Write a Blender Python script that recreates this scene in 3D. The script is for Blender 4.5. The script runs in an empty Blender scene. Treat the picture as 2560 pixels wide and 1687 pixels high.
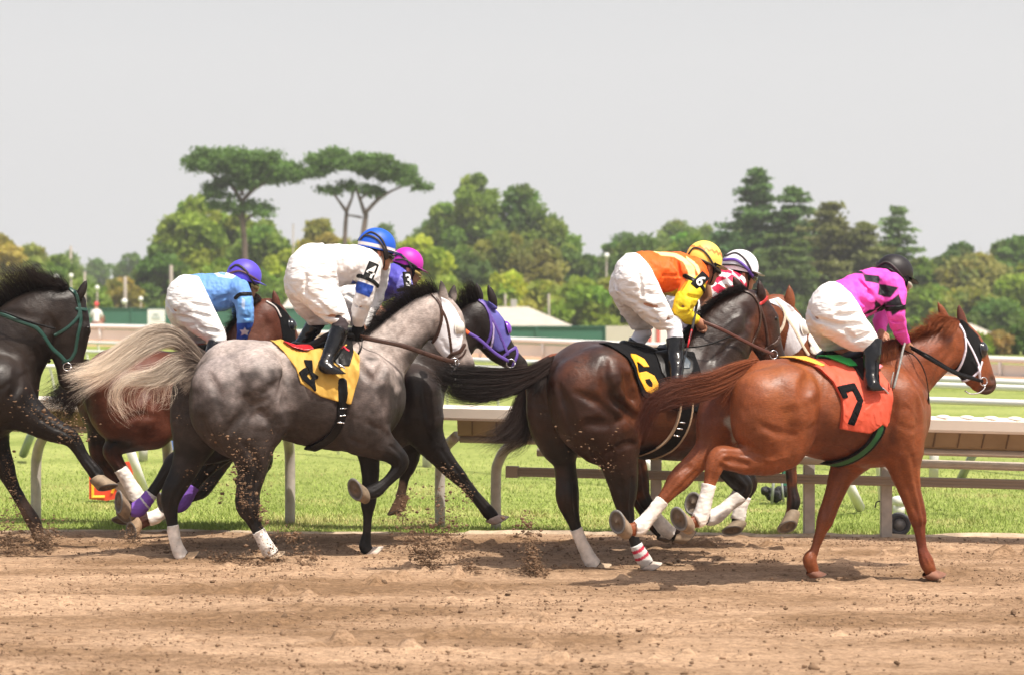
import bpy, math, random
import numpy as np

# ------------------------------------------------------------------ camera, light, exposure
F, HY, CH = 5250.0, 790.0, 1.75          # focal length and horizon row in photo pixels (2560 wide), eye height
sc = bpy.context.scene
cam = bpy.data.cameras.new('camera'); co = bpy.data.objects.new('camera', cam)
sc.collection.objects.link(co); sc.camera = co
cam.sensor_width = 36.0; cam.lens = 36.0 * F / 2560.0
cam.clip_start = 0.5; cam.clip_end = 3000.0
co.location = (0, 0, CH); co.rotation_euler = (math.radians(90), 0, 0)
cam.shift_y = -(843.5 - HY) / 2560.0
cam.dof.use_dof = True; cam.dof.focus_distance = 15.0; cam.dof.aperture_fstop = 2.6
SUN_EL, SUN_AZ = math.radians(61), math.radians(-46)     # azimuth from +x, negative = towards the camera
sun = bpy.data.lights.new('sun', 'SUN'); so = bpy.data.objects.new('sun', sun); sc.collection.objects.link(so)
sun.energy = 5.0; sun.angle = math.radians(0.6); sun.color = (1.0, 0.93, 0.83)
sd = np.array([math.cos(SUN_EL) * math.cos(SUN_AZ), math.cos(SUN_EL) * math.sin(SUN_AZ), math.sin(SUN_EL)])
from mathutils import Vector, Matrix
so.rotation_euler = Vector(sd).to_track_quat('Z', 'Y').to_euler()
so.location = (5, -5, 12)
w = bpy.data.worlds.new('World'); sc.world = w; w.use_nodes = True
nt = w.node_tree; nt.nodes.clear()
o_ = nt.nodes.new('ShaderNodeOutputWorld'); bg = nt.nodes.new('ShaderNodeBackground'); bg.inputs[1].default_value = 0.13
sky = nt.nodes.new('ShaderNodeTexSky'); sky.sky_type = 'NISHITA'; sky.sun_disc = False
sky.sun_elevation = SUN_EL; sky.sun_rotation = math.radians(90) - SUN_AZ
sky.air_density = 1.0; sky.dust_density = 6.0; sky.ozone_density = 1.0
# thin even overcast veil over the blue
mx = nt.nodes.new('ShaderNodeMix'); mx.data_type = 'RGBA'; mx.inputs[0].default_value = 0.86
geo_ = nt.nodes.new('ShaderNodeTexCoord'); sx_ = nt.nodes.new('ShaderNodeSeparateXYZ'); nt.links.new(geo_.outputs['Generated'], sx_.inputs[0])
mr_ = nt.nodes.new('ShaderNodeMapRange'); mr_.inputs[1].default_value = 0.0; mr_.inputs[1].default_value = .12; mr_.inputs[2].default_value = .6; mr_.inputs[3].default_value = 1.0; mr_.inputs[4].default_value = .10
nt.links.new(sx_.outputs[2], mr_.inputs[0]); nt.links.new(mr_.outputs[0], mx.inputs[0])
mx.inputs[7].default_value = (4.98, 4.97, 4.99, 1)
nt.links.new(sky.outputs[0], mx.inputs[6]); nt.links.new(mx.outputs[2], bg.inputs[0]); nt.links.new(bg.outputs[0], o_.inputs[0])
sc.view_settings.view_transform = 'Standard'; sc.view_settings.look = 'None'
sc.view_settings.exposure = 0.28; sc.view_settings.gamma = 1.0
sc.render.engine = 'CYCLES'
sc.cycles.use_denoising = True
sc.cycles.max_bounces = 5; sc.cycles.diffuse_bounces = 3; sc.cycles.glossy_bounces = 2; sc.cycles.transparent_max_bounces = 6
sc.cycles.volume_bounces = 0
sc.cycles.sample_clamp_indirect = 6.0

COL = sc.collection
def P(px, py, Y): return ((px - 1280.0) * Y / F, Y, CH - (py - HY) * Y / F)
def ground_Y(py): return F * CH / (py - HY)

# ------------------------------------------------------------------ numpy noise
def _h(ix, iy, iz, s):
    n = (ix.astype(np.int64) * 374761393 + iy.astype(np.int64) * 668265263 + iz.astype(np.int64) * 1274126177 + s * 974711) & 0xffffffff
    n = ((n ^ (n >> 13)) * 1274126177) & 0xffffffff
    return ((n ^ (n >> 16)) & 0xffff) / 32767.5 - 1.0
def vnoise(x, y, z, s=0):
    x, y, z = np.broadcast_arrays(np.asarray(x, float), np.asarray(y, float), np.asarray(z, float))
    x0, y0, z0 = np.floor(x), np.floor(y), np.floor(z)
    fx, fy, fz = x - x0, y - y0, z - z0
    fx, fy, fz = fx * fx * (3 - 2 * fx), fy * fy * (3 - 2 * fy), fz * fz * (3 - 2 * fz)
    r = 0
    for dx in (0, 1):
        for dy in (0, 1):
            for dz in (0, 1):
                wgt = (fx if dx else 1 - fx) * (fy if dy else 1 - fy) * (fz if dz else 1 - fz)
                r = r + wgt * _h(x0 + dx, y0 + dy, z0 + dz, s)
    return r
def fbm(x, y, z, o=3, s=0):
    r = 0; a = 1.0
    for i in range(o):
        r = r + a * vnoise(x * 2**i, y * 2**i, z * 2**i, s + i); a *= 0.5
    return r

# ------------------------------------------------------------------ materials
def new_mat(name):
    m = bpy.data.materials.new(name); m.use_nodes = True
    return m, m.node_tree, m.node_tree.nodes['Principled BSDF']
def N(t, kind, **kw):
    n = t.nodes.new(kind)
    for k, v in kw.items(): setattr(n, k, v)
    return n
MATS = {}
def mat(name, col=(.5, .5, .5), rough=.6, metal=0, spec=.5, bump=0, bscale=30, vary=0, vscale=5, coat=0, sheen=0, attr=False, stretch=None, stretch_v=None, trans=0):
    if name in MATS: return MATS[name]
    m, t, b = new_mat(name)
    b.inputs['Roughness'].default_value = rough; b.inputs['Metallic'].default_value = metal
    b.inputs['Specular IOR Level'].default_value = spec; b.inputs['Coat Weight'].default_value = coat
    b.inputs['Coat Roughness'].default_value = .15
    b.inputs['Sheen Weight'].default_value = sheen
    tc = N(t, 'ShaderNodeTexCoord')
    src = None
    if attr:
        at = N(t, 'ShaderNodeVertexColor'); at.layer_name = 'Col'; src = at.outputs[0]
    if vary:
        mp = N(t, 'ShaderNodeMapping'); t.links.new(tc.outputs['Object'], mp.inputs[0])
        if stretch_v: mp.inputs['Scale'].default_value = stretch_v
        n = N(t, 'ShaderNodeTexNoise'); n.inputs['Scale'].default_value = vscale; n.inputs['Detail'].default_value = 5
        t.links.new(mp.outputs[0], n.inputs[0])
        mr = N(t, 'ShaderNodeMapRange'); mr.inputs[1].default_value = .3; mr.inputs[2].default_value = .7
        mr.inputs[3].default_value = 1 - vary; mr.inputs[4].default_value = 1 + vary
        t.links.new(n.outputs[0], mr.inputs[0])
        hs = N(t, 'ShaderNodeVectorMath'); hs.operation = 'SCALE'
        if src is not None: t.links.new(src, hs.inputs[0])
        else: hs.inputs[0].default_value = col[:3]
        t.links.new(mr.outputs[0], hs.inputs['Scale']); t.links.new(hs.outputs[0], b.inputs['Base Color'])
    elif src is not None: t.links.new(src, b.inputs['Base Color'])
    else: b.inputs['Base Color'].default_value = (*col[:3], 1)
    if bump:
        mp = N(t, 'ShaderNodeMapping'); t.links.new(tc.outputs['Object'], mp.inputs[0])
        if stretch: mp.inputs['Scale'].default_value = stretch
        n = N(t, 'ShaderNodeTexNoise'); n.inputs['Scale'].default_value = bscale; n.inputs['Detail'].default_value = 4
        t.links.new(mp.outputs[0], n.inputs[0])
        bp = N(t, 'ShaderNodeBump'); bp.inputs['Strength'].default_value = 1; bp.inputs['Distance'].default_value = bump
        t.links.new(n.outputs[0], bp.inputs['Height']); t.links.new(bp.outputs[0], b.inputs['Normal'])
    if trans: b.inputs['Transmission Weight'].default_value = trans
    MATS[name] = m
    return m

# ------------------------------------------------------------------ mesh helpers
def mesh_obj(name, V, Fc, m=None, parent=None, smooth=True, colors=None, matidx=None):
    """V (n,3); Fc: (m,k) array of equal-size faces or a list of lists"""
    me = bpy.data.meshes.new(name)
    if isinstance(Fc, np.ndarray):
        V = np.asarray(V, np.float32)
        k = Fc.shape[1]; nf = Fc.shape[0]
        me.vertices.add(len(V)); me.vertices.foreach_set('co', V.ravel())
        me.loops.add(nf * k); me.loops.foreach_set('vertex_index', Fc.astype(np.int32).ravel())
        me.polygons.add(nf); me.polygons.foreach_set('loop_start', np.arange(0, nf * k, k, dtype=np.int32))
        me.update(calc_edges=True)
    else:
        me.from_pydata([tuple(map(float, v)) for v in V], [], [list(map(int, f)) for f in Fc])
        me.update()
    if smooth: me.polygons.foreach_set('use_smooth', [True] * len(me.polygons))
    if colors is not None:
        ca = me.color_attributes.new('Col', 'FLOAT_COLOR', 'POINT')
        c = np.ones((len(V), 4), np.float32); c[:, :3] = colors; ca.data.foreach_set('color', c.ravel())
    for q in (m if isinstance(m, (list, tuple)) else [m]):
        if q is not None: me.materials.append(q)
    if matidx is not None: me.polygons.foreach_set('material_index', np.asarray(matidx, np.int32))
    o = bpy.data.objects.new(name, me); COL.objects.link(o)
    if parent is not None: o.parent = parent
    return o
def tag(o, label=None, cat=None, group=None, kind=None):
    for k, v in (('label', label), ('category', cat), ('group', group), ('kind', kind)):
        if v: o[k] = v
    return o
def empty(name, loc=(0, 0, 0), rz=0, parent=None):
    o = bpy.data.objects.new(name, None); COL.objects.link(o); o.location = loc; o.rotation_euler = (0, 0, rz)
    o.empty_display_size = .1
    if parent is not None: o.parent = parent
    return o

class MB:
    """collects simple shapes into one mesh"""
    def __init__(s): s.v = []; s.f = []
    def add(s, V, Fs):
        n = len(s.v); s.v += [tuple(map(float, v)) for v in V]; s.f += [[n + i for i in f] for f in Fs]; return s
    def box(s, c, d, rot=None, bevel=0):
        x, y, z = [q / 2 for q in d]
        V = [Vector((i * x, j * y, k * z)) for i in (-1, 1) for j in (-1, 1) for k in (-1, 1)]
        if rot is not None: V = [rot @ v for v in V]
        V = [v + Vector(c) for v in V]
        return s.add(V, [(0, 1, 3, 2), (4, 6, 7, 5), (0, 4, 5, 1), (2, 3, 7, 6), (0, 2, 6, 4), (1, 5, 7, 3)])
    def tube(s, pts, r, n=8, cap=True, flat=1.0, up=None):
        pts = [Vector(p) for p in pts]; k = len(pts)
        rs = r if isinstance(r, (list, tuple, np.ndarray)) else [r] * k
        V = []; prev = None
        for i, p in enumerate(pts):
            t = (pts[min(i + 1, k - 1)] - pts[max(i - 1, 0)]); t = t.normalized() if t.length > 1e-9 else Vector((0, 0, 1))
            if up is not None: a = (Vector(up) - t * t.dot(Vector(up)))
            elif prev is None: a = t.orthogonal()
            else: a = prev - t * prev.dot(t)
            if a.length < 1e-6: a = t.orthogonal()
            a.normalize(); b = t.cross(a); prev = a
            for j in range(n):
                th = 2 * math.pi * j / n
                V.append(p + a * math.cos(th) * rs[i] + b * math.sin(th) * rs[i] * flat)
        Fs = []
        for i in range(k - 1):
            for j in range(n): Fs.append((i * n + j, i * n + (j + 1) % n, (i + 1) * n + (j + 1) % n, (i + 1) * n + j))
        if cap: Fs += [tuple(reversed(range(n))), tuple(range((k - 1) * n, k * n))]
        return s.add(V, Fs)
    def sphere(s, c, r, n=12, m_=8, sc_=(1, 1, 1), rot=None):
        V = []; Fs = []
        for i in range(m_ + 1):
            ph = math.pi * i / m_
            for j in range(n):
                th = 2 * math.pi * j / n
                v = Vector((r * sc_[0] * math.sin(ph) * math.cos(th), r * sc_[1] * math.sin(ph) * math.sin(th), r * sc_[2] * math.cos(ph)))
                if rot is not None: v = rot @ v
                V.append(v + Vector(c))
        for i in range(m_):
            for j in range(n): Fs.append((i * n + j, (i + 1) * n + j, (i + 1) * n + (j + 1) % n, i * n + (j + 1) % n))
        return s.add(V, Fs)
    def prism(s, poly, y0, y1):
        """poly in (x,z), extruded in y"""
        n = len(poly)
        V = [(x, y0, z) for x, z in poly] + [(x, y1, z) for x, z in poly]
        return s.add(V, [tuple(range(n)), tuple(reversed(range(n, 2 * n)))] + [(i, n + i, n + (i + 1) % n, (i + 1) % n) for i in range(n)])
    def build(s, name, m, parent=None, smooth=False, bevel=0):
        o = mesh_obj(name, s.v, s.f, m, parent, smooth)
        import bmesh
        bm = bmesh.new(); bm.from_mesh(o.data); bmesh.ops.recalc_face_normals(bm, faces=bm.faces)
        if bevel: bmesh.ops.bevel(bm, geom=list(bm.edges), offset=bevel, segments=2, affect='EDGES', clamp_overlap=True)
        bm.to_mesh(o.data); bm.free()
        return o

# ------------------------------------------------------------------ signed distance fields
def catmull(pts, n=4):
    p = np.asarray(pts, float)
    if len(p) < 3: n = max(n, 3)
    q = np.vstack([2 * p[0] - p[1], p, 2 * p[-1] - p[-2]]); out = []
    for i in range(1, len(q) - 2):
        for j in range(n):
            t = j / n
            a, b, c, d = q[i - 1], q[i], q[i + 1], q[i + 2]
            out.append(.5 * (2 * b + (c - a) * t + (2 * a - 5 * b + 4 * c - d) * t * t + (3 * b - a - 3 * c + d) * t**3))
    out.append(p[-1]); return np.array(out)
def smin(a, b, k):
    if k <= 0: return np.minimum(a, b)
    h = np.maximum(k - np.abs(a - b), 0) / k
    return np.minimum(a, b) - h * h * k * .25
def capd(X, Y, Z, a, b, ra, rb, fy):
    ax, ay, az = a; bx, by, bz = b
    bay = (by - ay) / fy
    px = X - ax; py = (Y - ay) / fy; pz = Z - az
    bb = (bx - ax)**2 + bay**2 + (bz - az)**2 + 1e-12
    h = np.clip((px * (bx - ax) + py * bay + pz * (bz - az)) / bb, 0, 1)
    d = np.sqrt((px - h * (bx - ax))**2 + (py - h * bay)**2 + (pz - h * (bz - az))**2)
    return d - (ra + (rb - ra) * h)
class Field:
    def __init__(s, lo, hi, h):
        s.lo = np.array(lo, float); s.h = h
        s.n = np.maximum(np.ceil((np.array(hi, float) - s.lo) / h).astype(int) + 1, 3)
        s.d = np.full(s.n, .25, np.float32)
        s.ax = [s.lo[i] + h * np.arange(s.n[i]) for i in range(3)]
    def sl(s, lo, hi):
        a = np.clip(np.floor((np.array(lo) - s.lo) / s.h).astype(int), 0, s.n - 1)
        b = np.clip(np.ceil((np.array(hi) - s.lo) / s.h).astype(int) + 1, 1, s.n)
        return tuple(slice(i, max(j, i + 1)) for i, j in zip(a, b))
    def g(s, q): return s.ax[0][q[0]][:, None, None], s.ax[1][q[1]][None, :, None], s.ax[2][q[2]][None, None, :]
    def chain(s, pts, k=.03, op='u', n=4, spline=True):
        """pts rows: x y z r fy"""
        p = catmull(pts, n) if spline and len(pts) > 1 else np.asarray(pts, float)
        if len(p) == 1: p = np.vstack([p, p + 1e-5])
        p[:, 3] = np.maximum(p[:, 3], .002)
        mar = k + 2 * s.h
        ext = np.stack([p[:, 3], p[:, 3] * p[:, 4], p[:, 3]], 1) + mar
        q = s.sl((p[:, :3] - ext).min(0), (p[:, :3] + ext).max(0))
        sub = np.full(s.d[q].shape, .25, np.float32); off = [x.start for x in q]
        for i in range(len(p) - 1):
            lo = np.minimum(p[i, :3] - ext[i], p[i + 1, :3] - ext[i + 1]); hi = np.maximum(p[i, :3] + ext[i], p[i + 1, :3] + ext[i + 1])
            r = s.sl(lo, hi)
            X, Y, Z = s.g(r)
            dd = capd(X, Y, Z, p[i, :3], p[i + 1, :3], p[i, 3], p[i + 1, 3], (p[i, 4] + p[i + 1, 4]) / 2)
            rr = tuple(slice(x.start - o, x.stop - o) for x, o in zip(r, off))
            sub[rr] = np.minimum(sub[rr], dd)
        if op == 'u': s.d[q] = smin(s.d[q], sub, k)
        else: s.d[q] = -smin(-s.d[q], sub, k)
        return s
    def at(s, pts):
        """trilinear lookup"""
        pts = np.asarray(pts, float); t = (pts - s.lo) / s.h
        t = np.clip(t, 0, s.n - 1.001); i = t.astype(int); f = t - i
        r = 0
        for a in (0, 1):
            for b in (0, 1):
                for c in (0, 1):
                    w_ = (f[..., 0] if a else 1 - f[..., 0]) * (f[..., 1] if b else 1 - f[..., 1]) * (f[..., 2] if c else 1 - f[..., 2])
                    r = r + w_ * s.d[i[..., 0] + a, i[..., 1] + b, i[..., 2] + c]
        return r
    def resample(s, lo, hi, h):
        lo = np.maximum(lo, s.lo); hi = np.minimum(hi, s.lo + s.h * (s.n - 1))
        f = Field(lo, hi, h); arr = s.d
        # separable linear interpolation
        for ax in range(3):
            t = np.clip((f.ax[ax] - s.lo[ax]) / s.h, 0, s.n[ax] - 1.001); i = t.astype(int); w_ = (t - i).astype(np.float32)
            sh = [1, 1, 1]; sh[ax] = -1
            arr = np.take(arr, i, ax) * (1 - w_.reshape(sh)) + np.take(arr, i + 1, ax) * w_.reshape(sh)
        f.d = arr; return f
    def noise(s, amp, sc_, seed=0, aniso=(1, 1, 1), o=2):
        X, Y, Z = s.g((slice(None),) * 3)
        m = np.abs(s.d) < .04
        I = np.nonzero(m)
        s.d[m] += (amp * fbm(s.ax[0][I[0]] * sc_ * aniso[0], s.ax[1][I[1]] * sc_ * aniso[1], s.ax[2][I[2]] * sc_ * aniso[2], o, seed)).astype(np.float32)
        return s
    def nets(s):
        d = s.d.copy()
        d[0] = d[-1] = .01; d[:, 0] = d[:, -1] = .01; d[:, :, 0] = d[:, :, -1] = .01
        ins = d < 0
        nx, ny, nz = d.shape
        c = np.zeros((nx - 1, ny - 1, nz - 1), np.int8)
        for a in (0, 1):
            for b in (0, 1):
                for e in (0, 1): c += ins[a:nx - 1 + a, b:ny - 1 + b, e:nz - 1 + e]
        I = np.nonzero((c > 0) & (c < 8))
        if len(I[0]) == 0: return np.zeros((0, 3)), np.zeros((0, 4), int)
        idx = np.full(c.shape, -1, np.int32); idx[I] = np.arange(len(I[0]))
        acc = np.zeros((len(I[0]), 3)); cnt = np.zeros(len(I[0]))
        for ax in range(3):
            o1, o2 = [q for q in range(3) if q != ax]
            for a in (0, 1):
                for b in (0, 1):
                    A = [I[0], I[1], I[2]]; A = [x.copy() for x in A]; A[o1] += a; A[o2] += b
                    B = [x.copy() for x in A]; B[ax] += 1
                    da = d[A[0], A[1], A[2]]; db = d[B[0], B[1], B[2]]
                    m = (da < 0) != (db < 0)
                    t = np.where(m, da / np.where(m, da - db, 1), 0)
                    pos = np.zeros_like(acc); pos[:, o1] = a; pos[:, o2] = b; pos[:, ax] = t
                    acc += pos * m[:, None]; cnt += m
        V = np.stack(I, 1) + acc / cnt[:, None]
        V = s.lo + V * s.h
        Q = []
        for ax in range(3):
            o1, o2 = [(1, 2), (2, 0), (0, 1)][ax]
            A = np.take(ins, range(ins.shape[ax] - 1), ax); B = np.take(ins, range(1, ins.shape[ax]), ax)
            E = np.nonzero(A != B)
            e = np.stack(E, 1)
            ok = (e[:, o1] > 0) & (e[:, o2] > 0) & (e[:, o1] < ins.shape[o1] - 1) & (e[:, o2] < ins.shape[o2] - 1)
            e = e[ok]; flip = A[E][ok]
            def cell(da, db):
                q = e.copy(); q[:, o1] -= da; q[:, o2] -= db
                return idx[q[:, 0], q[:, 1], q[:, 2]]
            q = np.stack([cell(0, 0), cell(1, 0), cell(1, 1), cell(0, 1)], 1)
            q[~flip] = q[~flip][:, ::-1]
            Q.append(q)
        Q = np.vstack(Q); Q = Q[(Q >= 0).all(1)]
        return V, Q

def poly_sdf(X, Z, poly):
    """2-D signed distance (negative inside) on broadcastable X,Z"""
    p = np.asarray(poly, float); X, Z = np.broadcast_arrays(X, Z)
    d = np.full(X.shape, 1e9); ins = np.zeros(X.shape, bool); n = len(p)
    for i in range(n):
        a, b = p[i], p[(i + 1) % n]
        ex, ez = b - a; wx = X - a[0]; wz = Z - a[1]
        t = np.clip((wx * ex + wz * ez) / (ex * ex + ez * ez + 1e-12), 0, 1)
        d = np.minimum(d, (wx - ex * t)**2 + (wz - ez * t)**2)
        c = (a[1] > Z) != (b[1] > Z)
        xi = a[0] + (Z - a[1]) * (b[0] - a[0]) / (b[1] - a[1] if abs(b[1] - a[1]) > 1e-12 else 1e-12)
        ins ^= c & (X < xi)
    d = np.sqrt(d); return np.where(ins, -d, d)
def line_sdf(X, Z, line, hw):
    p = catmull(line, 5) if len(line) > 2 else np.asarray(line, float)
    d = 1e9
    for i in range(len(p) - 1):
        a, b = p[i], p[i + 1]; ex, ez = b - a; wx = X - a[0]; wz = Z - a[1]
        t = np.clip((wx * ex + wz * ez) / (ex * ex + ez * ez + 1e-12), 0, 1)
        d = np.minimum(d, (wx - ex * t)**2 + (wz - ez * t)**2)
    return np.sqrt(d) - hw

def strands(name, guides, n, r, m, parent, spread=.02, seg=14, seed=1, tip=.15, sides=3, clump=0, colors=None, taper=1.0, wild=.6):
    """guides: list of (k,3) polylines; strands run between neighbouring guides; clump scatters locks"""
    rng = np.random.default_rng(seed)
    G = []
    for g in guides:
        c = catmull(g, 8); L = np.concatenate([[0], np.cumsum(np.linalg.norm(np.diff(c, axis=0), axis=1))]); L /= L[-1]
        t = np.linspace(0, 1, seg); G.append(np.stack([np.interp(t, L, c[:, i]) for i in range(3)], 1))
    G = np.array(G); ng = len(G)
    t = np.linspace(0, 1, seg)
    V = np.zeros((n, seg, sides, 3)); C = np.zeros((n, seg, sides, 3))
    ncl = max(6, n // 14); clo = rng.normal(0, 1, (ncl, 3)); clf = rng.uniform(1.2, 3.0, (ncl, 3)); clp = rng.uniform(0, 6.28, (ncl, 3))
    for i in range(n):
        s = rng.uniform(0, ng - 1) if ng > 1 else 0
        a = int(min(s, ng - 2)) if ng > 1 else 0; f = s - a
        g = G[a] * (1 - f) + G[min(a + 1, ng - 1)] * f
        ln = rng.uniform(.5, 1.0)
        tt = t * ln; g = np.stack([np.interp(tt, t, g[:, q]) for q in range(3)], 1)
        cl = rng.integers(ncl)
        off = rng.normal(0, 1, 3) * spread * .45
        off = off[None, :] * (.35 + .65 * tt[:, None]) + clo[cl][None] * spread * (.25 + tt[:, None] * .9)
        off += (np.sin(tt[:, None] * clf[cl][None] * 3.1 + clp[cl][None]) * spread * wild * tt[:, None])
        off += np.sin(tt[:, None] * rng.uniform(2, 9, 3) + rng.uniform(0, 6, 3)) * spread * .15 * tt[:, None]
        g = g + off
        tg = np.gradient(g, axis=0); tg /= np.linalg.norm(tg, axis=1)[:, None] + 1e-9
        up = rng.normal(0, 1, 3); a1 = np.cross(tg, up); a1 /= np.linalg.norm(a1, axis=1)[:, None] + 1e-9; a2 = np.cross(tg, a1)
        rr = r * rng.uniform(.7, 1.3) * (1 - (1 - tip) * t**1.5 * taper)
        for k in range(sides):
            th = 2 * math.pi * k / sides
            V[i, :, k] = g + (a1 * math.cos(th) + a2 * math.sin(th)) * rr[:, None]
        if colors is not None:
            c0, c1 = np.array(colors[0]), np.array(colors[1]); mixw = np.clip(tt * 1.3 - .1 + rng.normal(0, .12), 0, 1)[:, None]
            cc = (c0 * (1 - mixw) + c1 * mixw) * rng.uniform(.75, 1.25)
            C[i] = cc[:, None, :]
    base = (np.arange(n) * seg * sides)[:, None, None]; sg = (np.arange(seg - 1) * sides)[None, :, None]; k = np.arange(sides)[None, None, :]; k2 = (k + 1) % sides
    q = np.stack([base + sg + k, base + sg + k2, base + sg + sides + k2, base + sg + sides + k], -1).reshape(-1, 4)
    return mesh_obj(name, V.reshape(-1, 3), q, m, parent, True, colors=C.reshape(-1, 3) if colors is not None else None)
# ------------------------------------------------------------------ figure frames
def lin(c):   # sRGB 0-255 -> linear
    return tuple(((v / 255) / 12.92 if v / 255 < .04045 else ((v / 255 + .055) / 1.055) ** 2.4) for v in c)
class Rig:
    """a vertical working plane through a ground point, turned by yaw; local x forward, y away from the camera side, z up"""
    def __init__(s, name, apx, Y, yaw):
        s.name = name; s.yaw = math.radians(yaw)
        s.O = np.array([(apx - 1280) * Y / F, Y, 0.0])
        s.f = np.array([math.cos(s.yaw), math.sin(s.yaw), 0]); s.l = np.array([-math.sin(s.yaw), math.cos(s.yaw), 0])
        s.C = np.array([0, 0, CH])
    def ray(s, px, py):
        d = np.array([(px - 1280) / F, 1, -(py - HY) / F])
        loc = lambda v: np.array([v @ s.f, v @ s.l, v[2]])
        return loc(s.C - s.O), loc(d)
    def L(s, px, py, y=0.0):
        o, d = s.ray(px, py); t = (y - o[1]) / d[1]; return o + d * t
    def sc(s, px, py, y=0.0):
        o, d = s.ray(px, py); return (y - o[1]) / d[1] / F
    def ch(s, pts, y=0.0, fy=1.0, dr=0.0):
        """(px,py,r[,y[,fy]]) -> x y z r fy in metres"""
        out = []
        for p in pts:
            yy = p[3] if len(p) > 3 else y; ff = p[4] if len(p) > 4 else fy
            out.append([*s.L(p[0], p[1], yy), p[2] * s.sc(p[0], p[1], yy) + dr, ff])
        return np.array(out)
    def xz(s, pts, y): return np.array([s.L(p[0], p[1], y)[[0, 2]] for p in pts])

def grow_box(chs, m):
    a = np.vstack(chs); e = np.stack([a[:, 3], a[:, 3] * a[:, 4], a[:, 3]], 1) + m
    return (a[:, :3] - e).min(0), (a[:, :3] + e).max(0)

def surf(rig, fld, px, py, off=0.0):
    o, d = rig.ray(px, py); d = d / np.linalg.norm(d)
    t0 = np.linalg.norm(rig.O[:2]) - 1.6; T = t0 + np.arange(0, 3.2, .004)
    pts = o[None] + d[None] * T[:, None]
    inb = ((pts >= fld.lo) & (pts <= fld.lo + fld.h * (fld.n - 1))).all(1)
    dd = np.where(inb, fld.at(pts), 1.0)
    i = np.nonzero(dd < off)[0]
    return pts[i[0]] if len(i) else pts[int(np.argmin(dd))]
def normal(fld, p, e=.012):
    g = np.array([fld.at(p + np.eye(3)[i] * e) - fld.at(p - np.eye(3)[i] * e) for i in range(3)]); return g / (np.linalg.norm(g) + 1e-9)

def paint(V, base, items):
    C = np.tile(np.array(base, float), (len(V), 1))
    for it in items:
        pts, soft, col = it[:3]
        p = catmull(pts, 3) if len(pts) > 1 else np.vstack([pts, pts + 1e-5])
        d = np.full(len(V), 9.0)
        for i in range(len(p) - 1):
            d = np.minimum(d, capd(V[:, 0], V[:, 1], V[:, 2], p[i, :3], p[i + 1, :3], p[i, 3], p[i + 1, 3], (p[i, 4] + p[i + 1, 4]) / 2))
        n = fbm(V[:, 0] * 9, V[:, 1] * 9, V[:, 2] * 9, 3, 5) * soft * .5
        wgt = np.clip(.5 - (d + n) / soft, 0, 1); wgt = wgt * wgt * (3 - 2 * wgt)
        if len(it) > 3: wgt = wgt * it[3]
        C = C * (1 - wgt[:, None]) + np.array(col) * wgt[:, None]
    return C

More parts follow.
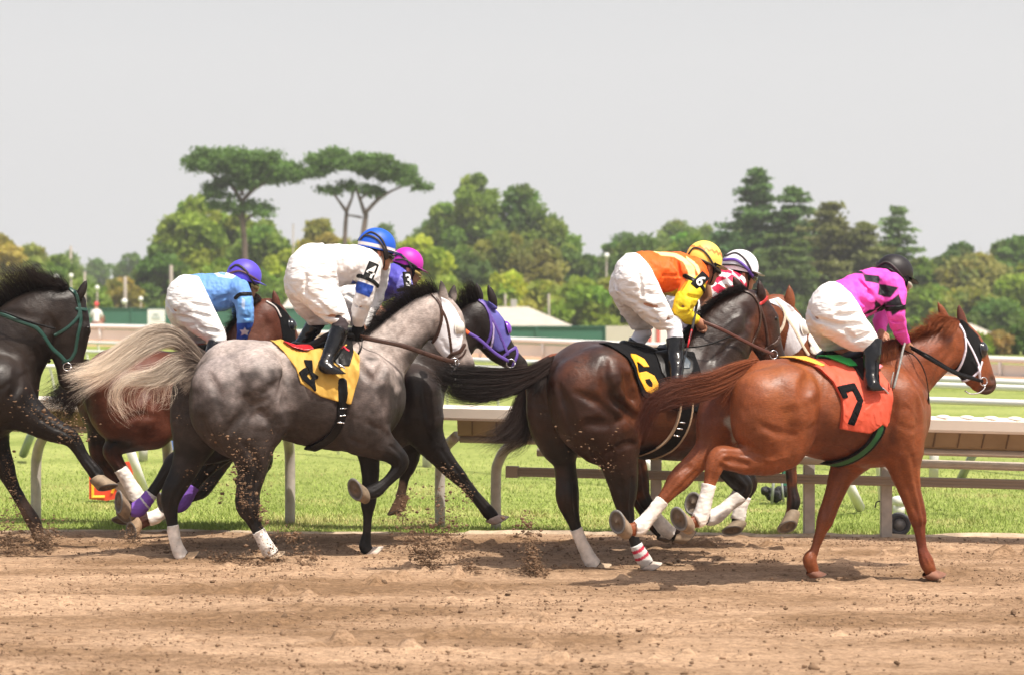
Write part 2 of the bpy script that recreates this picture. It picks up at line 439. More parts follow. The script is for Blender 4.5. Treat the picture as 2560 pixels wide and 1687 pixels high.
def coat_mat(name, dapple=0, rough=.42, spec=.5, bumpd=.0035):
    if name in MATS: return MATS[name]
    m, t, b = new_mat(name)
    at = N(t, 'ShaderNodeVertexColor'); at.layer_name = 'Col'
    tc = N(t, 'ShaderNodeTexCoord')
    n = N(t, 'ShaderNodeTexNoise'); n.inputs['Scale'].default_value = 7; n.inputs['Detail'].default_value = 6; t.links.new(tc.outputs['Object'], n.inputs[0])
    mr = N(t, 'ShaderNodeMapRange'); mr.inputs[1].default_value = .32; mr.inputs[2].default_value = .68; mr.inputs[3].default_value = .78; mr.inputs[4].default_value = 1.22
    t.links.new(n.outputs[0], mr.inputs[0]); fac = mr.outputs[0]
    if dapple:
        vo = N(t, 'ShaderNodeTexNoise'); vo.inputs['Scale'].default_value = 24; vo.inputs['Detail'].default_value = 2
        t.links.new(tc.outputs['Object'], vo.inputs[0])
        m2 = N(t, 'ShaderNodeMapRange'); m2.inputs[1].default_value = .35; m2.inputs[2].default_value = .65; m2.inputs[3].default_value = 1 - dapple; m2.inputs[4].default_value = 1 + dapple
        t.links.new(vo.outputs[0], m2.inputs[0]); mu = N(t, 'ShaderNodeMath'); mu.operation = 'MULTIPLY'
        t.links.new(fac, mu.inputs[0]); t.links.new(m2.outputs[0], mu.inputs[1]); fac = mu.outputs[0]
    # fine hair grain
    g = N(t, 'ShaderNodeTexNoise'); g.inputs['Scale'].default_value = 120; g.inputs['Detail'].default_value = 4
    gm = N(t, 'ShaderNodeMapping'); gm.inputs['Rotation'].default_value = (0, .6, 0); gm.inputs['Scale'].default_value = (.35, 1, 1.3); t.links.new(tc.outputs['Object'], gm.inputs[0]); t.links.new(gm.outputs[0], g.inputs[0])
    mg = N(t, 'ShaderNodeMapRange'); mg.inputs[1].default_value = .3; mg.inputs[2].default_value = .7; mg.inputs[3].default_value = .78; mg.inputs[4].default_value = 1.22
    t.links.new(g.outputs[0], mg.inputs[0]); mu2 = N(t, 'ShaderNodeMath'); mu2.operation = 'MULTIPLY'
    t.links.new(fac, mu2.inputs[0]); t.links.new(mg.outputs[0], mu2.inputs[1])
    vm = N(t, 'ShaderNodeVectorMath'); vm.operation = 'SCALE'; t.links.new(at.outputs[0], vm.inputs[0]); t.links.new(mu2.outputs[0], vm.inputs['Scale'])
    t.links.new(vm.outputs[0], b.inputs['Base Color'])
    # uneven sweat gloss
    r2 = N(t, 'ShaderNodeMapRange'); r2.inputs[1].default_value = .3; r2.inputs[2].default_value = .7; r2.inputs[3].default_value = rough - .05; r2.inputs[4].default_value = rough + .14
    t.links.new(n.outputs[0], r2.inputs[0]); t.links.new(r2.outputs[0], b.inputs['Roughness'])
    b.inputs['Specular IOR Level'].default_value = spec
    nb = N(t, 'ShaderNodeTexNoise'); nb.inputs['Scale'].default_value = 20; nb.inputs['Detail'].default_value = 8; nb.inputs['Roughness'].default_value = .62
    t.links.new(tc.outputs['Object'], nb.inputs[0])
    bp = N(t, 'ShaderNodeBump'); bp.inputs['Distance'].default_value = bumpd; t.links.new(nb.outputs[0], bp.inputs['Height'])
    b2 = N(t, 'ShaderNodeBump'); b2.inputs['Distance'].default_value = .0016; t.links.new(g.outputs[0], b2.inputs['Height']); t.links.new(bp.outputs[0], b2.inputs['Normal'])
    t.links.new(b2.outputs[0], b.inputs['Normal'])
    MATS[name] = m; return m

def hoof(rig, cor, sole, y, toe, size, parent, wallc=(.20, .15, .10), tilt=0.0, yaw=0.0, name='hoof'):
    """cor, sole: pixel points of coronet and sole centre; toe: pixel direction of the toe; size: sole length in px"""
    a = rig.L(*cor, y); b = rig.L(*sole, y); k = rig.sc(*sole, y)
    ax = b - a; ax[1] += tilt * np.linalg.norm(ax); h = max(np.linalg.norm(b - a), .035); ax /= np.linalg.norm(ax)
    t = np.array([toe[0], yaw * math.hypot(*toe), -toe[1]], float); t -= ax * (t @ ax); t /= np.linalg.norm(t)
    s = np.cross(ax, t); R = size * k / 2
    V = []; C = []; n = 28
    rings = [(-.12, .60, wallc), (.05, .74, wallc), (.5, .84, wallc), (.97, 1.0, wallc), (1.0, 1.0, (.10, .09, .08)), (1.05, .97, (.22, .21, .20)), (1.05, .80, (.16, .15, .14)), (.97, .76, (.10, .08, .06)), (.95, .3, (.15, .11, .08)), (.97, .01, (.12, .09, .06))]
    for f, r, c in rings:
        for j in range(n):
            th = 2 * math.pi * j / n
            ex = 1.0 if math.cos(th) > 0 else .86
            slope = (min(f, 1) - .5) * .55 * R          # toe grows forward down the wall
            hh = f * h * (1.08 - .20 * (1 - math.cos(th)))
            V.append(a + ax * hh + t * (R * r * ex * math.cos(th) + slope) + s * (R * .88 * r * math.sin(th)))
            C.append(c)
    Q = [[i * n + j, i * n + (j + 1) % n, (i + 1) * n + (j + 1) % n, (i + 1) * n + j] for i in range(len(rings) - 1) for j in range(n)]
    return mesh_obj(name, np.array(V), np.array(Q), mat('hoof', attr=True, rough=.75, bump=.002, bscale=60, vary=.25, vscale=25), parent, True, colors=np.array(C))

def clip_seg(f, a, b, ext=0.0):
    X, Y, Z = f.g((slice(None),) * 3); u = (b - a) / np.linalg.norm(b - a)
    f.d = np.maximum(f.d, np.maximum(-((X - a[0]) * u[0] + (Y - a[1]) * u[1] + (Z - a[2]) * u[2]) - ext, ((X - b[0]) * u[0] + (Y - b[1]) * u[1] + (Z - b[2]) * u[2]) - ext)).astype(np.float32)

def wrap(rig, leg, t0, t1, m, parent, y, name='leg_wrap', dr=.006, h=.006, noise=.0025, colors=None, seed=3):
    """bandage over part t0..t1 (index range along the spline) of a leg chain"""
    c = catmull(rig.ch(leg, y), 8); n = len(c) - 1
    i0, i1 = int(t0 * n), int(math.ceil(t1 * n)); c = c[i0:i1 + 1].copy(); c[:, 3] += dr
    lo, hi = grow_box([c], .03); f = Field(lo, hi, h); f.chain(c, 0, spline=False)
    u0 = c[1, :3] - c[0, :3]; u1 = c[-1, :3] - c[-2, :3]; X, Y, Z = f.g((slice(None),) * 3)
    for p, u in ((c[0, :3], -u0), (c[-1, :3], u1)):
        u = u / np.linalg.norm(u)
        f.d = np.maximum(f.d, (X - p[0]) * u[0] + (Y - p[1]) * u[1] + (Z - p[2]) * u[2]).astype(np.float32)
    f.noise(noise, 45, seed, (.6, 1, 1.8)); V, Q = f.nets()
    C = None
    if colors is not None:
        ax = (c[-1, :3] - c[0, :3]); L_ = np.linalg.norm(ax); ax /= L_
        s = (V - c[0, :3]) @ ax / L_; C = np.array([next(cc for lim, cc in colors if v <= lim) for v in s])
    return mesh_obj(name, V, Q, m, parent, True, colors=C)

class Animal(Rig):
    def build(s, D, h=.0095):
        s.D = D; R = s
        s.root = empty('race_horse', tuple(s.O), s.yaw); tag(s.root, D['label'], 'horse', 'race horses galloping on the dirt track')
        parts = []   # (chain, k, op)
        for key, y, fy, k in (('torso', 0, D.get('tfy', .86), .05), ('neck', 0, .62, .06), ('head', 0, .55, .035)):
            if key in D: parts.append((R.ch(D[key], y, fy), k, 'u'))
        for ear in D.get('ears', []):      # (base, tip, y)
            (bx, by), (tx, ty), y = ear; mxp = (bx * .5 + tx * .5, by * .5 + ty * .5)
            ew = D.get('earw', 12)
            parts.append((R.ch([(bx, by, ew * .75), (bx * .68 + tx * .32, by * .68 + ty * .32, ew), (bx * .3 + tx * .7, by * .3 + ty * .7, ew * .72), (tx, ty, 2.2)], y, .62), .012, 'u'))
        for lg in D['legs']:
            for c in lg['c']: parts.append((R.ch(c, lg['y'], lg.get('fy', .9)), lg.get('k', .035), 'u'))
        for e in D.get('extra', []): parts.append((R.ch(e[0], e[1], e[2] if len(e) > 2 else 1), e[3] if len(e) > 3 else .05, 'u'))
        lo, hi = grow_box([p[0] for p in parts], .05)
        f = Field(lo, hi, h); s.fld = f
        for c, k, op in parts: f.chain(c, k, op)
        for lg in D['legs']:      # tendon grooves and bony joints
            c = R.ch(lg['c'][-1], lg['y'], .9); n_ = len(c)
            j = 1 + int(np.argmin([abs(q - .07) if i_ < n_ - 3 else 9 for i_, q in enumerate(c[1:, 3])])) if n_ > 5 else 1
            cc = catmull(c, 6)
            for off_, rr_, dp_ in ((-.30, .016, .006), (.45, .010, .004)):
                g_ = []
                for q in cc[len(cc) // 4:-3:3]:
                    i_ = int(np.argmin(((cc - q)**2).sum(1))); tg = cc[min(i_ + 1, len(cc) - 1), :3] - cc[max(i_ - 1, 0), :3]; pr = np.array([tg[2], 0, -tg[0]]); pr /= np.linalg.norm(pr) + 1e-9
                    g_.append([*(q[:3] + pr * q[3] * off_ + np.array([0, -1, 0]) * (q[3] * .9 * math.sqrt(1 - off_**2) + rr_ - dp_ - .002)), rr_, 1])
                if len(g_) > 2: f.chain(np.array(g_), .010, 'c')
        for g in D.get('carve', []):     # ([(px,py)..], r px, depth px)
            pts = [surf(R, f, x, y) for x, y in g[0]]; k = R.sc(*g[0][0], 0)
            c = np.array([[*(p + normal(f, p) * (g[1] - g[2]) * k), g[1] * k * (.5 if i in (0, len(pts) - 1) else 1), 1] for i, p in enumerate(pts)])
            f.chain(c, .028, 'c')
        for g in D.get('bump', []):
            pts = [surf(R, f, x, y) for x, y in g[0]]; k = R.sc(*g[0][0], 0)
            c = np.array([[*(p - normal(f, p) * (g[1] - g[2]) * k), g[1] * k * (.6 if i in (0, len(pts) - 1) else 1), 1] for i, p in enumerate(pts)])
            f.chain(c, .035 if g[1] > 8 else .012, 'u')
        f.noise(.0028, 11, 7); f.noise(.0010, 38, 11)
        V, Q = f.nets()
        it = []
        for lg in D['legs']:
            if lg.get('dark') is not None:
                i0, col = lg['dark']; it.append((R.ch(lg['c'][-1][i0:], lg['y'], 1, .02), .09, col))
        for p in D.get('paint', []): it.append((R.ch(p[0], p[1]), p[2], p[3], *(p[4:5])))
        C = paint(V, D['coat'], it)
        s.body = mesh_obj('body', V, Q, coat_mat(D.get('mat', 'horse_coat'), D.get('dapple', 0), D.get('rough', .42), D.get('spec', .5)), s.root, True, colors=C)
        for hf in D.get('hoofs', []): hoof(R, *hf[:5], s.root, **(hf[5] if len(hf) > 5 else {}))
        for wv in D.get('wraps', []):
            lg = D['legs'][wv[0]]; wrap(R, lg['c'][-1], wv[1], wv[2], wv[3], s.root, lg['y'], **(wv[4] if len(wv) > 4 else {}))
        return s
    def shell(s, name, t, m, poly=None, line=None, hw=8, yref=-.2, h=.006, parent=None, noise=0, nsc=18, ylim=None, colfn=None, seed=2, label=None):
        R = s; f0 = s.fld
        pts = R.xz(poly if poly is not None else line, yref); pad = .03 + (hw * R.sc(*line[0], yref) if line is not None else 0)
        lo = np.array([pts[:, 0].min() - pad, f0.lo[1], pts[:, 1].min() - pad]); hi = np.array([pts[:, 0].max() + pad, f0.lo[1] + f0.h * (f0.n[1] - 1), pts[:, 1].max() + pad])
        if ylim is not None: lo[1] = max(lo[1], ylim[0]); hi[1] = min(hi[1], ylim[1])
        f = f0.resample(lo, hi, h); X = f.ax[0][:, None]; Z = f.ax[2][None, :]
        q = poly_sdf(X, Z, pts) if poly is not None else line_sdf(X, Z, pts, hw * R.sc(*line[0], yref))
        if noise: f.noise(noise, nsc, seed, (1, .4, .5), 3)
        f.d = np.maximum(f.d - t, q[:, None, :]).astype(np.float32)
        V, Q = f.nets()
        if len(V) < 8: return None
        C = colfn(V) if colfn else None
        o = mesh_obj(name, V, Q, m, parent or s.root, True, colors=C)
        if label: o['label'] = label
        return o
    def hair(s, name, guides, n, r, m, spread=.02, **kw):
        return strands(name, [[R_ for R_ in (s.L(*g[:2], g[2] if len(g) > 2 else 0) for g in gd)] for gd in guides], n, r, m, s.root, spread, **kw)
    def mane(s, crest, dirs, n, r, m, y=-.02, ln=60, seed=4, colors=None, spread=.012, seg=9, tip=.2, yfall=-.05, name='mane'):
        """crest: [(px,py)..]; dirs: matching pixel vectors of the tips"""
        g = []
        for (x, yy), d in zip(crest, dirs):
            p0 = s.L(x, yy, 0.); zs = np.arange(p0[2] + .12, p0[2] - .2, -.004); Q = np.stack([np.full(len(zs), p0[0]), np.zeros(len(zs)), zs], 1); ii = np.nonzero(s.fld.at(Q) < .0)[0]
            if len(ii): p0 = Q[ii[0]] - [0, 0, .006]
            p0[1] = y
            g.append([p0, s.L(x + d[0] * .35, yy + d[1] * .45 - 4, y + yfall * .4), s.L(x + d[0] * .7, yy + d[1] * .8 - 2, y + yfall * .8), s.L(x + d[0], yy + d[1], y + yfall)])
        return strands(name, g, n, r, m, s.root, spread, seg=seg, seed=seed, colors=colors, tip=tip)
    def eye(s, px, py, r=.019):
        p = surf(s, s.fld, px, py); n = normal(s.fld, p)
        MB().sphere(p - n * r * .55, r, 14, 10).build('eye', mat('eye', (.008, .005, .004), rough=.08), s.root, True)
    def cup(s, px, py, r, m, name='eye_cup', cut=.25, fwd=(1, -.2)):
        """half-round blinker cup"""
        p = surf(s, s.fld, px, py); n = normal(s.fld, p); n[0] += .3; n /= np.linalg.norm(n)
        k = s.sc(px, py, -.1) * r; t = np.cross(n, [0, 0, 1.]); t /= np.linalg.norm(t); u = np.cross(t, n)
        V = []; nn = 24
        for i in range(9):
            ph = math.pi / 2 * i / 8
            for j in range(nn):
                th = 2 * math.pi * j / nn
                V.append(p + n * (k * .75 * math.cos(ph) - .004) + (t * math.cos(th) + u * 1.15 * math.sin(th)) * k * math.sin(ph))
        for j in range(nn):
            th = 2 * math.pi * j / nn; V.append(p - n * .006 + (t * math.cos(th) + u * 1.15 * math.sin(th)) * k * 1.22)
        Q = [[i * nn + j, (i + 1) * nn + j, (i + 1) * nn + (j + 1) % nn, i * nn + (j + 1) % nn] for i in range(9) for j in range(nn)]
        return mesh_obj(name, np.array(V), np.array(Q), m, s.root, True)
    def strap(s, name, pts, w_, m, y=None, thick=.25, parent=None, n=6):
        """flat strap through (px,py,y) points; y None follows the surface"""
        P3 = []
        for p in pts:
            yy = p[2] if len(p) > 2 else None
            P3.append(s.L(p[0], p[1], yy) if yy is not None else surf(s, s.fld, p[0], p[1], .006))
        c = catmull(np.array(P3), 5); k = s.sc(pts[0][0], pts[0][1], -.1)
        return MB().tube(c, w_ * k / 2, n, flat=thick, up=(0, 0, 1)).build(name, m, parent or s.root, True)

# ------------------------------------------------------------------ riders
def hand(f, c, u, k, side=-1, holding=True):
    """adds palm, four curled fingers and a thumb to field f. c wrist point, u forearm direction"""
    u = u / np.linalg.norm(u); lat = np.array([0, side, 0.]); lat -= u * (lat @ u); lat /= np.linalg.norm(lat); dn = np.cross(u, lat) * side
    if dn[2] > 0: dn = -dn
    palm = [[*(c + u * q * k), r * k, 1.0] for q, r in ((-.02, .024), (.02, .03), (.055, .033))]
    f.chain(np.array(palm), .012)
    for i, (o, ln) in enumerate(((-.027, .9), (-.009, 1.0), (.009, .95), (.026, .78))):
        b = c + u * .065 * k + lat * o * k
        j1 = b + u * .028 * ln * k + dn * .008 * k; j2 = j1 + (dn * .026 + u * .006) * ln * k; j3 = j2 + (dn * .008 - u * .02) * ln * k
        f.chain(np.array([[*b, .0105 * k, 1], [*j1, .0098 * k, 1], [*j2, .009 * k, 1], [*j3, .0078 * k, 1]]), .004, spline=False)
    b = c + u * .02 * k - lat * .026 * k; j1 = b + (u * .03 - lat * .014 + dn * .012) * k; j2 = j1 + (u * .022 + dn * .016 + lat * .01) * k
    f.chain(np.array([[*b, .0125 * k, 1], [*j1, .0105 * k, 1], [*j2, .009 * k, 1]]), .006, spline=False)

class Rider(Rig):
    def __init__(s, rg): s.H = rg; s.__dict__.update({k: rg.__dict__[k] for k in ('O', 'yaw', 'f', 'l', 'C')})
    def build(s, D, label):
        R = s; s.D = D; H = s.H
        for key, sg in (('shin', -1), ('foot', -1), ('shin_far', 1), ('foot_far', 1)):
            if key in D:
                out = []
                for p in D[key]:
                    p = list(p); yy = p[3]
                    for _ in range(2):
                        q = R.L(p[0], p[1], yy); r_ = p[2] * R.sc(p[0], p[1], yy)
                        ys = np.arange(.02, .6, .005); Q = np.stack([np.full(len(ys), q[0]), ys * sg, np.full(len(ys), q[2])], 1)
                        ins = H.fld.at(Q) < 0
                        ins &= ((Q >= H.fld.lo) & (Q <= H.fld.lo + H.fld.h * (H.fld.n - 1))).all(1)
                        if ins.any():
                            lim = ys[ins].max() + r_ * .92 + .036
                            if abs(p[3]) < lim: yy = sg * lim
                    p[3] = yy; out.append(tuple(p))
                D[key] = out
        s.root = empty('person', tuple(s.O), s.yaw); tag(s.root, label, 'jockey', 'jockeys crouched over their horses')
        sk = mat('skin', (.50, .26, .17), rough=.5, bump=.001, bscale=60)
        # whole body under the clothes
        ch = {k: R.ch(v) for k, v in D['ch'].items()}
        body = [c.copy() for c in ch.values()]
        for q_, c in ch.items(): pass
        for q_, c in zip(ch, body):
            c[:, 3] = np.maximum(c[:, 3] - (.036 if q_ in ('thigh', 'torso', 'pelvis', 'thigh_far') else .022 if q_ != 'neck' else 0), .010)
            if q_ in ('arm', 'arm_far'): c[-1, 3] = max(c[-1, 3], ch[q_][-1, 3] - .009)
        hc, hu = D['hel']; o_ = R.L(*hc, 0); U = np.array([hu[0], 0, -hu[1]], float); U /= np.linalg.norm(U); Fw = np.array([U[2], 0, -U[0]]); sz = D.get('hsz', 1.0)
        W = lambda a, l, u: o_ + (Fw * (a + .012 - u * .12) + np.array([0, 1., 0]) * l + U * u) * sz
        s.W = W; s.sz = sz
        hp = lambda pts: np.array([[*W(*p[:3]), p[3] * sz, p[4] if len(p) > 4 else 1] for p in pts])
        s.hp = hp
        head = hp([(0, 0, -.02, .088, .82), (.03, 0, -.075, .068, .85), (.052, 0, -.115, .046, .9), (.066, 0, -.14, .028, 1)])
        lo, hi = grow_box(body + [head], .10); f = Field(lo, hi, .0068)
        for c in body: f.chain(c, .03)
        f.chain(head, .015)
        for nm, side in (('arm', -1), ('arm_far', 1)):
            if nm in ch and D.get('hands', True):
                a = ch[nm]; u = a[-1, :3] - a[-2, :3]; u = u / np.linalg.norm(u)
                if D.get('handdir'): u = np.array([D['handdir'][0], -side * .3, D['handdir'][1]], float)
                hand(f, a[-1, :3] + u / np.linalg.norm(u) * .015, u, 1.05, side)
        f.chain(hp([(.086, 0, -.045, .011), (.108, 0, -.082, .0135), (.098, 0, -.092, .011)]), .012)      # nose
        f.chain(hp([(.088, -.012, -.112, .009), (.088, .012, -.112, .009)]), .008); f.chain(hp([(.084, -.012, -.124, .009), (.084, .012, -.124, .009)]), .008)
        for sg in (-1, 1):
            f.chain(hp([(-.012, sg * .082, -.035, .013, .6), (-.006, sg * .086, -.055, .015, .6), (.002, sg * .080, -.08, .010, .6)]), .006)
            f.chain(hp([(.06, sg * .045, -.075, .02)]), .02)
        f.chain(hp([(0, -.099, -.05, .006)]), .006, 'c')
        V, Q = f.nets()
        hr = D.get('haircol', (.03, .018, .012))
        C = paint(V, (.42, .20, .12), [(hp([(-.075, 0, -.02, .06), (-.07, 0, -.07, .045)]), .02, hr), (hp([(-.03, -.085, -.02, .03), (-.04, -.08, -.06, .02)]), .015, hr), (hp([(-.004, -.09, -.05, .02)]), .02, (.50, .17, .10))])
        mesh_obj('body', V, Q, mat('skin_tone', attr=True, rough=.5, vary=.08, vscale=20), s.root, True, colors=C)
        s.bfld = f
        # breeches
        def cloth(name, keys, dr, m, noise, clips, nscale=14, aniso=(1, 1, 1), h=.0075, colfn=None, k=.035, seed=1, parts=(), polys=()):
            cs = []
            for q in keys:
                c = ch[q].copy(); c[:, 3] = c[:, 3] * (.915 if name == 'breeches' else 1) + dr; cs.append(c)
            for q in parts: cs.append(q)
            lo, hi = grow_box(cs, .03); g = Field(lo, hi, h)
            for c in cs: g.chain(c, k)
            g.noise(noise, nscale, seed, aniso, 3); g.noise(.0022, 30, seed + 3, (.7 * aniso[0], .7, 1.3 * aniso[2]), 2)
            for e in D.get('creases', {}).get(name, []):
                c = R.ch([(p[0], p[1], e[1], e[2] if len(e) > 2 else -.2) for p in e[0]])
                for i in range(len(c)):
                    p = surf(R, g, *e[0][i]); n = normal(g, p); c[i, :3] = p + n * (c[i, 3] - .009)
                g.chain(c, .012, 'c')
            X, Y, Z = g.g((slice(None),) * 3)
            for (a, b, y) in clips:      # keep the side to the left of a->b in the picture plane
                a = R.L(*a, y); b = R.L(*b, y); dx, dz = b[0] - a[0], b[2] - a[2]; ln = math.hypot(dx, dz)
                g.d = np.maximum(g.d, -((X - a[0]) * dz - (Z - a[2]) * dx) / ln).astype(np.float32)
            V, Q = g.nets(); C = colfn(V) if colfn else None
            return mesh_obj(name, V, Q, m, s.root, True, colors=C), g
        wht = mat('white_breeches', (.80, .78, .77), rough=.75, bump=.016, bscale=12, stretch=(.7, 1, 2.6), sheen=.05)
        tor = ch['torso'][:2].copy(); tor[:, 3] += .005; tor[1, 3] += .004
        s.breech, _ = cloth('breeches', ['pelvis', 'thigh', 'thigh_far'], .002, wht, .0062, D['pclip'], 13, (1, .8, 1.6), seed=D.get('seed', 1), parts=[tor], k=.06)
        jm = mat('silk', attr=True, rough=.6, spec=.25, bump=.011, bscale=10, stretch=(2.2, 1, .8))
        def jcol(V):
            C = np.tile(np.array(D['jcol'], float), (len(V), 1))
            if 'jfn' in D: C = D['jfn'](V, C)
            for reg in D.get('jpat', []):
                poly, col, y = reg[:3]; pz = R.xz(poly, y); w_ = np.clip(.5 - poly_sdf(V[:, 0], V[:, 2], pz) / .007, 0, 1)
                if len(reg) > 3: w_ = w_ * (V[:, 1] < reg[3])
                C = C * (1 - w_[:, None]) + np.array(col) * w_[:, None]
            return C
        s.jacket, s.jf = cloth('silk_jacket', ['torso', 'arm', 'arm_far', 'yoke'] if 'yoke' in ch else ['torso', 'arm', 'arm_far'], .0, jm, .008, D.get('jclip', []), 12, (1.4, 1, 1), colfn=jcol, seed=D.get('seed', 1) + 5, h=.0055, k=.03)
        bt = mat('black_boot_leather', (.006, .0055, .006), rough=.16, spec=.4, coat=.15, bump=.003, bscale=22, stretch=(1, 1, 1.6))
        for nm in ('shin', 'shin_far'):
            if nm not in D: continue
            c = R.ch(D[nm]); lo, hi = grow_box([c], .03); g = Field(lo, hi, .0065); g.chain(c, .01)
            if 'foot' in D and nm == 'shin': g.chain(R.ch(D['foot']), .02)
            if 'foot_far' in D and nm == 'shin_far': g.chain(R.ch(D['foot_far']), .02)
            a, b = c[0, :3], c[1, :3]; u = (a - b) / np.linalg.norm(a - b); X, Y, Z = g.g((slice(None),) * 3)
            g.d = np.maximum(g.d, (X - a[0]) * u[0] + (Y - a[1]) * u[1] + (Z - a[2]) * u[2]).astype(np.float32)
            g.noise(.003, 20, 3); V, Q = g.nets(); mesh_obj('boot', V, Q, bt, s.root, True)
        for nm in ('sock', 'sock_far'):
            if nm in D:
                c = R.ch(D[nm]['c']); lo, hi = grow_box([c], .03); g = Field(lo, hi, .006); g.chain(c, 0); g.noise(.003, 50, 3, (.3, .3, 1.5)); V, Q = g.nets(); mesh_obj('sock', V, Q, D[nm]['m'], s.root, True)
        return s
    def gear(s, gl):
        hp = s.hp
        def sol(name, chs, m, k=.006):
            lo, hi = grow_box(chs, .02); g = Field(lo, hi, .0045)
            for c in chs: g.chain(c, k)
            V, Q = g.nets(); return mesh_obj(name, V, Q, m, s.root, True)
        th = np.linspace(0, 2 * math.pi, 14)
        sol('helmet_liner', [hp([(.104 * math.cos(t), .094 * math.sin(t), -.030 - .014 * math.cos(t) * -1, .013) for t in th]), *[hp([(.030, q * .090, -.02, .015), (.040, q * .084, -.055, .013), (.046, q * .07, -.085, .009)]) for q in (-1, 1)], hp([(-.07, 0, -.04, .045, 1.2)])], black_cloth)
        gg_ = sol('goggles', [hp([(.045, -.080, -.052, .013), (.078, -.062, -.058, .018), (.103, -.03, -.062, .020), (.108, 0, -.06, .017), (.103, .03, -.062, .020), (.078, .062, -.058, .018), (.045, .080, -.052, .013)])], gl)
        sol('chin_strap', [hp([(.035, -.084, -.04, .0055), (.045, -.066, -.10, .0055), (.05, -.03, -.150, .0055), (.05, .03, -.150, .0055), (.045, .066, -.10, .0055), (.035, .084, -.04, .0055)])], black_leather)
    def helmet(s, c, r, up, m_col, pats=(), brim=1.45, brimdir=1, straps=(), colfn=None):
        """c px centre, r (along, up) px, up: px vector of the crown direction"""
        R = s; o = R.L(*c, 0); k = R.sc(*c, 0); U = np.array([up[0], 0, -up[1]], float); U /= np.linalg.norm(U)
        Fw = np.array([U[2], 0, -U[0]]); Lt = np.array([0, 1., 0]); a, b = r[0] * k, r[1] * k; l = a * .84
        s.hel = (o, U, Fw, Lt, a, b, l)
        V = []; n = 72; mm = 30
        for i in range(mm + 1):
            ph = math.radians(106) * i / mm
            for j in range(n):
                th = 2 * math.pi * j / n
                rr = math.sin(ph)
                V.append(o + Fw * a * rr * math.cos(th) + Lt * l * rr * math.sin(th) + U * b * math.cos(ph))
        Q = [[i * n + j, (i + 1) * n + j, (i + 1) * n + (j + 1) % n, i * n + (j + 1) % n] for i in range(mm) for j in range(n)]
        base = len(V)
        # peak
        for lay in range(2):
            for q in range(5):
                for j in range(25):
                    th = math.radians(-68 + 136 * j / 24); e = q / 4 * .042 * brim * max(math.cos(th * 1.25), 0) ** .7
                    V.append(o + Fw * (a * 1.0 * math.cos(th) + e) + Lt * l * math.sin(th) + U * (b * -.10 - e * .22 - lay * .004))
        for lay in range(2):
            for q in range(4):
                for j in range(24):
                    b0 = base + lay * 125 + q * 25 + j; Q.append([b0, b0 + 1, b0 + 26, b0 + 25])
        V = np.array(V); C = np.tile(np.array(m_col, float), (len(V), 1))
        for lo_, hi_, col in pats:
            q = (V - o) @ U / b; C[(q > lo_) & (q < hi_)] = col
        if colfn is not None: C = colfn(V, C, o, U, Fw, b)
        ob = mesh_obj('helmet', V, np.array(Q), mat('helmet_cover', attr=True, rough=.48, spec=.35, bump=.003, bscale=14), s.root, True, colors=C)
        for st in straps:
            s.hstrap(st[0], st[1], st[2], ob)
        return ob
    def hstrap(s, pts, w_, m, parent, off=.0065):
        o, U, Fw, Lt, a, b, l = s.hel; P3 = []
        for p in catmull(np.array(pts, float), 6):
            ro, d = s.ray(p[0], p[1]); q = ro - o
            M = np.stack([Fw / (a + off), Lt / (l + off), U / (b + off)]); A = M @ d; B = M @ q
            aa, bb, cc = A @ A, 2 * A @ B, B @ B - 1; disc = max(bb * bb - 4 * aa * cc, 0); t = (-bb - math.sqrt(disc)) / (2 * aa)
            P3.append(ro + d * t)
        c = np.array(P3); k = s.sc(*pts[0][:2], 0)
        mb = MB(); V = []; 
        for i, p in enumerate(c):
            t = c[min(i + 1, len(c) - 1)] - c[max(i - 1, 0)]; t /= np.linalg.norm(t) + 1e-9
            nn = (p - o); nn /= np.linalg.norm(nn); sd_ = np.cross(t, nn); sd_ /= np.linalg.norm(sd_) + 1e-9; hw = w_ * k / 2
            V += [p + sd_ * hw - nn * .004, p + sd_ * hw + nn * .001, p - sd_ * hw + nn * .001, p - sd_ * hw - nn * .004]
        for mir in (0, 1):
            VV = [v.copy() for v in V]
            if mir:
                for v in VV: v[1] = -v[1] + 2 * o[1]
            mb.add(VV, [(i * 4 + j, i * 4 + (j + 1) % 4, i * 4 + 4 + (j + 1) % 4, i * 4 + 4 + j) for i in range(len(c) - 1) for j in range(4)])
        return mb.build('goggle_strap', m, parent, True)
    def solid(s, name, chains, m, h=.006, k=.01, noise=0, parent=None, nsc=20, label=None):
        cs = [s.ch(c) for c in chains]; lo, hi = grow_box(cs, .03); g = Field(lo, hi, h)
        for c in cs: g.chain(c, k)
        if noise: g.noise(noise, nsc, 3)
        V, Q = g.nets(); o = mesh_obj(name, V, Q, m, parent or s.root, True)
        if label: o['label'] = label
        return o
    def band(s, name, line, hw, m, t=.007, yref=-.22, fld=None, ylim=None, parent=None):
        f0 = fld or s.jf; pts = s.xz(line, yref); w_ = hw * s.sc(*line[0], yref); pad = w_ + .03
        lo = np.array([pts[:, 0].min() - pad, f0.lo[1], pts[:, 1].min() - pad]); hi = np.array([pts[:, 0].max() + pad, ylim if ylim is not None else f0.lo[1] + f0.h * (f0.n[1] - 1), pts[:, 1].max() + pad])
        f = f0.resample(lo, hi, .005); q = line_sdf(f.ax[0][:, None], f.ax[2][None, :], pts, w_)
        f.d = np.maximum(f.d - t, q[:, None, :]).astype(np.float32); V, Q = f.nets()
        return mesh_obj(name, V, Q, m, parent or s.root, True)
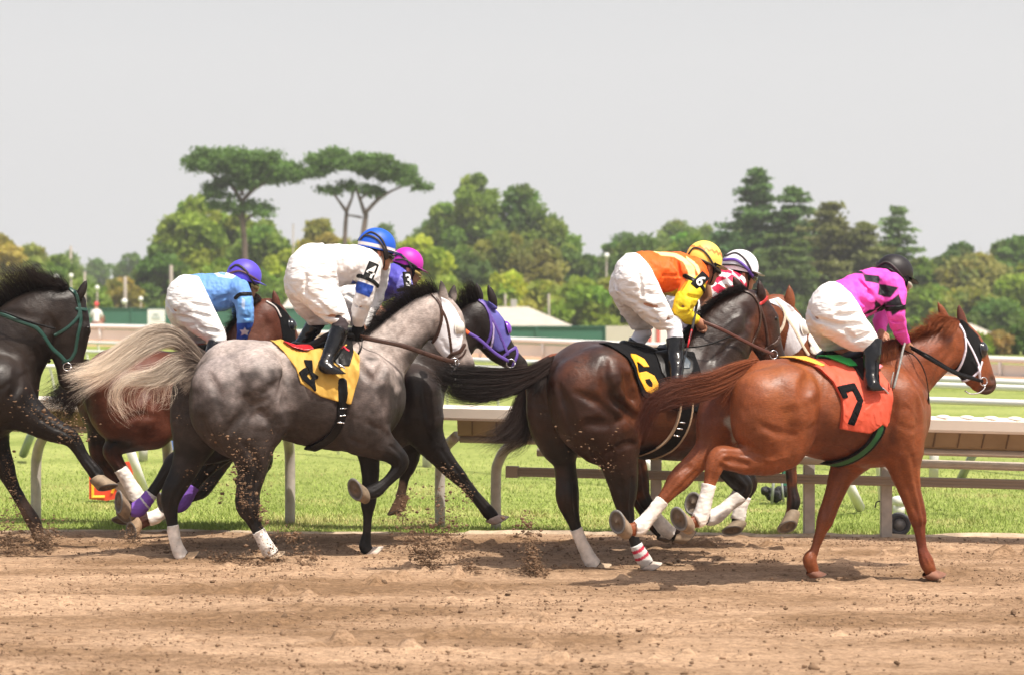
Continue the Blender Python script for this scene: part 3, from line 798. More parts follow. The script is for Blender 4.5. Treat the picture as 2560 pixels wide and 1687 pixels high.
    def number(s, txt, c, up, size, y, parent, plate, col=(.8, .8, .78), w_=30, hh=48, rot=0):
        """armband plate with a digit, facing the camera side; c px centre; up px direction of the digit's top"""
        p = surf(s, s.jf, *c); Nn = normal(s.jf, p, .02); Nn[2] *= .4; Nn /= np.linalg.norm(Nn); p = p + Nn * .010; k = s.sc(*c, y); U = np.array([up[0], 0, -up[1]], float); U /= np.linalg.norm(U)
        U = U - Nn * (U @ Nn); U /= np.linalg.norm(U); Rt = np.cross(U, Nn); Rt /= np.linalg.norm(Rt); Nn = np.cross(Rt, U)
        V = []; Q = []; nx = 8
        for q in range(2):
            for i in range(nx + 1):
                for j in (-1, 1):
                    sx = (i / nx - .5) * w_ * k; V.append(p + Rt * sx + U * j * hh * k / 2 + Nn * (-(sx / .06)**2 * .03 + (.004 if q else -.006)))
        for q in range(2):
            for i in range(nx): b0 = q * (nx + 1) * 2 + i * 2; Q.append([b0, b0 + 1, b0 + 3, b0 + 2])
        for i in range(nx):
            for j in (0, 1): b0 = i * 2 + j; b1 = b0 + (nx + 1) * 2; Q.append([b0, b0 + 2, b1 + 2, b1])
        for i in (0, nx): b0 = i * 2; b1 = b0 + (nx + 1) * 2; Q.append([b0, b0 + 1, b1 + 1, b1])
        pl = mesh_obj('number_plate', np.array(V), np.array(Q), plate, parent, False)
        cu = bpy.data.curves.new('digit', 'FONT'); cu.body = txt; cu.size = 1; cu.align_x = 'CENTER'; cu.align_y = 'CENTER'; cu.extrude = .02; cu.offset = .025
        to = bpy.data.objects.new('digit', cu); COL.objects.link(to)
        bpy.context.view_layer.update(); dg = bpy.context.evaluated_depsgraph_get(); me = bpy.data.meshes.new_from_object(to.evaluated_get(dg)); bpy.data.objects.remove(to)
        co_ = np.zeros(len(me.vertices) * 3); me.vertices.foreach_get('co', co_); co_ = co_.reshape(-1, 3)
        cx = (co_[:, :2].max(0) + co_[:, :2].min(0)) / 2; co_[:, :2] -= cx; sz = size * k / (co_[:, 1].max() - co_[:, 1].min())
        sx = co_[:, 0] * sz * .95
        W = p + Rt * sx[:, None] + U * (co_[:, 1] * sz)[:, None] + Nn * ((-(sx / .06)**2 * .03) + .0085 + co_[:, 2] * .09)[:, None]
        me.vertices.foreach_set('co', W.ravel()); me.update(); me.materials.clear(); me.materials.append(mat('digit_' + str(col[0])[:3], col, rough=.5))
        do = bpy.data.objects.new('digit', me); COL.objects.link(do); do.parent = pl
        return pl
# ------------------------------------------------------------------ shared materials
white_wrap = mat('white_bandage', (.72, .66, .60), rough=.85, bump=.002, bscale=70, stretch=(.4, .4, 1), vary=.28, vscale=16)
dirty_wrap = mat('dusty_bandage', (.55, .46, .36), rough=.9, bump=.002, bscale=70, stretch=(.4, .4, 1), vary=.25, vscale=12)
col_wrap = mat('coloured_bandage', attr=True, rough=.8, bump=.002, bscale=70, vary=.12, vscale=12)
brown_leather = mat('brown_leather', (.05, .022, .014), rough=.4, vary=.3, vscale=30)
black_leather = mat('black_leather', (.005, .0045, .005), rough=.4, spec=.2)
black_cloth = mat('black_cloth', (.008, .008, .009), rough=.85, spec=.08, bump=.003, bscale=30)
white_cloth = mat('white_hood_cloth', (.74, .73, .76), rough=.8, bump=.004, bscale=22)
steel = mat('steel', (.7, .7, .72), rough=.2, metal=1)
rubber_strap = mat('goggle_elastic', (.025, .018, .018), rough=.6)
hair_m = mat('horse_hair', attr=True, rough=.5, spec=.2)
lens = mat('goggle_lens', (.02, .015, .012), rough=.1, coat=.5)
BLK = (.0055, .0042, .004)

def fine_line(pts): return pts

# ================================================================== the grey
Gc = Animal('grey', 680, 15.22, 15)
DC = dict(label='dapple grey horse with white hood and yellow saddle cloth, blond tail streaming behind',
    coat=(.034, .025, .022), rough=.52, dapple=.16, mat='grey_coat', spec=.3,
    torso=[(592, 958, 110), (650, 966, 116), (735, 982, 120), (815, 992, 130), (880, 990, 133), (915, 985, 88)],
    neck=[(880, 925, 92), (945, 898, 76), (1010, 833, 59), (1060, 792, 53), (1092, 775, 40)],
    head=[(1092, 768, 40, 0, .5), (1112, 805, 50, 0, .5), (1126, 848, 41, 0, .48), (1146, 883, 29), (1166, 912, 22), (1172, 925, 17)],
    ears=[((1112, 760), (1103, 703), -.05), ((1128, 758), (1136, 712), .07)],
    legs=[dict(y=-.16, c=[[(560, 975, 84), (560, 1030, 84), (590, 1080, 66)], [(640, 960, 95), (670, 1030, 62), (668, 1075, 44)],
                          [(635, 1060, 70), (630, 1120, 55), (630, 1175, 38), (621, 1225, 31), (620, 1260, 31), (630, 1295, 19), (648, 1330, 15), (668, 1368, 17), (680, 1385, 17)]], dark=(2, BLK)),
          dict(y=.15, c=[[(505, 985, 76), (490, 1050, 65), (490, 1100, 52)],
                         [(490, 1085, 54), (474, 1140, 40), (455, 1185, 32), (432, 1228, 28), (425, 1262, 21), (430, 1300, 14), (438, 1350, 13.5), (450, 1382, 15.5), (460, 1392, 16)]], dark=(1, BLK)),
          dict(y=-.17, c=[[(915, 955, 72), (912, 1030, 72), (900, 1080, 58)], [(905, 1075, 56), (940, 1105, 42), (978, 1128, 29), (1000, 1153, 23), (992, 1177, 17), (966, 1204, 13), (938, 1226, 18), (915, 1232, 15)]], dark=(2, BLK)),
          dict(y=.13, c=[[(900, 1060, 50), (920, 1130, 29), (926, 1190, 22), (921, 1250, 20), (919, 1290, 12), (917, 1330, 11), (913, 1364, 16), (922, 1376, 14)]], dark=(1, BLK))],
    carve=[([(716, 895), (722, 960), (716, 1010), (722, 1050)], 22, 11), ([(560, 1090), (600, 1040), (640, 1010), (668, 1000)], 14, 4), ([(635, 1040), (655, 1030), (672, 1060)], 10, 4),
           ([(845, 900), (850, 960), (862, 1040), (868, 1080)], 16, 5), ([(960, 905), (940, 960), (960, 1030)], 14, 4), ([(1085, 855), (1095, 800), (1088, 770)], 12, 5),
           ([(920, 1060), (955, 1075)], 12, 5), ([(520, 930), (545, 985), (550, 1040)], 16, 6), ([(610, 1110), (640, 1150), (640, 1200)], 8, 4), ([(880, 880), (900, 920), (935, 960)], 12, 5), ([(740, 1080), (800, 1100)], 14, 4), ([(1030, 800), (1000, 850), (965, 900)], 14, 5), ([(870, 1095), (910, 1110)], 10, 4), ([(690, 1000), (710, 930), (690, 880)], 16, 4), ([(505, 1040), (530, 1100), (570, 1150)], 12, 4), ([(1148, 870), (1130, 890)], 6, 3), ([(1184, 921), (1181, 926)], 4.5, 4), ([(1162, 928), (1146, 921)], 3, 2.2), ([(1106, 852), (1118, 872), (1136, 876)], 6, 2.5)],
    bump=[([(600, 930), (650, 950)], 40, 7), ([(680, 1030), (702, 1050)], 24, 6), ([(905, 960), (915, 1010)], 40, 6), ([(1115, 830), (1118, 850)], 26, 3), ([(970, 1070), (985, 1100)], 9, 4), ([(610, 1010), (640, 1040)], 24, 5), ([(1180, 912), (1184, 918)], 6, 3)],
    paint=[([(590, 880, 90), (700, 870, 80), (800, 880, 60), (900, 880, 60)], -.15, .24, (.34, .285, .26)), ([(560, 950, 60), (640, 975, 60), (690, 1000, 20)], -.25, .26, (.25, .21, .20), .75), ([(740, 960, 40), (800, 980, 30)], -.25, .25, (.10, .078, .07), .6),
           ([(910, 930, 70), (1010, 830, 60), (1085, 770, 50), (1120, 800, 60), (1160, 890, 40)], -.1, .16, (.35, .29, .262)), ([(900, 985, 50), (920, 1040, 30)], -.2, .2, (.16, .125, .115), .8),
           ([(1030, 890, 20), (1060, 870, 20), (1075, 845, 20)], -.1, .1, (.05, .04, .036)), ([(560, 1060, 50), (620, 1090, 40)], -.2, .2, (.05, .038, .034)),
           ([(1176, 918, 16)], -.05, .06, (.06, .045, .042)), ([(1110, 706, 12), (1106, 740, 10)], 0, .03, (.012, .01, .01))],
    hoofs=[((676, 1384), (690, 1398), -.16, (1, .3), 48, dict(wallc=(.45, .33, .22))), ((462, 1388), (478, 1400), .15, (1, .2), 48, dict(wallc=(.5, .34, .2))),
           ((912, 1231), (878, 1232), -.17, (-.2, -1), 62, dict(tilt=-.55)), ((924, 1374), (938, 1386), .13, (1, .4), 46, dict(wallc=(.55, .45, .38)))],
    wraps=[(0, .745, .985, white_wrap, dict(dr=.005)), (1, .66, .97, white_wrap, dict(dr=.005))])
Gc.build(DC)
# tack
yel = mat('yellow_saddlecloth', (.56, .33, .055), rough=.7, bump=.01, bscale=7, stretch=(1.5, 1, .7))
cl = Gc.shell('saddle_cloth', .02, yel, poly=[(683, 842), (716, 846), (760, 880), (800, 872), (880, 860), (901, 890), (895, 940), (874, 1010), (850, 1005), (800, 990), (752, 958), (742, 920), (716, 880)], yref=-.3, noise=.020, nsc=11)
Gc.shell('cloth_number', .036, black_cloth, poly=[(764, 899), (784, 900), (784, 930), (797, 940), (794, 947), (787, 948), (790, 975), (786, 978), (776, 965), (757, 948), (749, 930), (762, 920), (771, 917), (776, 930), (768, 938), (776, 948), (781, 945), (771, 922)], yref=-.32, noise=.020, nsc=11, ylim=(-.6, -.1), parent=cl, h=.0045)
gg = Gc.shell('girth', .027, black_leather, line=[(856, 955), (857, 1010), (852, 1050), (832, 1095), (790, 1132)], hw=11.5, yref=-.33, ylim=(-.6, .02))
Gc.shell('girth_buckle', .033, steel, line=[(851, 1021), (866, 1020)], hw=1.6, yref=-.34, ylim=(-.6, 0), h=.004, parent=gg)
Gc.shell('girth_buckle', .033, steel, line=[(850, 1039), (864, 1038)], hw=1.6, yref=-.34, ylim=(-.6, 0), h=.004, parent=gg)
Gc.shell('girth_buckle', .033, steel, line=[(845, 1056), (861, 1057)], hw=1.6, yref=-.34, ylim=(-.6, 0), h=.004, parent=gg)
Gc.shell('hood', .007, white_cloth, poly=[(1103, 742), (1124, 752), (1140, 770), (1156, 800), (1161, 846), (1155, 872), (1124, 896), (1102, 892), (1078, 869), (1092, 842), (1104, 815), (1108, 780)], yref=-.09, h=.005, noise=.003, nsc=20)
Gc.cup(1150, 818, 15, mat('white_plastic', (.75, .70, .62), rough=.35))
def bridle(H, m, lines, w_=3.4, t=.013, names=None):
    for i, l in enumerate(lines): H.shell(names[i] if names else 'bridle_strap', t, m, line=l, hw=w_, yref=-.1, h=.0045)
bridle(Gc, brown_leather, [[(1084, 734), (1100, 756), (1106, 775)], [(1106, 775), (1106, 800), (1098, 835), (1086, 862)], [(1106, 775), (1118, 800), (1128, 850), (1133, 882)]], names=['crown_strap', 'throat_strap', 'cheek_strap'])
Gc.shell('noseband', .014, brown_leather, line=[(1164, 862), (1152, 878), (1132, 886), (1122, 900)], hw=5, yref=-.08, h=.0045)
Gc.shell('noseband', .012, brown_leather, line=[(1168, 874), (1160, 888), (1142, 900), (1134, 915)], hw=2.5, yref=-.08, h=.0045)
Gc.strap('rein', [(900, 842, -.14), (930, 848, -.2), (1000, 862, -.22), (1060, 882, -.17), (1110, 898, -.13), (1137, 904, -.10)], 12, brown_leather, thick=.2)
rg = MB(); c_ = Gc.L(1136, 906, -.10); rg.tube([c_ + np.array([math.cos(a) * .034, 0, math.sin(a) * .034]) for a in np.linspace(0, 6.28, 20)], .004, 6); rg.build('bit_ring', steel, Gc.root, True)
Gc.strap('bit_chain', [(1137, 900, -.1), (1140, 915, -.10), (1132, 928, -.09), (1124, 932, -.08)], 4, steel, thick=.6)
BLOND = ((.20, .155, .125), (.98, .84, .68))
tl = Gc.hair('tail', [[(503, 890), (478, 856, -.02), (430, 822, -.06), (380, 818, -.10), (320, 850, -.12), (250, 905, -.12), (185, 955, -.10)],
                 [(500, 900), (470, 872, -.02), (425, 840, -.06), (370, 850, -.10), (310, 885, -.12), (245, 925, -.12), (150, 930, -.08)],
                 [(500, 905), (468, 890, -.02), (430, 862, -.08), (370, 880, -.14), (300, 925, -.15), (230, 975, -.14), (190, 1010, -.12)],
                 ], 1540, 0.0012, hair_m, spread=.021, seg=26, colors=BLOND, seed=3, tip=.15, wild=1.0)
Gc.hair('tail_lock', [[(498, 912), (470, 905), (435, 890, -.10), (380, 925, -.16), (310, 945, -.18), (275, 985, -.16), (300, 1040, -.14)],
                 [(498, 918), (472, 920), (440, 920, -.10), (385, 955, -.15), (305, 960, -.18), (292, 1010, -.16), (335, 1062, -.14)],
                 [(497, 915), (480, 925), (455, 940, -.06), (430, 960, -.1), (437, 985, -.1), (432, 1005, -.1), (395, 1003, -.1)]],
         540, 0.0011, hair_m, spread=.022, seg=26, colors=BLOND, seed=8, tip=.15, wild=1.4)
Gc.hair('tail_root', [[(515, 882), (490, 866), (455, 850, -.05), (420, 850, -.08)], [(512, 900), (488, 900), (455, 895, -.06), (425, 900, -.09)], [(505, 920), (485, 930), (465, 945, -.05), (440, 960, -.09)], [(503, 930), (490, 950), (475, 970, -.04), (462, 985, -.07)]],
        1200, 0.0013, hair_m, spread=.014, seg=12, colors=((.10, .08, .07), (.24, .18, .14)), seed=5, tip=.3)
Gc.mane([(915, 850), (945, 818), (975, 788), (1005, 765), (1035, 745), (1065, 733), (1092, 728)], [(-30, 8), (-40, -5), (-45, -12), (-45, -18), (-42, -22), (-38, -24), (-20, -24)], 1540, 0.0015, hair_m, colors=((.014, .011, .011), (.03, .022, .02)), spread=.022, yfall=-.09)
Gc.hair('forelock', [[(1100, 735), (1112, 738, -.02), (1122, 760, -.04)], [(1112, 735), (1125, 740, -.02), (1132, 765, -.04)]], 84, 0.0014, hair_m, spread=.01, seg=8, colors=((.014, .011, .011), (.05, .04, .035)))
# saddle
def saddle(H, pts, flap, cushion=None, under=None, m=black_leather, y=-.29, red=None):
    """pts: seat chain (px,py,r); flap polygon px"""
    c = H.ch([(a, b, r, 0, f_) for a, b, r, f_ in pts]); lo, hi = grow_box([c], .03); g = Field(lo, hi, .006); g.chain(c, .02)
    V, Q = g.nets(); s_ = mesh_obj('saddle', V, Q, m, H.root, True)
    if flap: H.shell('saddle_flap', .032, m, poly=flap, yref=y, parent=s_, ylim=(-.7, 0.7), h=.006)
    return s_
sdl = saddle(Gc, [(735, 862, 9, 3.2), (770, 868, 12, 3.5), (800, 858, 14, 3.2), (830, 843, 16, 2.6), (880, 838, 20, 2.2), (895, 850, 16, 2)], [(826, 850), (893, 842), (888, 880), (872, 915), (846, 914), (828, 890)])
Gc.shell('saddle_pad', .036, mat('red_pad', (.5, .012, .02), rough=.3), poly=[(712, 850), (748, 862), (782, 860), (790, 872), (768, 876), (738, 868)], yref=-.25, parent=sdl)
Gc.shell('flap_emblem', .0365, mat('red_emblem', (.6, .02, .05), rough=.5), line=[(858, 864), (863, 870), (868, 866), (874, 873), (879, 876)], hw=2.2, yref=-.33, ylim=(-.7, -.1), parent=sdl, h=.004)
Gc.strap('neck_strap', [(897, 838, -.1), (905, 848, -.16), (903, 870, -.2), (895, 885, -.24)], 9, black_leather)

# rider in white
Jc = Rider(Gc)
DJ = dict(pelvis=0, seed=2,
    ch=dict(pelvis=[(762, 700, 46, 0, 1.25), (778, 680, 64, 0, 1.12), (790, 672, 60, 0, 1.15)],
            torso=[(790, 675, 62, 0, 1.25), (850, 664, 52, 0, 1.42), (900, 662, 47, 0, 1.55), (920, 660, 38, 0, 1.3)],
            thigh=[(775, 700, 60, -.10), (800, 735, 50, -.14), (828, 768, 42, -.18), (852, 798, 27, -.21)],
            thigh_far=[(752, 715, 46, .10), (768, 755, 40, .16), (785, 785, 30, .2), (800, 806, 24, .22)],
            shin=[(852, 800, 22, -.22), (840, 850, 19, -.25), (815, 905, 14, -.28), (808, 925, 13, -.28), (850, 940, 10, -.28)],
            shin_far=[(798, 808, 20, .22), (765, 850, 17, .25), (735, 890, 13, .27)],
            arm=[(922, 662, 31, -.17), (922, 695, 28, -.2), (912, 735, 24, -.22), (902, 770, 21, -.18), (897, 800, 17, -.13), (896, 815, 13, -.10)],
            arm_far=[(945, 665, 30, .18), (940, 730, 24, .22), (918, 790, 17, .13), (910, 815, 13, .08)],
            neck=[(930, 660, 24), (950, 650, 22)]),
    head=[(946, 625, 34), (955, 640, 31), (968, 655, 20), (974, 664, 11)],
    face=[(984, 648, 5), (944, 641, 8, -.085, .5)],
    hair=[[(925, 640, 16), (935, 655, 14)]],
    pclip=[((806, 560), (856, 735), -.2), ((900, 812), (750, 815), -.2)],
    creases={'breeches': [([(760, 730), (800, 760), (830, 790)], 7), ([(810, 700), (850, 740)], 6), ([(716, 700), (740, 735), (760, 760)], 7), ([(800, 790), (850, 790)], 5), ([(765, 690), (765, 730)], 5)],
             'silk_jacket': [([(848, 690), (880, 700), (900, 690)], 7), ([(925, 700), (915, 720)], 6), ([(885, 760), (910, 770)], 4)]},
    jcol=(.70, .67, .66), jclip=[((920, 818), (880, 818), -.1)],
    jpat=[([(885, 690), (940, 700), (935, 712), (895, 690)], (.75, .72, .7), -.2), ([(886, 700), (930, 715), (927, 728), (918, 745), (888, 733)], (.012, .045, .26), -.2, -.05), ([(892, 688), (935, 703), (930, 716), (888, 701)], (.8, .77, .72), -.2, -.05)],
    shin=[(850, 822, 24, -.23), (838, 855, 22, -.25), (822, 888, 18, -.28), (814, 908, 17, -.285)],
    foot=[(812, 915, 17, -.285), (835, 930, 16, -.29), (860, 942, 11, -.29), (870, 947, 7, -.29)],
    shin_far=[(785, 815, 22, .24), (765, 845, 19, .26), (742, 875, 16, .28)],
    sock=dict(c=[(852, 800, 22, -.22), (848, 822, 20, -.23)], m=mat('dark_sock', (.06, .045, .05), rough=.9)),
    sock_far=dict(c=[(798, 800, 20, .22), (785, 822, 19, .24)], m=mat('black_sock', (.015, .012, .014), rough=.9)))
DJ['hel'] = ((942, 614), (.22, -1)); DJ['hsz'] = 1.0
Jc.build(DJ, 'jockey in white silks with blue sleeve band and blue helmet, armband number 4')
Jc.helmet((942, 614), (48, 44), (.22, -1), (.012, .09, .52), pats=[(-.16, .02, (.75, .68, .66))],
    straps=[([(899, 600), (915, 588), (945, 600), (962, 628), (966, 650)], 5, rubber_strap), ([(908, 590), (928, 580), (953, 596), (967, 625), (970, 648)], 4, rubber_strap)])
Jc.gear(lens)
Jc.solid('glove', [[(896, 818, 15, -.10), (893, 835, 17, -.09), (900, 846, 12, -.08)]], black_cloth, noise=.003)
Jc.band('armband', [(898, 690), (925, 702), (945, 716)], 5, black_leather, ylim=-.08)
Jc.number('4', (927, 679), (.42, -1), 34, -.325, Jc.root, black_leather, w_=27, hh=46, rot=.15)
MB().tube([Jc.L(*p, -.30) for p in ((838, 905), (860, 918), (876, 935), (877, 950), (862, 958), (842, 956))], .007, 8).build('stirrup', steel, Jc.root, True)
MB().tube([Jc.L(*p, -.30) for p in ((838, 955), (858, 954), (876, 945))], .009, 8, flat=2).build('stirrup', steel, Jc.root, True)
# ================================================================== chestnut number 7
Hs = Animal('chestnut', 2200, 14.0, 21)
CH7 = (.19, .050, .015)
DG = dict(label='chestnut horse in black hood with orange-red number 7 saddle cloth, leading on the right',
    coat=CH7, rough=.44, mat='chestnut_coat', spec=.34,
    torso=[(1925, 1002, 104), (1975, 1008, 112), (2050, 1022, 122), (2130, 1030, 131), (2190, 1032, 136), (2222, 1040, 104)],
    neck=[(2205, 975, 100), (2240, 950, 86), (2290, 912, 72), (2340, 880, 58), (2382, 852, 50)],
    head=[(2395, 838, 40, 0, .52), (2414, 878, 55, 0, .5), (2436, 918, 46, 0, .48), (2453, 945, 36, 0, .5), (2464, 958, 29, 0, .6), (2472, 964, 19)],
    ears=[((2411, 828), (2396, 762), -.05), ((2370, 812), (2345, 757), .09)], earw=13,
    legs=[dict(y=-.17, c=[[(1905, 1005, 82), (1905, 1060, 78), (1920, 1110, 58)], [(1960, 1000, 92), (1975, 1070, 66), (1962, 1120, 50)],
                          [(1975, 1090, 58), (1935, 1135, 49), (1880, 1150, 37), (1832, 1147, 31), (1800, 1142, 28), (1786, 1165, 24), (1776, 1200, 17), (1764, 1245, 16), (1752, 1290, 19), (1740, 1303, 16), (1722, 1306, 15)]]),
          dict(y=.16, c=[[(1835, 1010, 84), (1800, 1060, 62), (1790, 1110, 44)],
                         [(1800, 1085, 48), (1765, 1130, 34), (1730, 1165, 28), (1700, 1195, 29), (1678, 1222, 22), (1652, 1255, 16), (1622, 1292, 16), (1598, 1318, 19), (1580, 1322, 15), (1565, 1320, 15)]]),
          dict(y=-.17, c=[[(2235, 1000, 76), (2245, 1070, 70), (2255, 1120, 55)], [(2250, 1105, 56), (2260, 1165, 42), (2276, 1230, 28), (2294, 1290, 23), (2298, 1318, 16), (2305, 1370, 12.5), (2316, 1404, 18.5), (2326, 1426, 15)]]),
          dict(y=.13, c=[[(2150, 1120, 55), (2110, 1175, 36), (2086, 1235, 25), (2064, 1296, 22), (2051, 1330, 14), (2036, 1375, 11.5), (2024, 1398, 18), (2032, 1424, 15)]])],
    carve=[([(2018, 1050), (2012, 980), (2030, 930)], 30, 9), ([(2250, 905), (2290, 960), (2310, 1010)], 12, 5), ([(2170, 1085), (2215, 1130)], 12, 4), ([(2080, 1110), (2140, 1130)], 14, 4), ([(2245, 1060), (2285, 1075)], 10, 4), ([(1900, 1060), (1940, 1080), (1980, 1085)], 12, 5), ([(2350, 880), (2372, 842)], 8, 4), ([(2016, 1075), (2040, 1060)], 20, 6), 
           ([(2236, 985), (2226, 1050), (2215, 1110)], 18, 9), ([(2290, 990), (2296, 1050), (2288, 1110)], 12, 5), ([(2250, 1150), (2268, 1210), (2284, 1270)], 9, 4), ([(2277, 1140), (2290, 1200)], 7, 3),
           ([(1870, 1160), (1830, 1148), (1805, 1165)], 11, 4), ([(1872, 1110), (1900, 1130)], 12, 4), ([(2382, 905), (2393, 860), (2388, 830)], 13, 5), ([(2330, 960), (2352, 915), (2380, 880)], 11, 4), ([(2060, 1290), (2070, 1240)], 6, 3),
           ([(2484, 943), (2481, 949)], 5, 5), ([(2484, 968), (2462, 972), (2446, 968)], 3.5, 3), ([(2292, 1320), (2300, 1370)], 5, 2.5), ([(1692, 1180), (1720, 1165)], 7, 3), ([(2440, 960), (2425, 968)], 5, 2)],
    bump=[([(1930, 950), (1960, 930)], 40, 7), ([(2225, 960), (2262, 1010)], 36, 6), ([(2262, 1040), (2272, 1090)], 30, 10), ([(2262, 1140), (2268, 1180)], 16, 6), ([(2150, 1060), (2170, 1120)], 30, 4), ([(1975, 1100), (1990, 1130)], 22, 6), ([(1815, 1128), (1860, 1122), (1900, 1125)], 6, 3), ([(2310, 900), (2350, 868), (2375, 850)], 13, 4),
          ([(1800, 1150), (1830, 1170), (1870, 1178)], 6, 3), ([(2402, 868), (2408, 880)], 22, 4), ([(2478, 938), (2486, 944)], 7, 3), ([(2050, 930), (2064, 990)], 5, 3), ([(2150, 1130), (2100, 1110), (2060, 1115)], 3, 2), ([(2262, 1180), (2275, 1220), (2282, 1260)], 3, 2), ([(2430, 900), (2445, 925), (2455, 935)], 3, 1.8), ([(2240, 985), (2270, 1010), (2295, 1050)], 3.4, 2), ([(1890, 1140), (1930, 1150), (1970, 1140)], 3.4, 2)],
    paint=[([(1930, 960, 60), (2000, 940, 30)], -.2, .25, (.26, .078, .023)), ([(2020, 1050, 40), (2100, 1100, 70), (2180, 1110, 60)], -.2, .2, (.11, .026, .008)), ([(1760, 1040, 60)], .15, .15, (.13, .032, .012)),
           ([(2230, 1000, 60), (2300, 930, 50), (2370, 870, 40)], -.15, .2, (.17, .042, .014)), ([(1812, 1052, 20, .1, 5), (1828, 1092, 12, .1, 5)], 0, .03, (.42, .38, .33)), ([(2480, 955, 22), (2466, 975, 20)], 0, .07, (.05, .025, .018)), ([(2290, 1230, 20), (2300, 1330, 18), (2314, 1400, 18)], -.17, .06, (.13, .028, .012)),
           ([(2395, 770, 10), (2402, 800, 10)], -.05, .03, (.07, .018, .01))],
    hoofs=[((1722, 1306), (1686, 1306), -.17, (-.1, -1), 66, dict(tilt=-.35, wallc=(.26, .19, .13))), ((1567, 1320), (1532, 1312), .16, (-.4, -1), 64, dict(tilt=-.35, wallc=(.26, .19, .13))),
           ((2326, 1428), (2336, 1448), -.17, (1, .5), 54, dict(wallc=(.20, .085, .05))), ((2033, 1426), (2040, 1444), .13, (.7, .9), 46, dict(wallc=(.15, .06, .035)))],
    wraps=[(0, .63, .90, white_wrap, dict(dr=.005)), (1, .55, .84, white_wrap, dict(dr=.005))])
Hs.build(DG)
redc = mat('orange_red_saddlecloth', (.64, .085, .04), rough=.7, bump=.012, bscale=7, stretch=(1.4, 1, .8))
cl = Hs.shell('saddle_cloth', .02, redc, poly=[(2036, 894), (2090, 888), (2150, 892), (2212, 905), (2226, 930), (2229, 1000), (2226, 1055), (2214, 1068), (2205, 1060), (2180, 1084), (2140, 1078), (2110, 1072), (2112, 1000), (2098, 955), (2072, 920)], yref=-.32, noise=.022, nsc=10)
Hs.shell('cloth_number', .040, black_cloth, poly=[(2107, 966), (2150, 957), (2164, 1000), (2142, 1064), (2125, 1059), (2148, 1002), (2141, 977), (2125, 980), (2129, 993), (2116, 996)], yref=-.34, noise=.022, nsc=10, ylim=(-.6, -.1), parent=cl, h=.0045)
grn = mat('green_girth', (.01, .10, .03), rough=.5)
gg = Hs.shell('girth', .028, grn, line=[(2212, 1060), (2205, 1085), (2190, 1120), (2165, 1155), (2125, 1180)], hw=10, yref=-.35, ylim=(-.65, .02))
Hs.shell('girth_edge', .031, black_leather, line=[(2218, 1062), (2213, 1088), (2197, 1125), (2172, 1160), (2135, 1184)], hw=3.2, yref=-.35, ylim=(-.65, .02), parent=gg)
Hs.shell('girth_edge', .031, black_leather, line=[(2203, 1062), (2196, 1088), (2180, 1120), (2155, 1150), (2115, 1172)], hw=2.6, yref=-.35, ylim=(-.65, .02), parent=gg)
Hs.shell('green_pad', .036, mat('green_pad', (.02, .42, .08), rough=.6), poly=[(2104, 888), (2125, 872), (2165, 884), (2168, 915), (2150, 916)], yref=-.3)
Hs.shell('yellow_pad', .034, mat('yellow_pad', (.75, .38, .04), rough=.7), poly=[(2000, 893), (2040, 890), (2070, 912), (2060, 916), (2030, 903)], yref=-.2)
blkhood = mat('black_hood_cloth', (.007, .007, .008), rough=.8, spec=.2, bump=.003, bscale=25)
Hs.shell('hood', .007, blkhood, poly=[(2392, 794), (2412, 800), (2434, 815), (2456, 838), (2466, 862), (2462, 895), (2456, 920), (2444, 935), (2425, 958), (2410, 962), (2384, 948), (2400, 935), (2408, 910), (2418, 880), (2418, 840), (2404, 812)], yref=-.1, h=.005, noise=.002, nsc=20)
Hs.cup(2459, 872, 16, mat('black_plastic', (.012, .012, .014), rough=.15, coat=.5))
lil = mat('white_nylon', (.72, .68, .78), rough=.5)
bridle(Hs, lil, [[(2380, 800), (2402, 808), (2414, 828), (2418, 850)], [(2418, 850), (2418, 880), (2410, 920), (2395, 960)], [(2416, 842), (2434, 872), (2450, 905), (2456, 920)], [(2462, 905), (2456, 925), (2440, 945), (2412, 962)], [(2452, 918), (2460, 945)]], w_=3, names=['crown_strap', 'throat_strap', 'cheek_strap', 'noseband', 'cheek_strap'])
Hs.strap('rein', [(2277, 868, -.12), (2330, 900, -.22), (2390, 933, -.17), (2440, 948, -.12), (2458, 953, -.11)], 9, black_leather, thick=.22)
Hs.strap('rein', [(2270, 862, -.12), (2325, 890, -.21), (2385, 926, -.17), (2436, 943, -.12)], 5, black_leather, thick=.3)
Hs.strap('yoke_strap', [(2262, 876, -.14), (2290, 892, -.22), (2312, 930, -.24), (2322, 985, -.22), (2322, 1010, -.19), (2312, 1032, -.16)], 3.4, black_leather, thick=.6)
Hs.strap('yoke_strap', [(2322, 985, -.22), (2318, 1012, -.2), (2308, 1025, -.2)], 5, black_leather, thick=.6)
rg = MB(); c_ = Hs.L(2459, 953, -.11); rg.tube([c_ + np.array([math.cos(a) * .028, 0, math.sin(a) * .028]) for a in np.linspace(0, 6.28, 20)], .004, 6); rg.build('bit_ring', steel, Hs.root, True)
Hs.strap('chin_ring', [(2458, 960, -.10), (2462, 968, -.11), (2450, 980, -.11), (2428, 984, -.09), (2412, 976, -.06)], 3.5, steel, thick=1)
Hs.eye(2462, 882, .012)
CHR = ((.22, .06, .02), (.07, .02, .012))
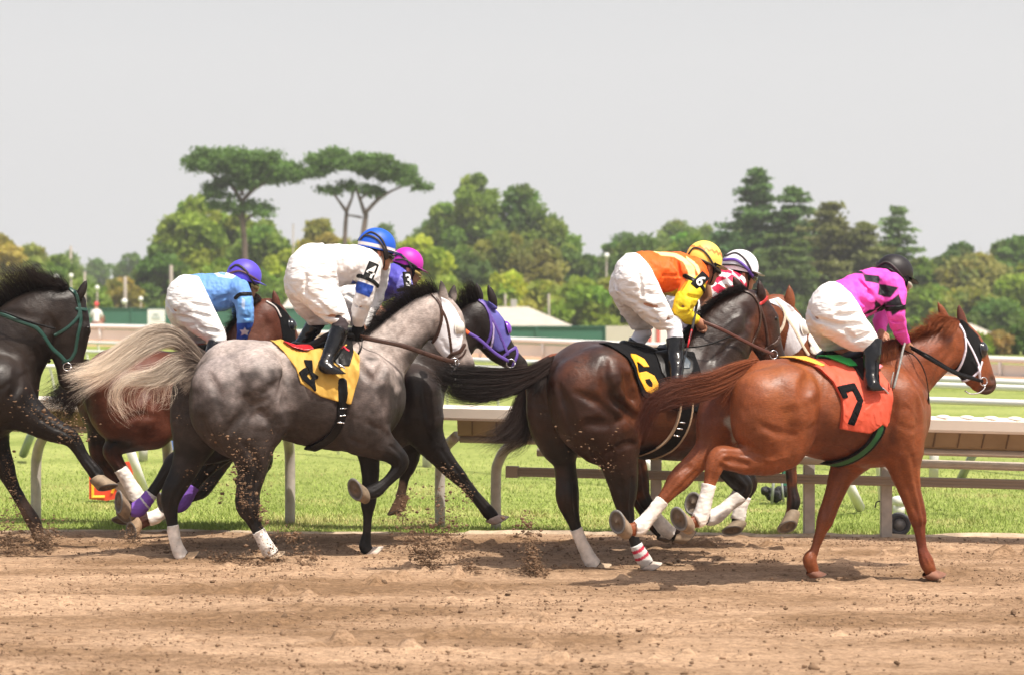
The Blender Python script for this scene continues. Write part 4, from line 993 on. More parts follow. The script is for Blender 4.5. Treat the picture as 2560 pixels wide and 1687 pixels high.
Hs.hair('tail', [[(1880, 902), (1840, 912, -.04), (1780, 935, -.08), (1720, 950, -.1), (1660, 965, -.12), (1615, 1000, -.12), (1600, 1060, -.1)],
                 [(1875, 912), (1835, 930, -.04), (1780, 955, -.08), (1730, 965, -.1), (1670, 985, -.12), (1630, 1020, -.12), (1590, 1100, -.1)],
                 [(1870, 925), (1835, 950, -.04), (1790, 970, -.08), (1740, 985, -.1), (1680, 1000, -.12), (1625, 1030, -.12), (1618, 1100, -.1)],
                 [(1865, 935), (1830, 960, -.04), (1780, 985, -.08), (1720, 1000, -.1), (1660, 1000, -.12), (1615, 985, -.12), (1590, 990, -.12)]],
         2250, 0.0013, hair_m, spread=.018, seg=22, colors=CHR, seed=13, tip=.35)
Hs.hair('tail_root', [[(1893, 898), (1850, 910), (1800, 935, -.05), (1770, 960, -.06)], [(1880, 910), (1850, 935, -.02), (1815, 970, -.06), (1790, 1000, -.06)], [(1870, 925), (1848, 950, -.02), (1830, 985, -.05), (1812, 1015, -.05)]],
        1050, 0.0014, hair_m, spread=.014, seg=12, colors=((.26, .07, .022), (.18, .045, .015)), seed=15, tip=.3)
Hs.mane([(2235, 872), (2268, 850), (2300, 842), (2330, 835), (2350, 822), (2370, 808), (2392, 800)], [(-8, 14), (-20, -6), (-25, -12), (-32, -18), (-38, -22), (-42, -18), (-32, 12)], 1260, 0.0015, hair_m, colors=((.2, .05, .018), (.32, .09, .03)), spread=.018, yfall=-.1)
Hs.hair('mane_tuft', [[(2250, 850, -.02), (2225, 850, -.1), (2205, 875, -.16), (2215, 900, -.17)], [(2240, 868, -.02), (2215, 870, -.1), (2200, 890, -.15), (2212, 912, -.16)], [(2262, 848, -.02), (2240, 850, -.12), (2238, 880, -.17), (2242, 905, -.18)]], 700, 0.0015, hair_m, spread=.014, seg=10, colors=((.14, .035, .014), (.24, .07, .025)))
Hs.hair('mane_tuft', [[(2392, 800, -.02), (2375, 805, -.07), (2365, 822, -.12), (2350, 835, -.13)], [(2400, 800, -.02), (2392, 812, -.09), (2388, 830, -.12), (2375, 842, -.13)], [(2375, 800, 0), (2345, 790, -.06), (2320, 805, -.11), (2312, 830, -.12)]], 588, 0.0015, hair_m, spread=.012, seg=10, colors=((.13, .03, .012), (.3, .085, .028)), seed=8)
sdl = saddle(Hs, [(2060, 896, 8, 3.5), (2100, 897, 11, 3.6), (2140, 885, 12, 3.2), (2165, 874, 16, 2.6), (2200, 868, 17, 2.0)], [(2150, 884), (2196, 880), (2205, 930), (2190, 960), (2164, 950)])
Hs.shell('pink_pad', .036, mat('pink_pad', (.8, .2, .25), rough=.7), poly=[(2195, 888), (2206, 890), (2226, 916), (2200, 930), (2192, 915)], yref=-.3)

Jg = Rider(Hs)
pink = (.82, .09, .50)
bk = (.012, .010, .014)
q = lambda *p: [(1860 + x / 3.4, 580 + y / 3.4) for x, y in p]
DJ = dict(seed=9,
    ch=dict(pelvis=[(2072, 790, 48, 0, 1.25), (2088, 772, 68, 0, 1.1), (2104, 768, 62, 0, 1.1)],
            torso=[(2100, 766, 58, 0, 1.2), (2145, 742, 56, 0, 1.3), (2188, 724, 52, 0, 1.5), (2218, 716, 40, 0, 1.3)],
            thigh=[(2090, 786, 66, -.10), (2120, 815, 56, -.14), (2150, 840, 46, -.18), (2182, 862, 29, -.21)],
            thigh_far=[(2062, 800, 50, .10), (2078, 838, 44, .16), (2098, 862, 32, .2), (2118, 872, 22, .22)],
            shin=[(2182, 862, 22, -.22), (2180, 900, 19, -.25), (2176, 950, 14, -.28), (2184, 980, 13, -.28), (2210, 990, 9, -.28)],
            shin_far=[(2112, 868, 20, .22), (2080, 884, 17, .25), (2050, 900, 13, .27)],
            arm=[(2226, 714, 33, -.17), (2238, 740, 30, -.21), (2240, 780, 22, -.23), (2246, 815, 20, -.19), (2258, 845, 16, -.13), (2264, 856, 12, -.11)],
            arm_far=[(2236, 715, 30, .18), (2215, 770, 24, .24), (2200, 810, 18, .16), (2203, 830, 12, .10)],
            neck=[(2225, 712, 24), (2240, 700, 22)]),
    head=[(2240, 684, 35), (2252, 697, 29), (2262, 708, 18), (2266, 716, 10)], face=[(2273, 702, 5), (2249, 696, 8, -.085, .5)], hair=[[(2222, 700, 16), (2232, 708, 14)]],
    pclip=[((2078, 690), (2130, 705), -.2), ((2110, 690), (2142, 760), -.2), ((2215, 868), (2040, 893), -.2)],
    creases={'breeches': [([(2050, 800), (2095, 815), (2130, 840)], 8), ([(2085, 770), (2125, 760)], 5), ([(2090, 790), (2140, 785)], 5), ([(2100, 812), (2155, 812)], 5), ([(2020, 770), (2045, 800)], 6), ([(2130, 850), (2175, 835)], 5)],
             'silk_jacket': [([(2150, 750), (2180, 770)], 7), ([(2145, 700), (2180, 740)], 5), ([(2190, 700), (2215, 730)], 6), ([(2225, 800), (2252, 805)], 4), ([(2235, 830), (2258, 825)], 4), ([(2160, 775), (2190, 760)], 5)]},
    jcol=pink, jclip=[((2290, 850), (2225, 868), -.1)],
    jpat=[(q((970, 340), (1000, 318), (1090, 325), (1085, 358)), bk, -.15), (q((1090, 355), (1182, 372), (1165, 442), (1072, 420)), bk, -.2), (q((1165, 442), (1262, 475), (1205, 560), (1133, 535)), bk, -.2),
          (q((1290, 528), (1312, 610), (1345, 640), (1225, 635), (1222, 598)), bk, -.25), (q((1232, 655), (1310, 655), (1250, 712)), bk, -.25), (q((1150, 580), (1222, 630), (1165, 665), (1160, 620)), bk, -.25), (q((1095, 662), (1185, 655), (1110, 695), (1035, 710)), bk, -.2), (q((1320, 640), (1350, 650), (1345, 720)), bk, -.2)],
    shin=[(2182, 850, 25, -.23), (2180, 880, 24, -.25), (2178, 915, 20, -.27), (2177, 948, 17, -.29)],
    foot=[(2177, 950, 17, -.29), (2186, 972, 18, -.295), (2204, 986, 14, -.3), (2222, 997, 8, -.3)],
    shin_far=[(2116, 864, 22, .24), (2085, 878, 20, .26), (2050, 896, 15, .28)])
DJ['hel'] = ((2236, 680), (.30, -1)); DJ['hsz'] = 1.0
Jg.build(DJ, 'jockey in pink silks with black diamonds and black helmet on the leading horse')
Jg.helmet((2236, 680), (49, 44), (.30, -1), (.014, .011, .012), straps=[([(2190, 668), (2215, 655), (2240, 672), (2262, 700), (2272, 712)], 5, rubber_strap), ([(2192, 680), (2220, 672), (2250, 690), (2276, 704)], 4, black_leather)])
Jg.gear(mat('clear_goggles', (.45, .42, .36), rough=.1, coat=.5))
Jg.band('armband', [(2215, 773), (2238, 770), (2262, 766)], 6, black_leather, ylim=-.1)
def whip(J, pts, m=None, handle=None, w_=2.6, label=None):
    P3 = [J.L(*p) for p in pts]; k = J.sc(*pts[0][:2], 0)
    root = MB(); root.tube(catmull(np.array(P3), 6), w_ * k / 2, 8)
    o = root.build('riding_whip', m or black_leather, None, True)
    o.location = J.O; o.rotation_euler = (0, 0, J.yaw); tag(o, label, 'whip')
    if handle:
        hb = MB(); hb.tube(catmull(np.array([J.L(*p) for p in handle[0]]), 4), handle[2] * k / 2, 8); hb.build('grip', handle[1], o, True)
    return o
wg = whip(Jg, [(2262, 858, -.16), (2256, 880, -.2), (2246, 925, -.3), (2234, 970, -.34)], mat('grey_whip', (.18, .18, .17), rough=.5, vary=.4, vscale=40), w_=6, label='grey riding whip held down by the jockey in pink')
MB().tube([Hs.L(*p) for p in ((2234, 930, -.33), (2229, 950, -.34), (2226, 968, -.34))], .008, 6, flat=.4).build('whip_flap', mat('grey_whip'), wg, True)
MB().tube([Jg.L(*p, -.30) for p in ((2182, 1000), (2200, 1003), (2226, 997))], .011, 8, flat=2.2).build('stirrup', steel, Hs.root, True)
MB().tube([Jg.L(*p, -.33) for p in ((2196, 962), (2214, 975), (2229, 992), (2226, 1000))], .006, 8).build('stirrup', steel, Hs.root, True)
Hs.strap('stirrup_leather', [(2196, 900, -.33), (2197, 940, -.35), (2200, 965, -.34)], 5, black_leather, thick=.3)

# ================================================================== dark bay number 6
He = Animal('bay6', 1560, 14.60, 19)
DE = dict(label='dark bay horse with black saddle cloth and yellow number 6, brown bridle',
    coat=(.024, .008, .004), rough=.36, mat='dark_bay_coat', spec=.36,
    torso=[(1468, 960, 108), (1510, 968, 116), (1570, 990, 122), (1640, 1008, 134), (1710, 1012, 138), (1760, 1005, 108)],
    neck=[(1740, 945, 108), (1780, 885, 93), (1820, 822, 78), (1853, 784, 60), (1874, 772, 46)],
    head=[(1882, 770, 40, 0, .52), (1903, 805, 47, 0, .5), (1914, 850, 42, 0, .48), (1932, 892, 33), (1950, 928, 27), (1956, 940, 20)],
    ears=[((1906, 750), (1898, 702), -.06), ((1852, 728), (1834, 694), .08)], earw=12,
    legs=[dict(y=-.16, c=[[(1455, 975, 88), (1465, 1040, 84), (1500, 1100, 62)], [(1500, 960, 98), (1545, 1045, 62), (1562, 1095, 42)],
                          [(1530, 1080, 66), (1545, 1140, 52), (1556, 1195, 40), (1560, 1238, 31), (1564, 1272, 22), (1575, 1315, 14.5), (1590, 1360, 14), (1606, 1392, 17), (1618, 1408, 16)]], dark=(2, BLK)),
          dict(y=.16, c=[[(1392, 975, 78), (1385, 1050, 66), (1400, 1110, 50)],
                         [(1395, 1090, 52), (1410, 1150, 30), (1417, 1200, 28), (1419, 1245, 30), (1429, 1285, 20), (1442, 1325, 14), (1460, 1368, 14), (1477, 1400, 17), (1488, 1414, 16)]], dark=(0, BLK)),
          dict(y=-.15, c=[[(1775, 1010, 66), (1790, 1080, 60)], [(1790, 1070, 58), (1805, 1140, 36), (1835, 1188, 28), (1858, 1214, 25), (1848, 1238, 19), (1822, 1262, 15), (1790, 1288, 18), (1768, 1294, 16), (1752, 1280, 15)]], dark=(1, BLK)),
          dict(y=.13, c=[[(1800, 1080, 50), (1840, 1150, 30), (1872, 1205, 22), (1862, 1240, 15), (1852, 1270, 14), (1846, 1292, 17), (1842, 1304, 14)]], dark=(0, BLK))],
    carve=[([(1558, 930), (1578, 985), (1576, 1030), (1596, 1055)], 24, 16), ([(1395, 960), (1420, 1020), (1440, 1080)], 14, 6), ([(1440, 980), (1500, 1010), (1540, 1050)], 14, 5), ([(1780, 850), (1770, 900), (1750, 930)], 10, 4), ([(1650, 1100), (1700, 1120)], 12, 4), ([(1520, 1130), (1560, 1110), (1590, 1110)], 9, 4), ([(1890, 800), (1885, 850)], 7, 3), ([(1512, 900), (1512, 950), (1528, 990), (1560, 1020)], 20, 9), ([(1440, 1090), (1470, 1060), (1520, 1060), (1560, 1050)], 16, 4), ([(1575, 870), (1592, 905), (1598, 950)], 10, 4),
           ([(1480, 1120), (1505, 1160), (1530, 1200)], 10, 5), ([(1410, 1000), (1420, 1060)], 12, 4), ([(1865, 835), (1870, 790), (1862, 765)], 12, 5), ([(1800, 890), (1830, 850), (1860, 830)], 11, 4),
           ([(1900, 850), (1915, 868), (1935, 880)], 7, 3), ([(1540, 1180), (1545, 1220)], 7, 3), ([(1952, 935), (1955, 941)], 5, 4), ([(1780, 900), (1760, 950)], 12, 4)],
    bump=[([(1440, 930), (1480, 900)], 40, 8), ([(1530, 935), (1535, 900)], 22, 5), ([(1545, 985), (1585, 1022)], 9, 5), ([(1560, 1060), (1580, 1080)], 24, 8), ([(1450, 1010), (1500, 1020)], 44, 7), ([(1820, 840), (1845, 800), (1862, 780)], 12, 4),
          ([(1935, 783), (1942, 792)], 12, 5), ([(1895, 815), (1900, 830)], 24, 3), ([(1590, 1085), (1596, 1130)], 12, 5), ([(1910, 870), (1925, 905)], 6, 3), ([(1560, 890), (1575, 925), (1568, 950)], 3, 2), ([(1790, 880), (1820, 850), (1850, 845)], 3, 2), ([(1800, 830), (1830, 800), (1850, 790)], 3, 2), ([(1925, 830), (1930, 860)], 3, 2), ([(1520, 1100), (1540, 1130), (1545, 1170)], 3, 2)],
    paint=[([(1440, 880, 60), (1530, 870, 50), (1600, 880, 40)], -.1, .22, (.05, .028, .024)), ([(1480, 960, 60), (1590, 920, 40)], -.25, .2, (.075, .023, .009)), ([(1600, 980, 80), (1680, 1080, 60)], -.25, .2, (.085, .025, .009)),  # paler back and neck are highlight painted into the coat colour
           ([(1740, 930, 80), (1810, 850, 60), (1860, 790, 40)], -.1, .15, (.026, .016, .013)), ([(1905, 800, 40), (1920, 860, 30)], -.1, .12, (.085, .026, .012)), ([(1945, 925, 20)], 0, .08, (.02, .012, .01)), *[([(x_, y_, 1.5, -.22, 9), (x_ + dx_, y_ + 3, 1.5, -.22, 9)], -.2, .012, (.012, .005, .003)) for x_, y_, dx_ in ((1434, 902, 14), (1450, 899, 16), (1428, 916, 12), (1444, 913, 16), (1462, 912, 12))], ([(1400, 1010, 60)], .16, .15, (.03, .011, .007)),
           ([(1590, 1090, 20), (1598, 1150, 20)], -.17, .08, (.10, .03, .012))],
    hoofs=[((1618, 1408), (1630, 1424), -.16, (1, .4), 50, dict(wallc=(.5, .42, .36))), ((1489, 1414), (1502, 1430), .16, (1, .4), 54, dict(wallc=(.45, .33, .22))),
           ((1752, 1280), (1724, 1262), -.15, (-.6, -.8), 62, dict(tilt=-.3)), ((1842, 1306), (1834, 1330), .13, (-.8, .5), 56, dict(tilt=-.5))],
    wraps=[(0, .76, .99, col_wrap, dict(dr=.005, colors=[(.16, (.6, .58, .56)), (.30, (.45, .02, .05)), (.5, (.6, .56, .54)), (.64, (.45, .02, .05)), (9, (.6, .56, .52))])), (1, .62, .98, white_wrap, dict(dr=.005)),
           (2, .50, .86, white_wrap, dict(dr=.005)), (3, .50, .93, white_wrap, dict(dr=.005))])
He.build(DE)
cl = He.shell('saddle_cloth', .02, black_cloth, poly=[(1528, 858), (1560, 856), (1640, 862), (1760, 880), (1762, 940), (1750, 1030), (1700, 1028), (1650, 1014), (1610, 990), (1594, 940), (1570, 890)], yref=-.33, noise=.008, nsc=9)
ynum = mat('yellow_numeral', (.80, .38, .01), rough=.7, bump=.004, bscale=20)
He.shell('cloth_number', .0285, ynum, poly=[(1590, 895), (1597, 884), (1612, 886), (1630, 897), (1637, 917), (1624, 918), (1612, 906), (1604, 905), (1604, 925), (1608, 932), (1627, 928), (1645, 939), (1652, 958), (1649, 974), (1634, 985), (1620, 978), (1613, 962), (1606, 945), (1597, 920)], yref=-.35, ylim=(-.7, -.1), parent=cl, h=.004)
He.shell('number_gap', .0305, black_cloth, poly=[(1620, 948), (1632, 946), (1638, 958), (1636, 968), (1628, 966), (1621, 957)], yref=-.35, ylim=(-.7, -.1), parent=cl, h=.004)
gg = He.shell('girth', .028, black_leather, line=[(1720, 1000), (1716, 1040), (1706, 1080), (1690, 1115), (1650, 1148)], hw=14, yref=-.36, ylim=(-.7, .02))
tan = mat('tan_edge', (.36, .25, .16), rough=.6)
He.shell('girth_edge', .031, tan, line=[(1705, 1000), (1701, 1040), (1690, 1082), (1672, 1115), (1635, 1148)], hw=2.4, yref=-.36, ylim=(-.7, .02), parent=gg, h=.0045)
He.shell('girth_edge', .031, tan, line=[(1734, 1000), (1730, 1045), (1720, 1088), (1700, 1128), (1672, 1152)], hw=2.4, yref=-.36, ylim=(-.7, .02), parent=gg, h=.0045)
for a, b in (((1704, 1056), (1716, 1057)), ((1700, 1072), (1712, 1073)), ((1694, 1089), (1707, 1091))):
    He.shell('girth_buckle', .034, steel, line=[a, b], hw=1.8, yref=-.37, ylim=(-.7, 0), h=.004, parent=gg)
bridle(He, brown_leather, [[(1866, 724), (1885, 735), (1900, 758)], [(1900, 758), (1905, 800), (1893, 840), (1880, 862)], [(1900, 758), (1916, 800), (1924, 840), (1929, 870)]], names=['crown_strap', 'throat_strap', 'cheek_strap'])
He.shell('noseband', .014, brown_leather, line=[(1956, 846), (1946, 858), (1928, 868), (1915, 880)], hw=5.5, yref=-.08, h=.0045)
He.shell('browband', .015, mat('red_browband', (.5, .03, .03), rough=.5), line=[(1903, 760), (1912, 755), (1922, 744)], hw=4, yref=-.09, h=.0045)
He.strap('rein', [(1752, 803, -.14), (1800, 822, -.2), (1860, 852, -.17), (1910, 876, -.12), (1934, 886, -.11)], 9, mat('red_brown_rein', (.09, .03, .02), rough=.4), thick=.22)
He.strap('rein', [(1700, 792, -.1), (1725, 800, -.12), (1752, 803, -.14)], 8, mat('red_brown_rein'), thick=.22)
He.strap('yoke_strap', [(1712, 868, -.2), (1745, 866, -.24), (1780, 858, -.24), (1815, 845, -.21), (1835, 838, -.17)], 4, black_leather, thick=.5)
rg = MB(); c_ = He.L(1934, 886, -.11); rg.tube([c_ + np.array([math.cos(a) * .03, 0, math.sin(a) * .03]) for a in np.linspace(0, 6.28, 20)], .004, 6); rg.build('bit_ring', steel, He.root, True)
He.eye(1941, 797, .02)
DK = ((.022, .009, .006), (.008, .005, .0045))
He.hair('tail', [[(1375, 895), (1345, 912, -.03), (1300, 925, -.06), (1240, 928, -.08), (1180, 925, -.09), (1120, 922, -.1), (1085, 915, -.1)],
                 [(1372, 905), (1340, 925, -.03), (1295, 942, -.06), (1235, 950, -.08), (1180, 950, -.09), (1125, 945, -.1), (1080, 930, -.1)],
                 [(1370, 918), (1335, 940, -.03), (1290, 962, -.06), (1230, 978, -.08), (1180, 982, -.09), (1130, 975, -.1), (1095, 950, -.1)],
                 [(1368, 930), (1330, 952, -.03), (1285, 975, -.06), (1220, 992, -.08), (1170, 998, -.09), (1130, 992, -.1), (1105, 975, -.1)]],
         3300, 0.0015, hair_m, spread=.022, seg=22, colors=DK, seed=23, tip=.3, wild=.5)
He.hair('tail_root', [[(1385, 890), (1350, 905), (1320, 930, -.03), (1300, 950, -.05)], [(1378, 905), (1352, 930), (1335, 955, -.03), (1320, 975, -.04)], [(1372, 920), (1360, 945), (1352, 970, -.03), (1338, 1000, -.04)]],
        975, 0.0014, hair_m, spread=.012, seg=12, colors=DK, seed=25, tip=.3)
He.mane([(1705, 855), (1735, 815), (1762, 780), (1790, 755), (1818, 738), (1845, 728), (1866, 724)], [(-22, 18), (-28, 6), (-30, 2), (-28, -2), (-24, -6), (-22, -6), (-14, -4)], 1540, 0.0015, hair_m, colors=((.010, .008, .008), (.022, .016, .014)), spread=.014, yfall=-.1)
sdl = saddle(He, [(1560, 858, 8, 3.2), (1600, 868, 11, 3.6), (1640, 882, 12, 3.4), (1670, 872, 14, 2.8), (1705, 862, 18, 2.2)], [(1655, 880), (1715, 872), (1742, 905), (1735, 925), (1718, 945), (1670, 960), (1655, 930)])
He.shell('grey_pad', .038, mat('grey_pad', (.05, .07, .09), rough=.2), poly=[(1708, 862), (1728, 880), (1740, 905), (1733, 922), (1714, 920), (1704, 890)], yref=-.34)
He.hair('forelock', [[(1880, 726), (1893, 735, -.03), (1900, 752, -.07)], [(1890, 724), (1900, 730, -.02), (1915, 750, -.05)]], 84, 0.0014, hair_m, spread=.01, seg=8, colors=DK)

Je = Rider(He)
org = (.80, .12, .015); yl = (.80, .62, .03)
DJ = dict(seed=14,
    ch=dict(pelvis=[(1576, 716, 46, 0, 1.25), (1594, 694, 64, 0, 1.1), (1608, 686, 58, 0, 1.1)],
            torso=[(1604, 686, 56, 0, 1.2), (1652, 684, 54, 0, 1.35), (1698, 686, 54, 0, 1.45), (1728, 686, 41, 0, 1.3)],
            thigh=[(1594, 706, 62, -.10), (1620, 745, 52, -.14), (1648, 780, 42, -.18), (1682, 812, 26, -.22)],
            thigh_far=[(1572, 722, 52, .10), (1585, 768, 40, .16), (1600, 800, 32, .2), (1612, 828, 24, .22)],
            shin=[(1682, 815, 22, -.22), (1686, 860, 19, -.25), (1690, 930, 14, -.28), (1700, 968, 13, -.28), (1722, 985, 9, -.28)],
            shin_far=[(1612, 825, 20, .22), (1592, 855, 17, .25), (1575, 890, 13, .27)],
            arm=[(1735, 692, 32, -.17), (1733, 715, 30, -.21), (1712, 752, 28, -.24), (1706, 778, 24, -.22), (1722, 792, 18, -.17), (1738, 797, 12, -.14)],
            arm_far=[(1750, 695, 30, .18), (1765, 750, 24, .24), (1758, 800, 16, .14), (1752, 815, 12, .08)],
            neck=[(1742, 680, 24), (1758, 672, 22)]),
    handdir=(.75, -.5),
    head=[(1766, 655, 35), (1776, 670, 31), (1788, 682, 20), (1790, 692, 11)], face=[(1798, 676, 5), (1768, 670, 9, -.085, .5)], hair=[[(1748, 668, 16), (1756, 680, 14)]],
    pclip=[((1560, 638), (1608, 630), -.2), ((1608, 630), (1652, 735), -.2), ((1725, 822), (1590, 828), -.2)],
    creases={'breeches': [([(1560, 740), (1600, 755), (1640, 790)], 8), ([(1600, 690), (1605, 740)], 4), ([(1535, 700), (1560, 735)], 7), ([(1630, 800), (1690, 795)], 5), ([(1600, 760), (1665, 770)], 6), ([(1620, 735), (1650, 740)], 5)],
             'silk_jacket': [([(1658, 690), (1715, 692)], 4), ([(1690, 650), (1700, 690)], 5), ([(1715, 700), (1700, 725)], 7), ([(1700, 765), (1730, 770)], 4), ([(1698, 785), (1722, 780)], 4), ([(1720, 740), (1745, 745)], 4)]},
    jcol=org, jclip=[((1760, 765), (1735, 830), -.1)],
    jpat=[([(1657, 626), (1705, 632), (1722, 648), (1730, 672), (1728, 705), (1716, 716), (1712, 700), (1716, 676), (1708, 655), (1690, 642), (1662, 638)], (.85, .70, .30), -.2),
          ([(1728, 640), (1738, 655), (1742, 680), (1736, 690), (1732, 670), (1724, 648)], (.85, .70, .30), -.2),
          ([(1720, 700), (1742, 688), (1772, 722), (1775, 760), (1752, 820), (1680, 815), (1676, 745), (1700, 728)], yl, -.24), ([(1640, 740), (1700, 728), (1700, 760), (1640, 760)], yl, -.2)],
    shin=[(1688, 846, 23, -.24), (1689, 880, 22, -.26), (1690, 915, 20, -.28), (1690, 950, 16, -.29)],
    foot=[(1690, 952, 16, -.29), (1700, 970, 15, -.3), (1716, 982, 10, -.3)],
    shin_far=[(1592, 852, 20, .24), (1582, 872, 19, .26), (1570, 892, 16, .28)],
    sock=dict(c=[(1684, 810, 22, -.22), (1687, 830, 20, -.235), (1688, 850, 20, -.245)], m=mat('white_sock', (.75, .74, .8), rough=.8)),
    sock_far=dict(c=[(1608, 832, 21, .22), (1595, 852, 19, .24), (1585, 872, 19, .255)], m=mat('white_sock')))
DJ['hel'] = ((1760, 648), (.28, -1)); DJ['hsz'] = 1.0
Je.build(DJ, 'jockey in orange silks with yellow sleeves and yellow helmet, armband number 6')
def hcol_e(V, C, o, U, Fw, b):
    d = V - o; u = d @ U / b; f = d @ Fw / b; zz = .42 + .16 * np.abs(((f * 3.2) % 1) * 2 - 1) - .1
    C[(u > zz - .06) & (u < zz + .14)] = (.8, .2, .04); return C
Je.helmet((1760, 648), (47, 46), (.28, -1), (.80, .60, .12), colfn=hcol_e, straps=[([(1718, 640), (1735, 620), (1762, 630), (1785, 665), (1792, 690)], 4.5, rubber_strap), ([(1716, 650), (1745, 648), (1780, 664), (1800, 680)], 5, rubber_strap)])
Je.gear(lens)
Je.number('6', (1750, 703), (.8, -.75), 30, -.345, Je.root, black_leather, w_=26, hh=46, rot=.1)
Je.band('armband', [(1712, 690), (1735, 708), (1760, 735)], 5, black_leather, ylim=-.08)
we = whip(Je, [(1742, 756, -.22), (1738, 780, -.2), (1728, 830, -.3), (1716, 880, -.34), (1704, 925, -.36)], mat('dark_whip', (.02, .02, .025), rough=.4), handle=([(1743, 754, -.22), (1739, 778, -.21), (1730, 826, -.29)], mat('whip_grip', (.025, .022, .022), rough=.8, bump=.003, bscale=150), 7), w_=3.4, label='black riding whip with red collar held by the jockey in orange')
MB().tube([Je.L(*p) for p in ((1729.5, 824, -.29), (1723, 850, -.32), (1719, 868, -.335))], .0065, 8).build('collar', mat('red_collar', (.6, .02, .03), rough=.4), we, True)
# ================================================================== dark horse with purple gear (3)
Hd = Animal('purple', 1060, 16.15, 10)
DKB = (.014, .009, .0075)
DD = dict(label='near-black horse in purple hood and purple bridle, galloping beyond the grey horse',
    coat=DKB, rough=.40, mat='black_brown_coat', spec=.28,
    torso=[(655, 975, 100), (720, 985, 108), (800, 1000, 114), (880, 1008, 122), (960, 1003, 124), (1015, 995, 96)],
    neck=[(1005, 955, 90), (1055, 920, 78), (1110, 872, 64), (1160, 826, 52), (1186, 800, 44)],
    head=[(1196, 788, 38, 0, .52), (1218, 822, 46, 0, .5), (1242, 862, 39, 0, .48), (1270, 892, 29), (1298, 912, 21), (1304, 916, 16)],
    ears=[((1236, 765), (1221, 713), -.05), ((1201, 752), (1191, 709), .08)], earw=11,
    legs=[dict(y=-.15, c=[[(630, 990, 78), (620, 1050, 66), (610, 1085, 50)], [(610, 1080, 50), (560, 1118, 34), (500, 1135, 28), (445, 1152, 27), (425, 1172, 22), (402, 1200, 15), (372, 1242, 15), (347, 1270, 19), (330, 1272, 15), (318, 1270, 14)]], dark=(0, BLK)),
          dict(y=.14, c=[[(650, 1060, 60), (600, 1105, 36), (560, 1130, 28), (520, 1160, 26), (500, 1188, 19), (478, 1222, 15), (458, 1255, 17), (440, 1266, 15), (425, 1264, 14)]], dark=(0, BLK)),
          dict(y=-.16, c=[[(1035, 985, 70), (1045, 1040, 62)], [(1045, 1040, 60), (1070, 1095, 42), (1106, 1145, 28), (1145, 1190, 20), (1165, 1212, 15), (1195, 1248, 14), (1220, 1278, 17), (1233, 1292, 15)]], dark=(1, BLK)),
          dict(y=.13, c=[[(1010, 1070, 50), (1022, 1130, 30), (1020, 1165, 20), (1012, 1190, 13), (1005, 1225, 12), (1002, 1240, 14)]], dark=(0, BLK))],
    carve=[([(1000, 930), (1015, 990), (1010, 1040)], 16, 6), ([(1060, 960), (1068, 1020), (1075, 1070)], 12, 5), ([(1172, 872), (1190, 830), (1186, 800)], 12, 5), ([(1225, 860), (1240, 880), (1258, 885)], 6, 3), ([(1314, 906), (1312, 912)], 5, 4), ([(1304, 924), (1285, 920)], 3, 2.5)],
    bump=[([(1020, 960), (1040, 1000)], 30, 6), ([(1140, 830), (1160, 812)], 12, 5), ([(1060, 1050), (1075, 1090)], 20, 5)],
    paint=[([(1060, 920, 60), (1130, 850, 40)], -.1, .15, (.030, .020, .017)), ([(1030, 980, 50)], -.2, .15, (.026, .017, .014)), ([(1003, 1215, 20), (1000, 1240, 20)], .13, .05, (.20, .13, .09))],  # first entries put a light sheen into the neck and shoulder colour
    hoofs=[((320, 1270), (290, 1262), -.15, (-.3, -1), 62, dict(tilt=-.35, wallc=(.24, .17, .11))), ((425, 1264), (396, 1262), .14, (-.2, -1), 56, dict(tilt=-.35, wallc=(.24, .17, .11))),
           ((1232, 1290), (1246, 1308), -.16, (1, .1), 50, dict(wallc=(.34, .26, .22))), ((1002, 1240), (996, 1284), .13, (-.6, .8), 46, dict(tilt=-.2, wallc=(.36, .22, .13)))],
    wraps=[(0, .64, .90, col_wrap, dict(dr=.005, colors=[(.10, (.6, .58, .6)), (.40, (.20, .08, .45)), (.47, (.6, .58, .6)), (9, (.19, .08, .42))])), (1, .60, .86, col_wrap, dict(dr=.005, colors=[(9, (.19, .08, .42))]))])
Hd.build(DD)
purp = mat('purple_nylon', (.10, .05, .28), rough=.5)
Hd.shell('hood', .007, mat('purple_hood_cloth', (.085, .075, .30), rough=.75, bump=.003, bscale=22, vary=.2, vscale=8), poly=[(1198, 746), (1222, 752), (1242, 766), (1262, 790), (1276, 826), (1282, 850), (1268, 872), (1250, 880), (1234, 872), (1236, 840), (1232, 800), (1220, 775)], yref=-.09, h=.005, noise=.002)
Hd.shell('hood_trim', .0085, mat('lilac_trim', (.5, .4, .62), rough=.7), line=[(1230, 788), (1236, 825), (1230, 868)], hw=2.6, yref=-.09, h=.0045)
Hd.cup(1268, 820, 16, mat('purple_plastic', (.18, .05, .42), rough=.25, coat=.3))
bridle(Hd, purp, [[(1198, 747), (1215, 762), (1226, 784)], [(1226, 784), (1230, 815), (1226, 845), (1214, 868)], [(1226, 784), (1244, 820), (1262, 860), (1272, 885)], [(1258, 895), (1274, 880), (1294, 868)], [(1294, 868), (1297, 885), (1284, 918)]], w_=3.6, names=['crown_strap', 'throat_strap', 'cheek_strap', 'noseband', 'noseband'])
Hd.strap('rein', [(1170, 832, -.17), (1200, 850, -.16), (1240, 884, -.12), (1272, 903, -.1)], 9, purp, thick=.25)
Hd.strap('rein_grip', [(1155, 822, -.17), (1163, 827, -.17), (1172, 834, -.17)], 10, mat('orange_grip', (.75, .12, .03), rough=.6), thick=.3)
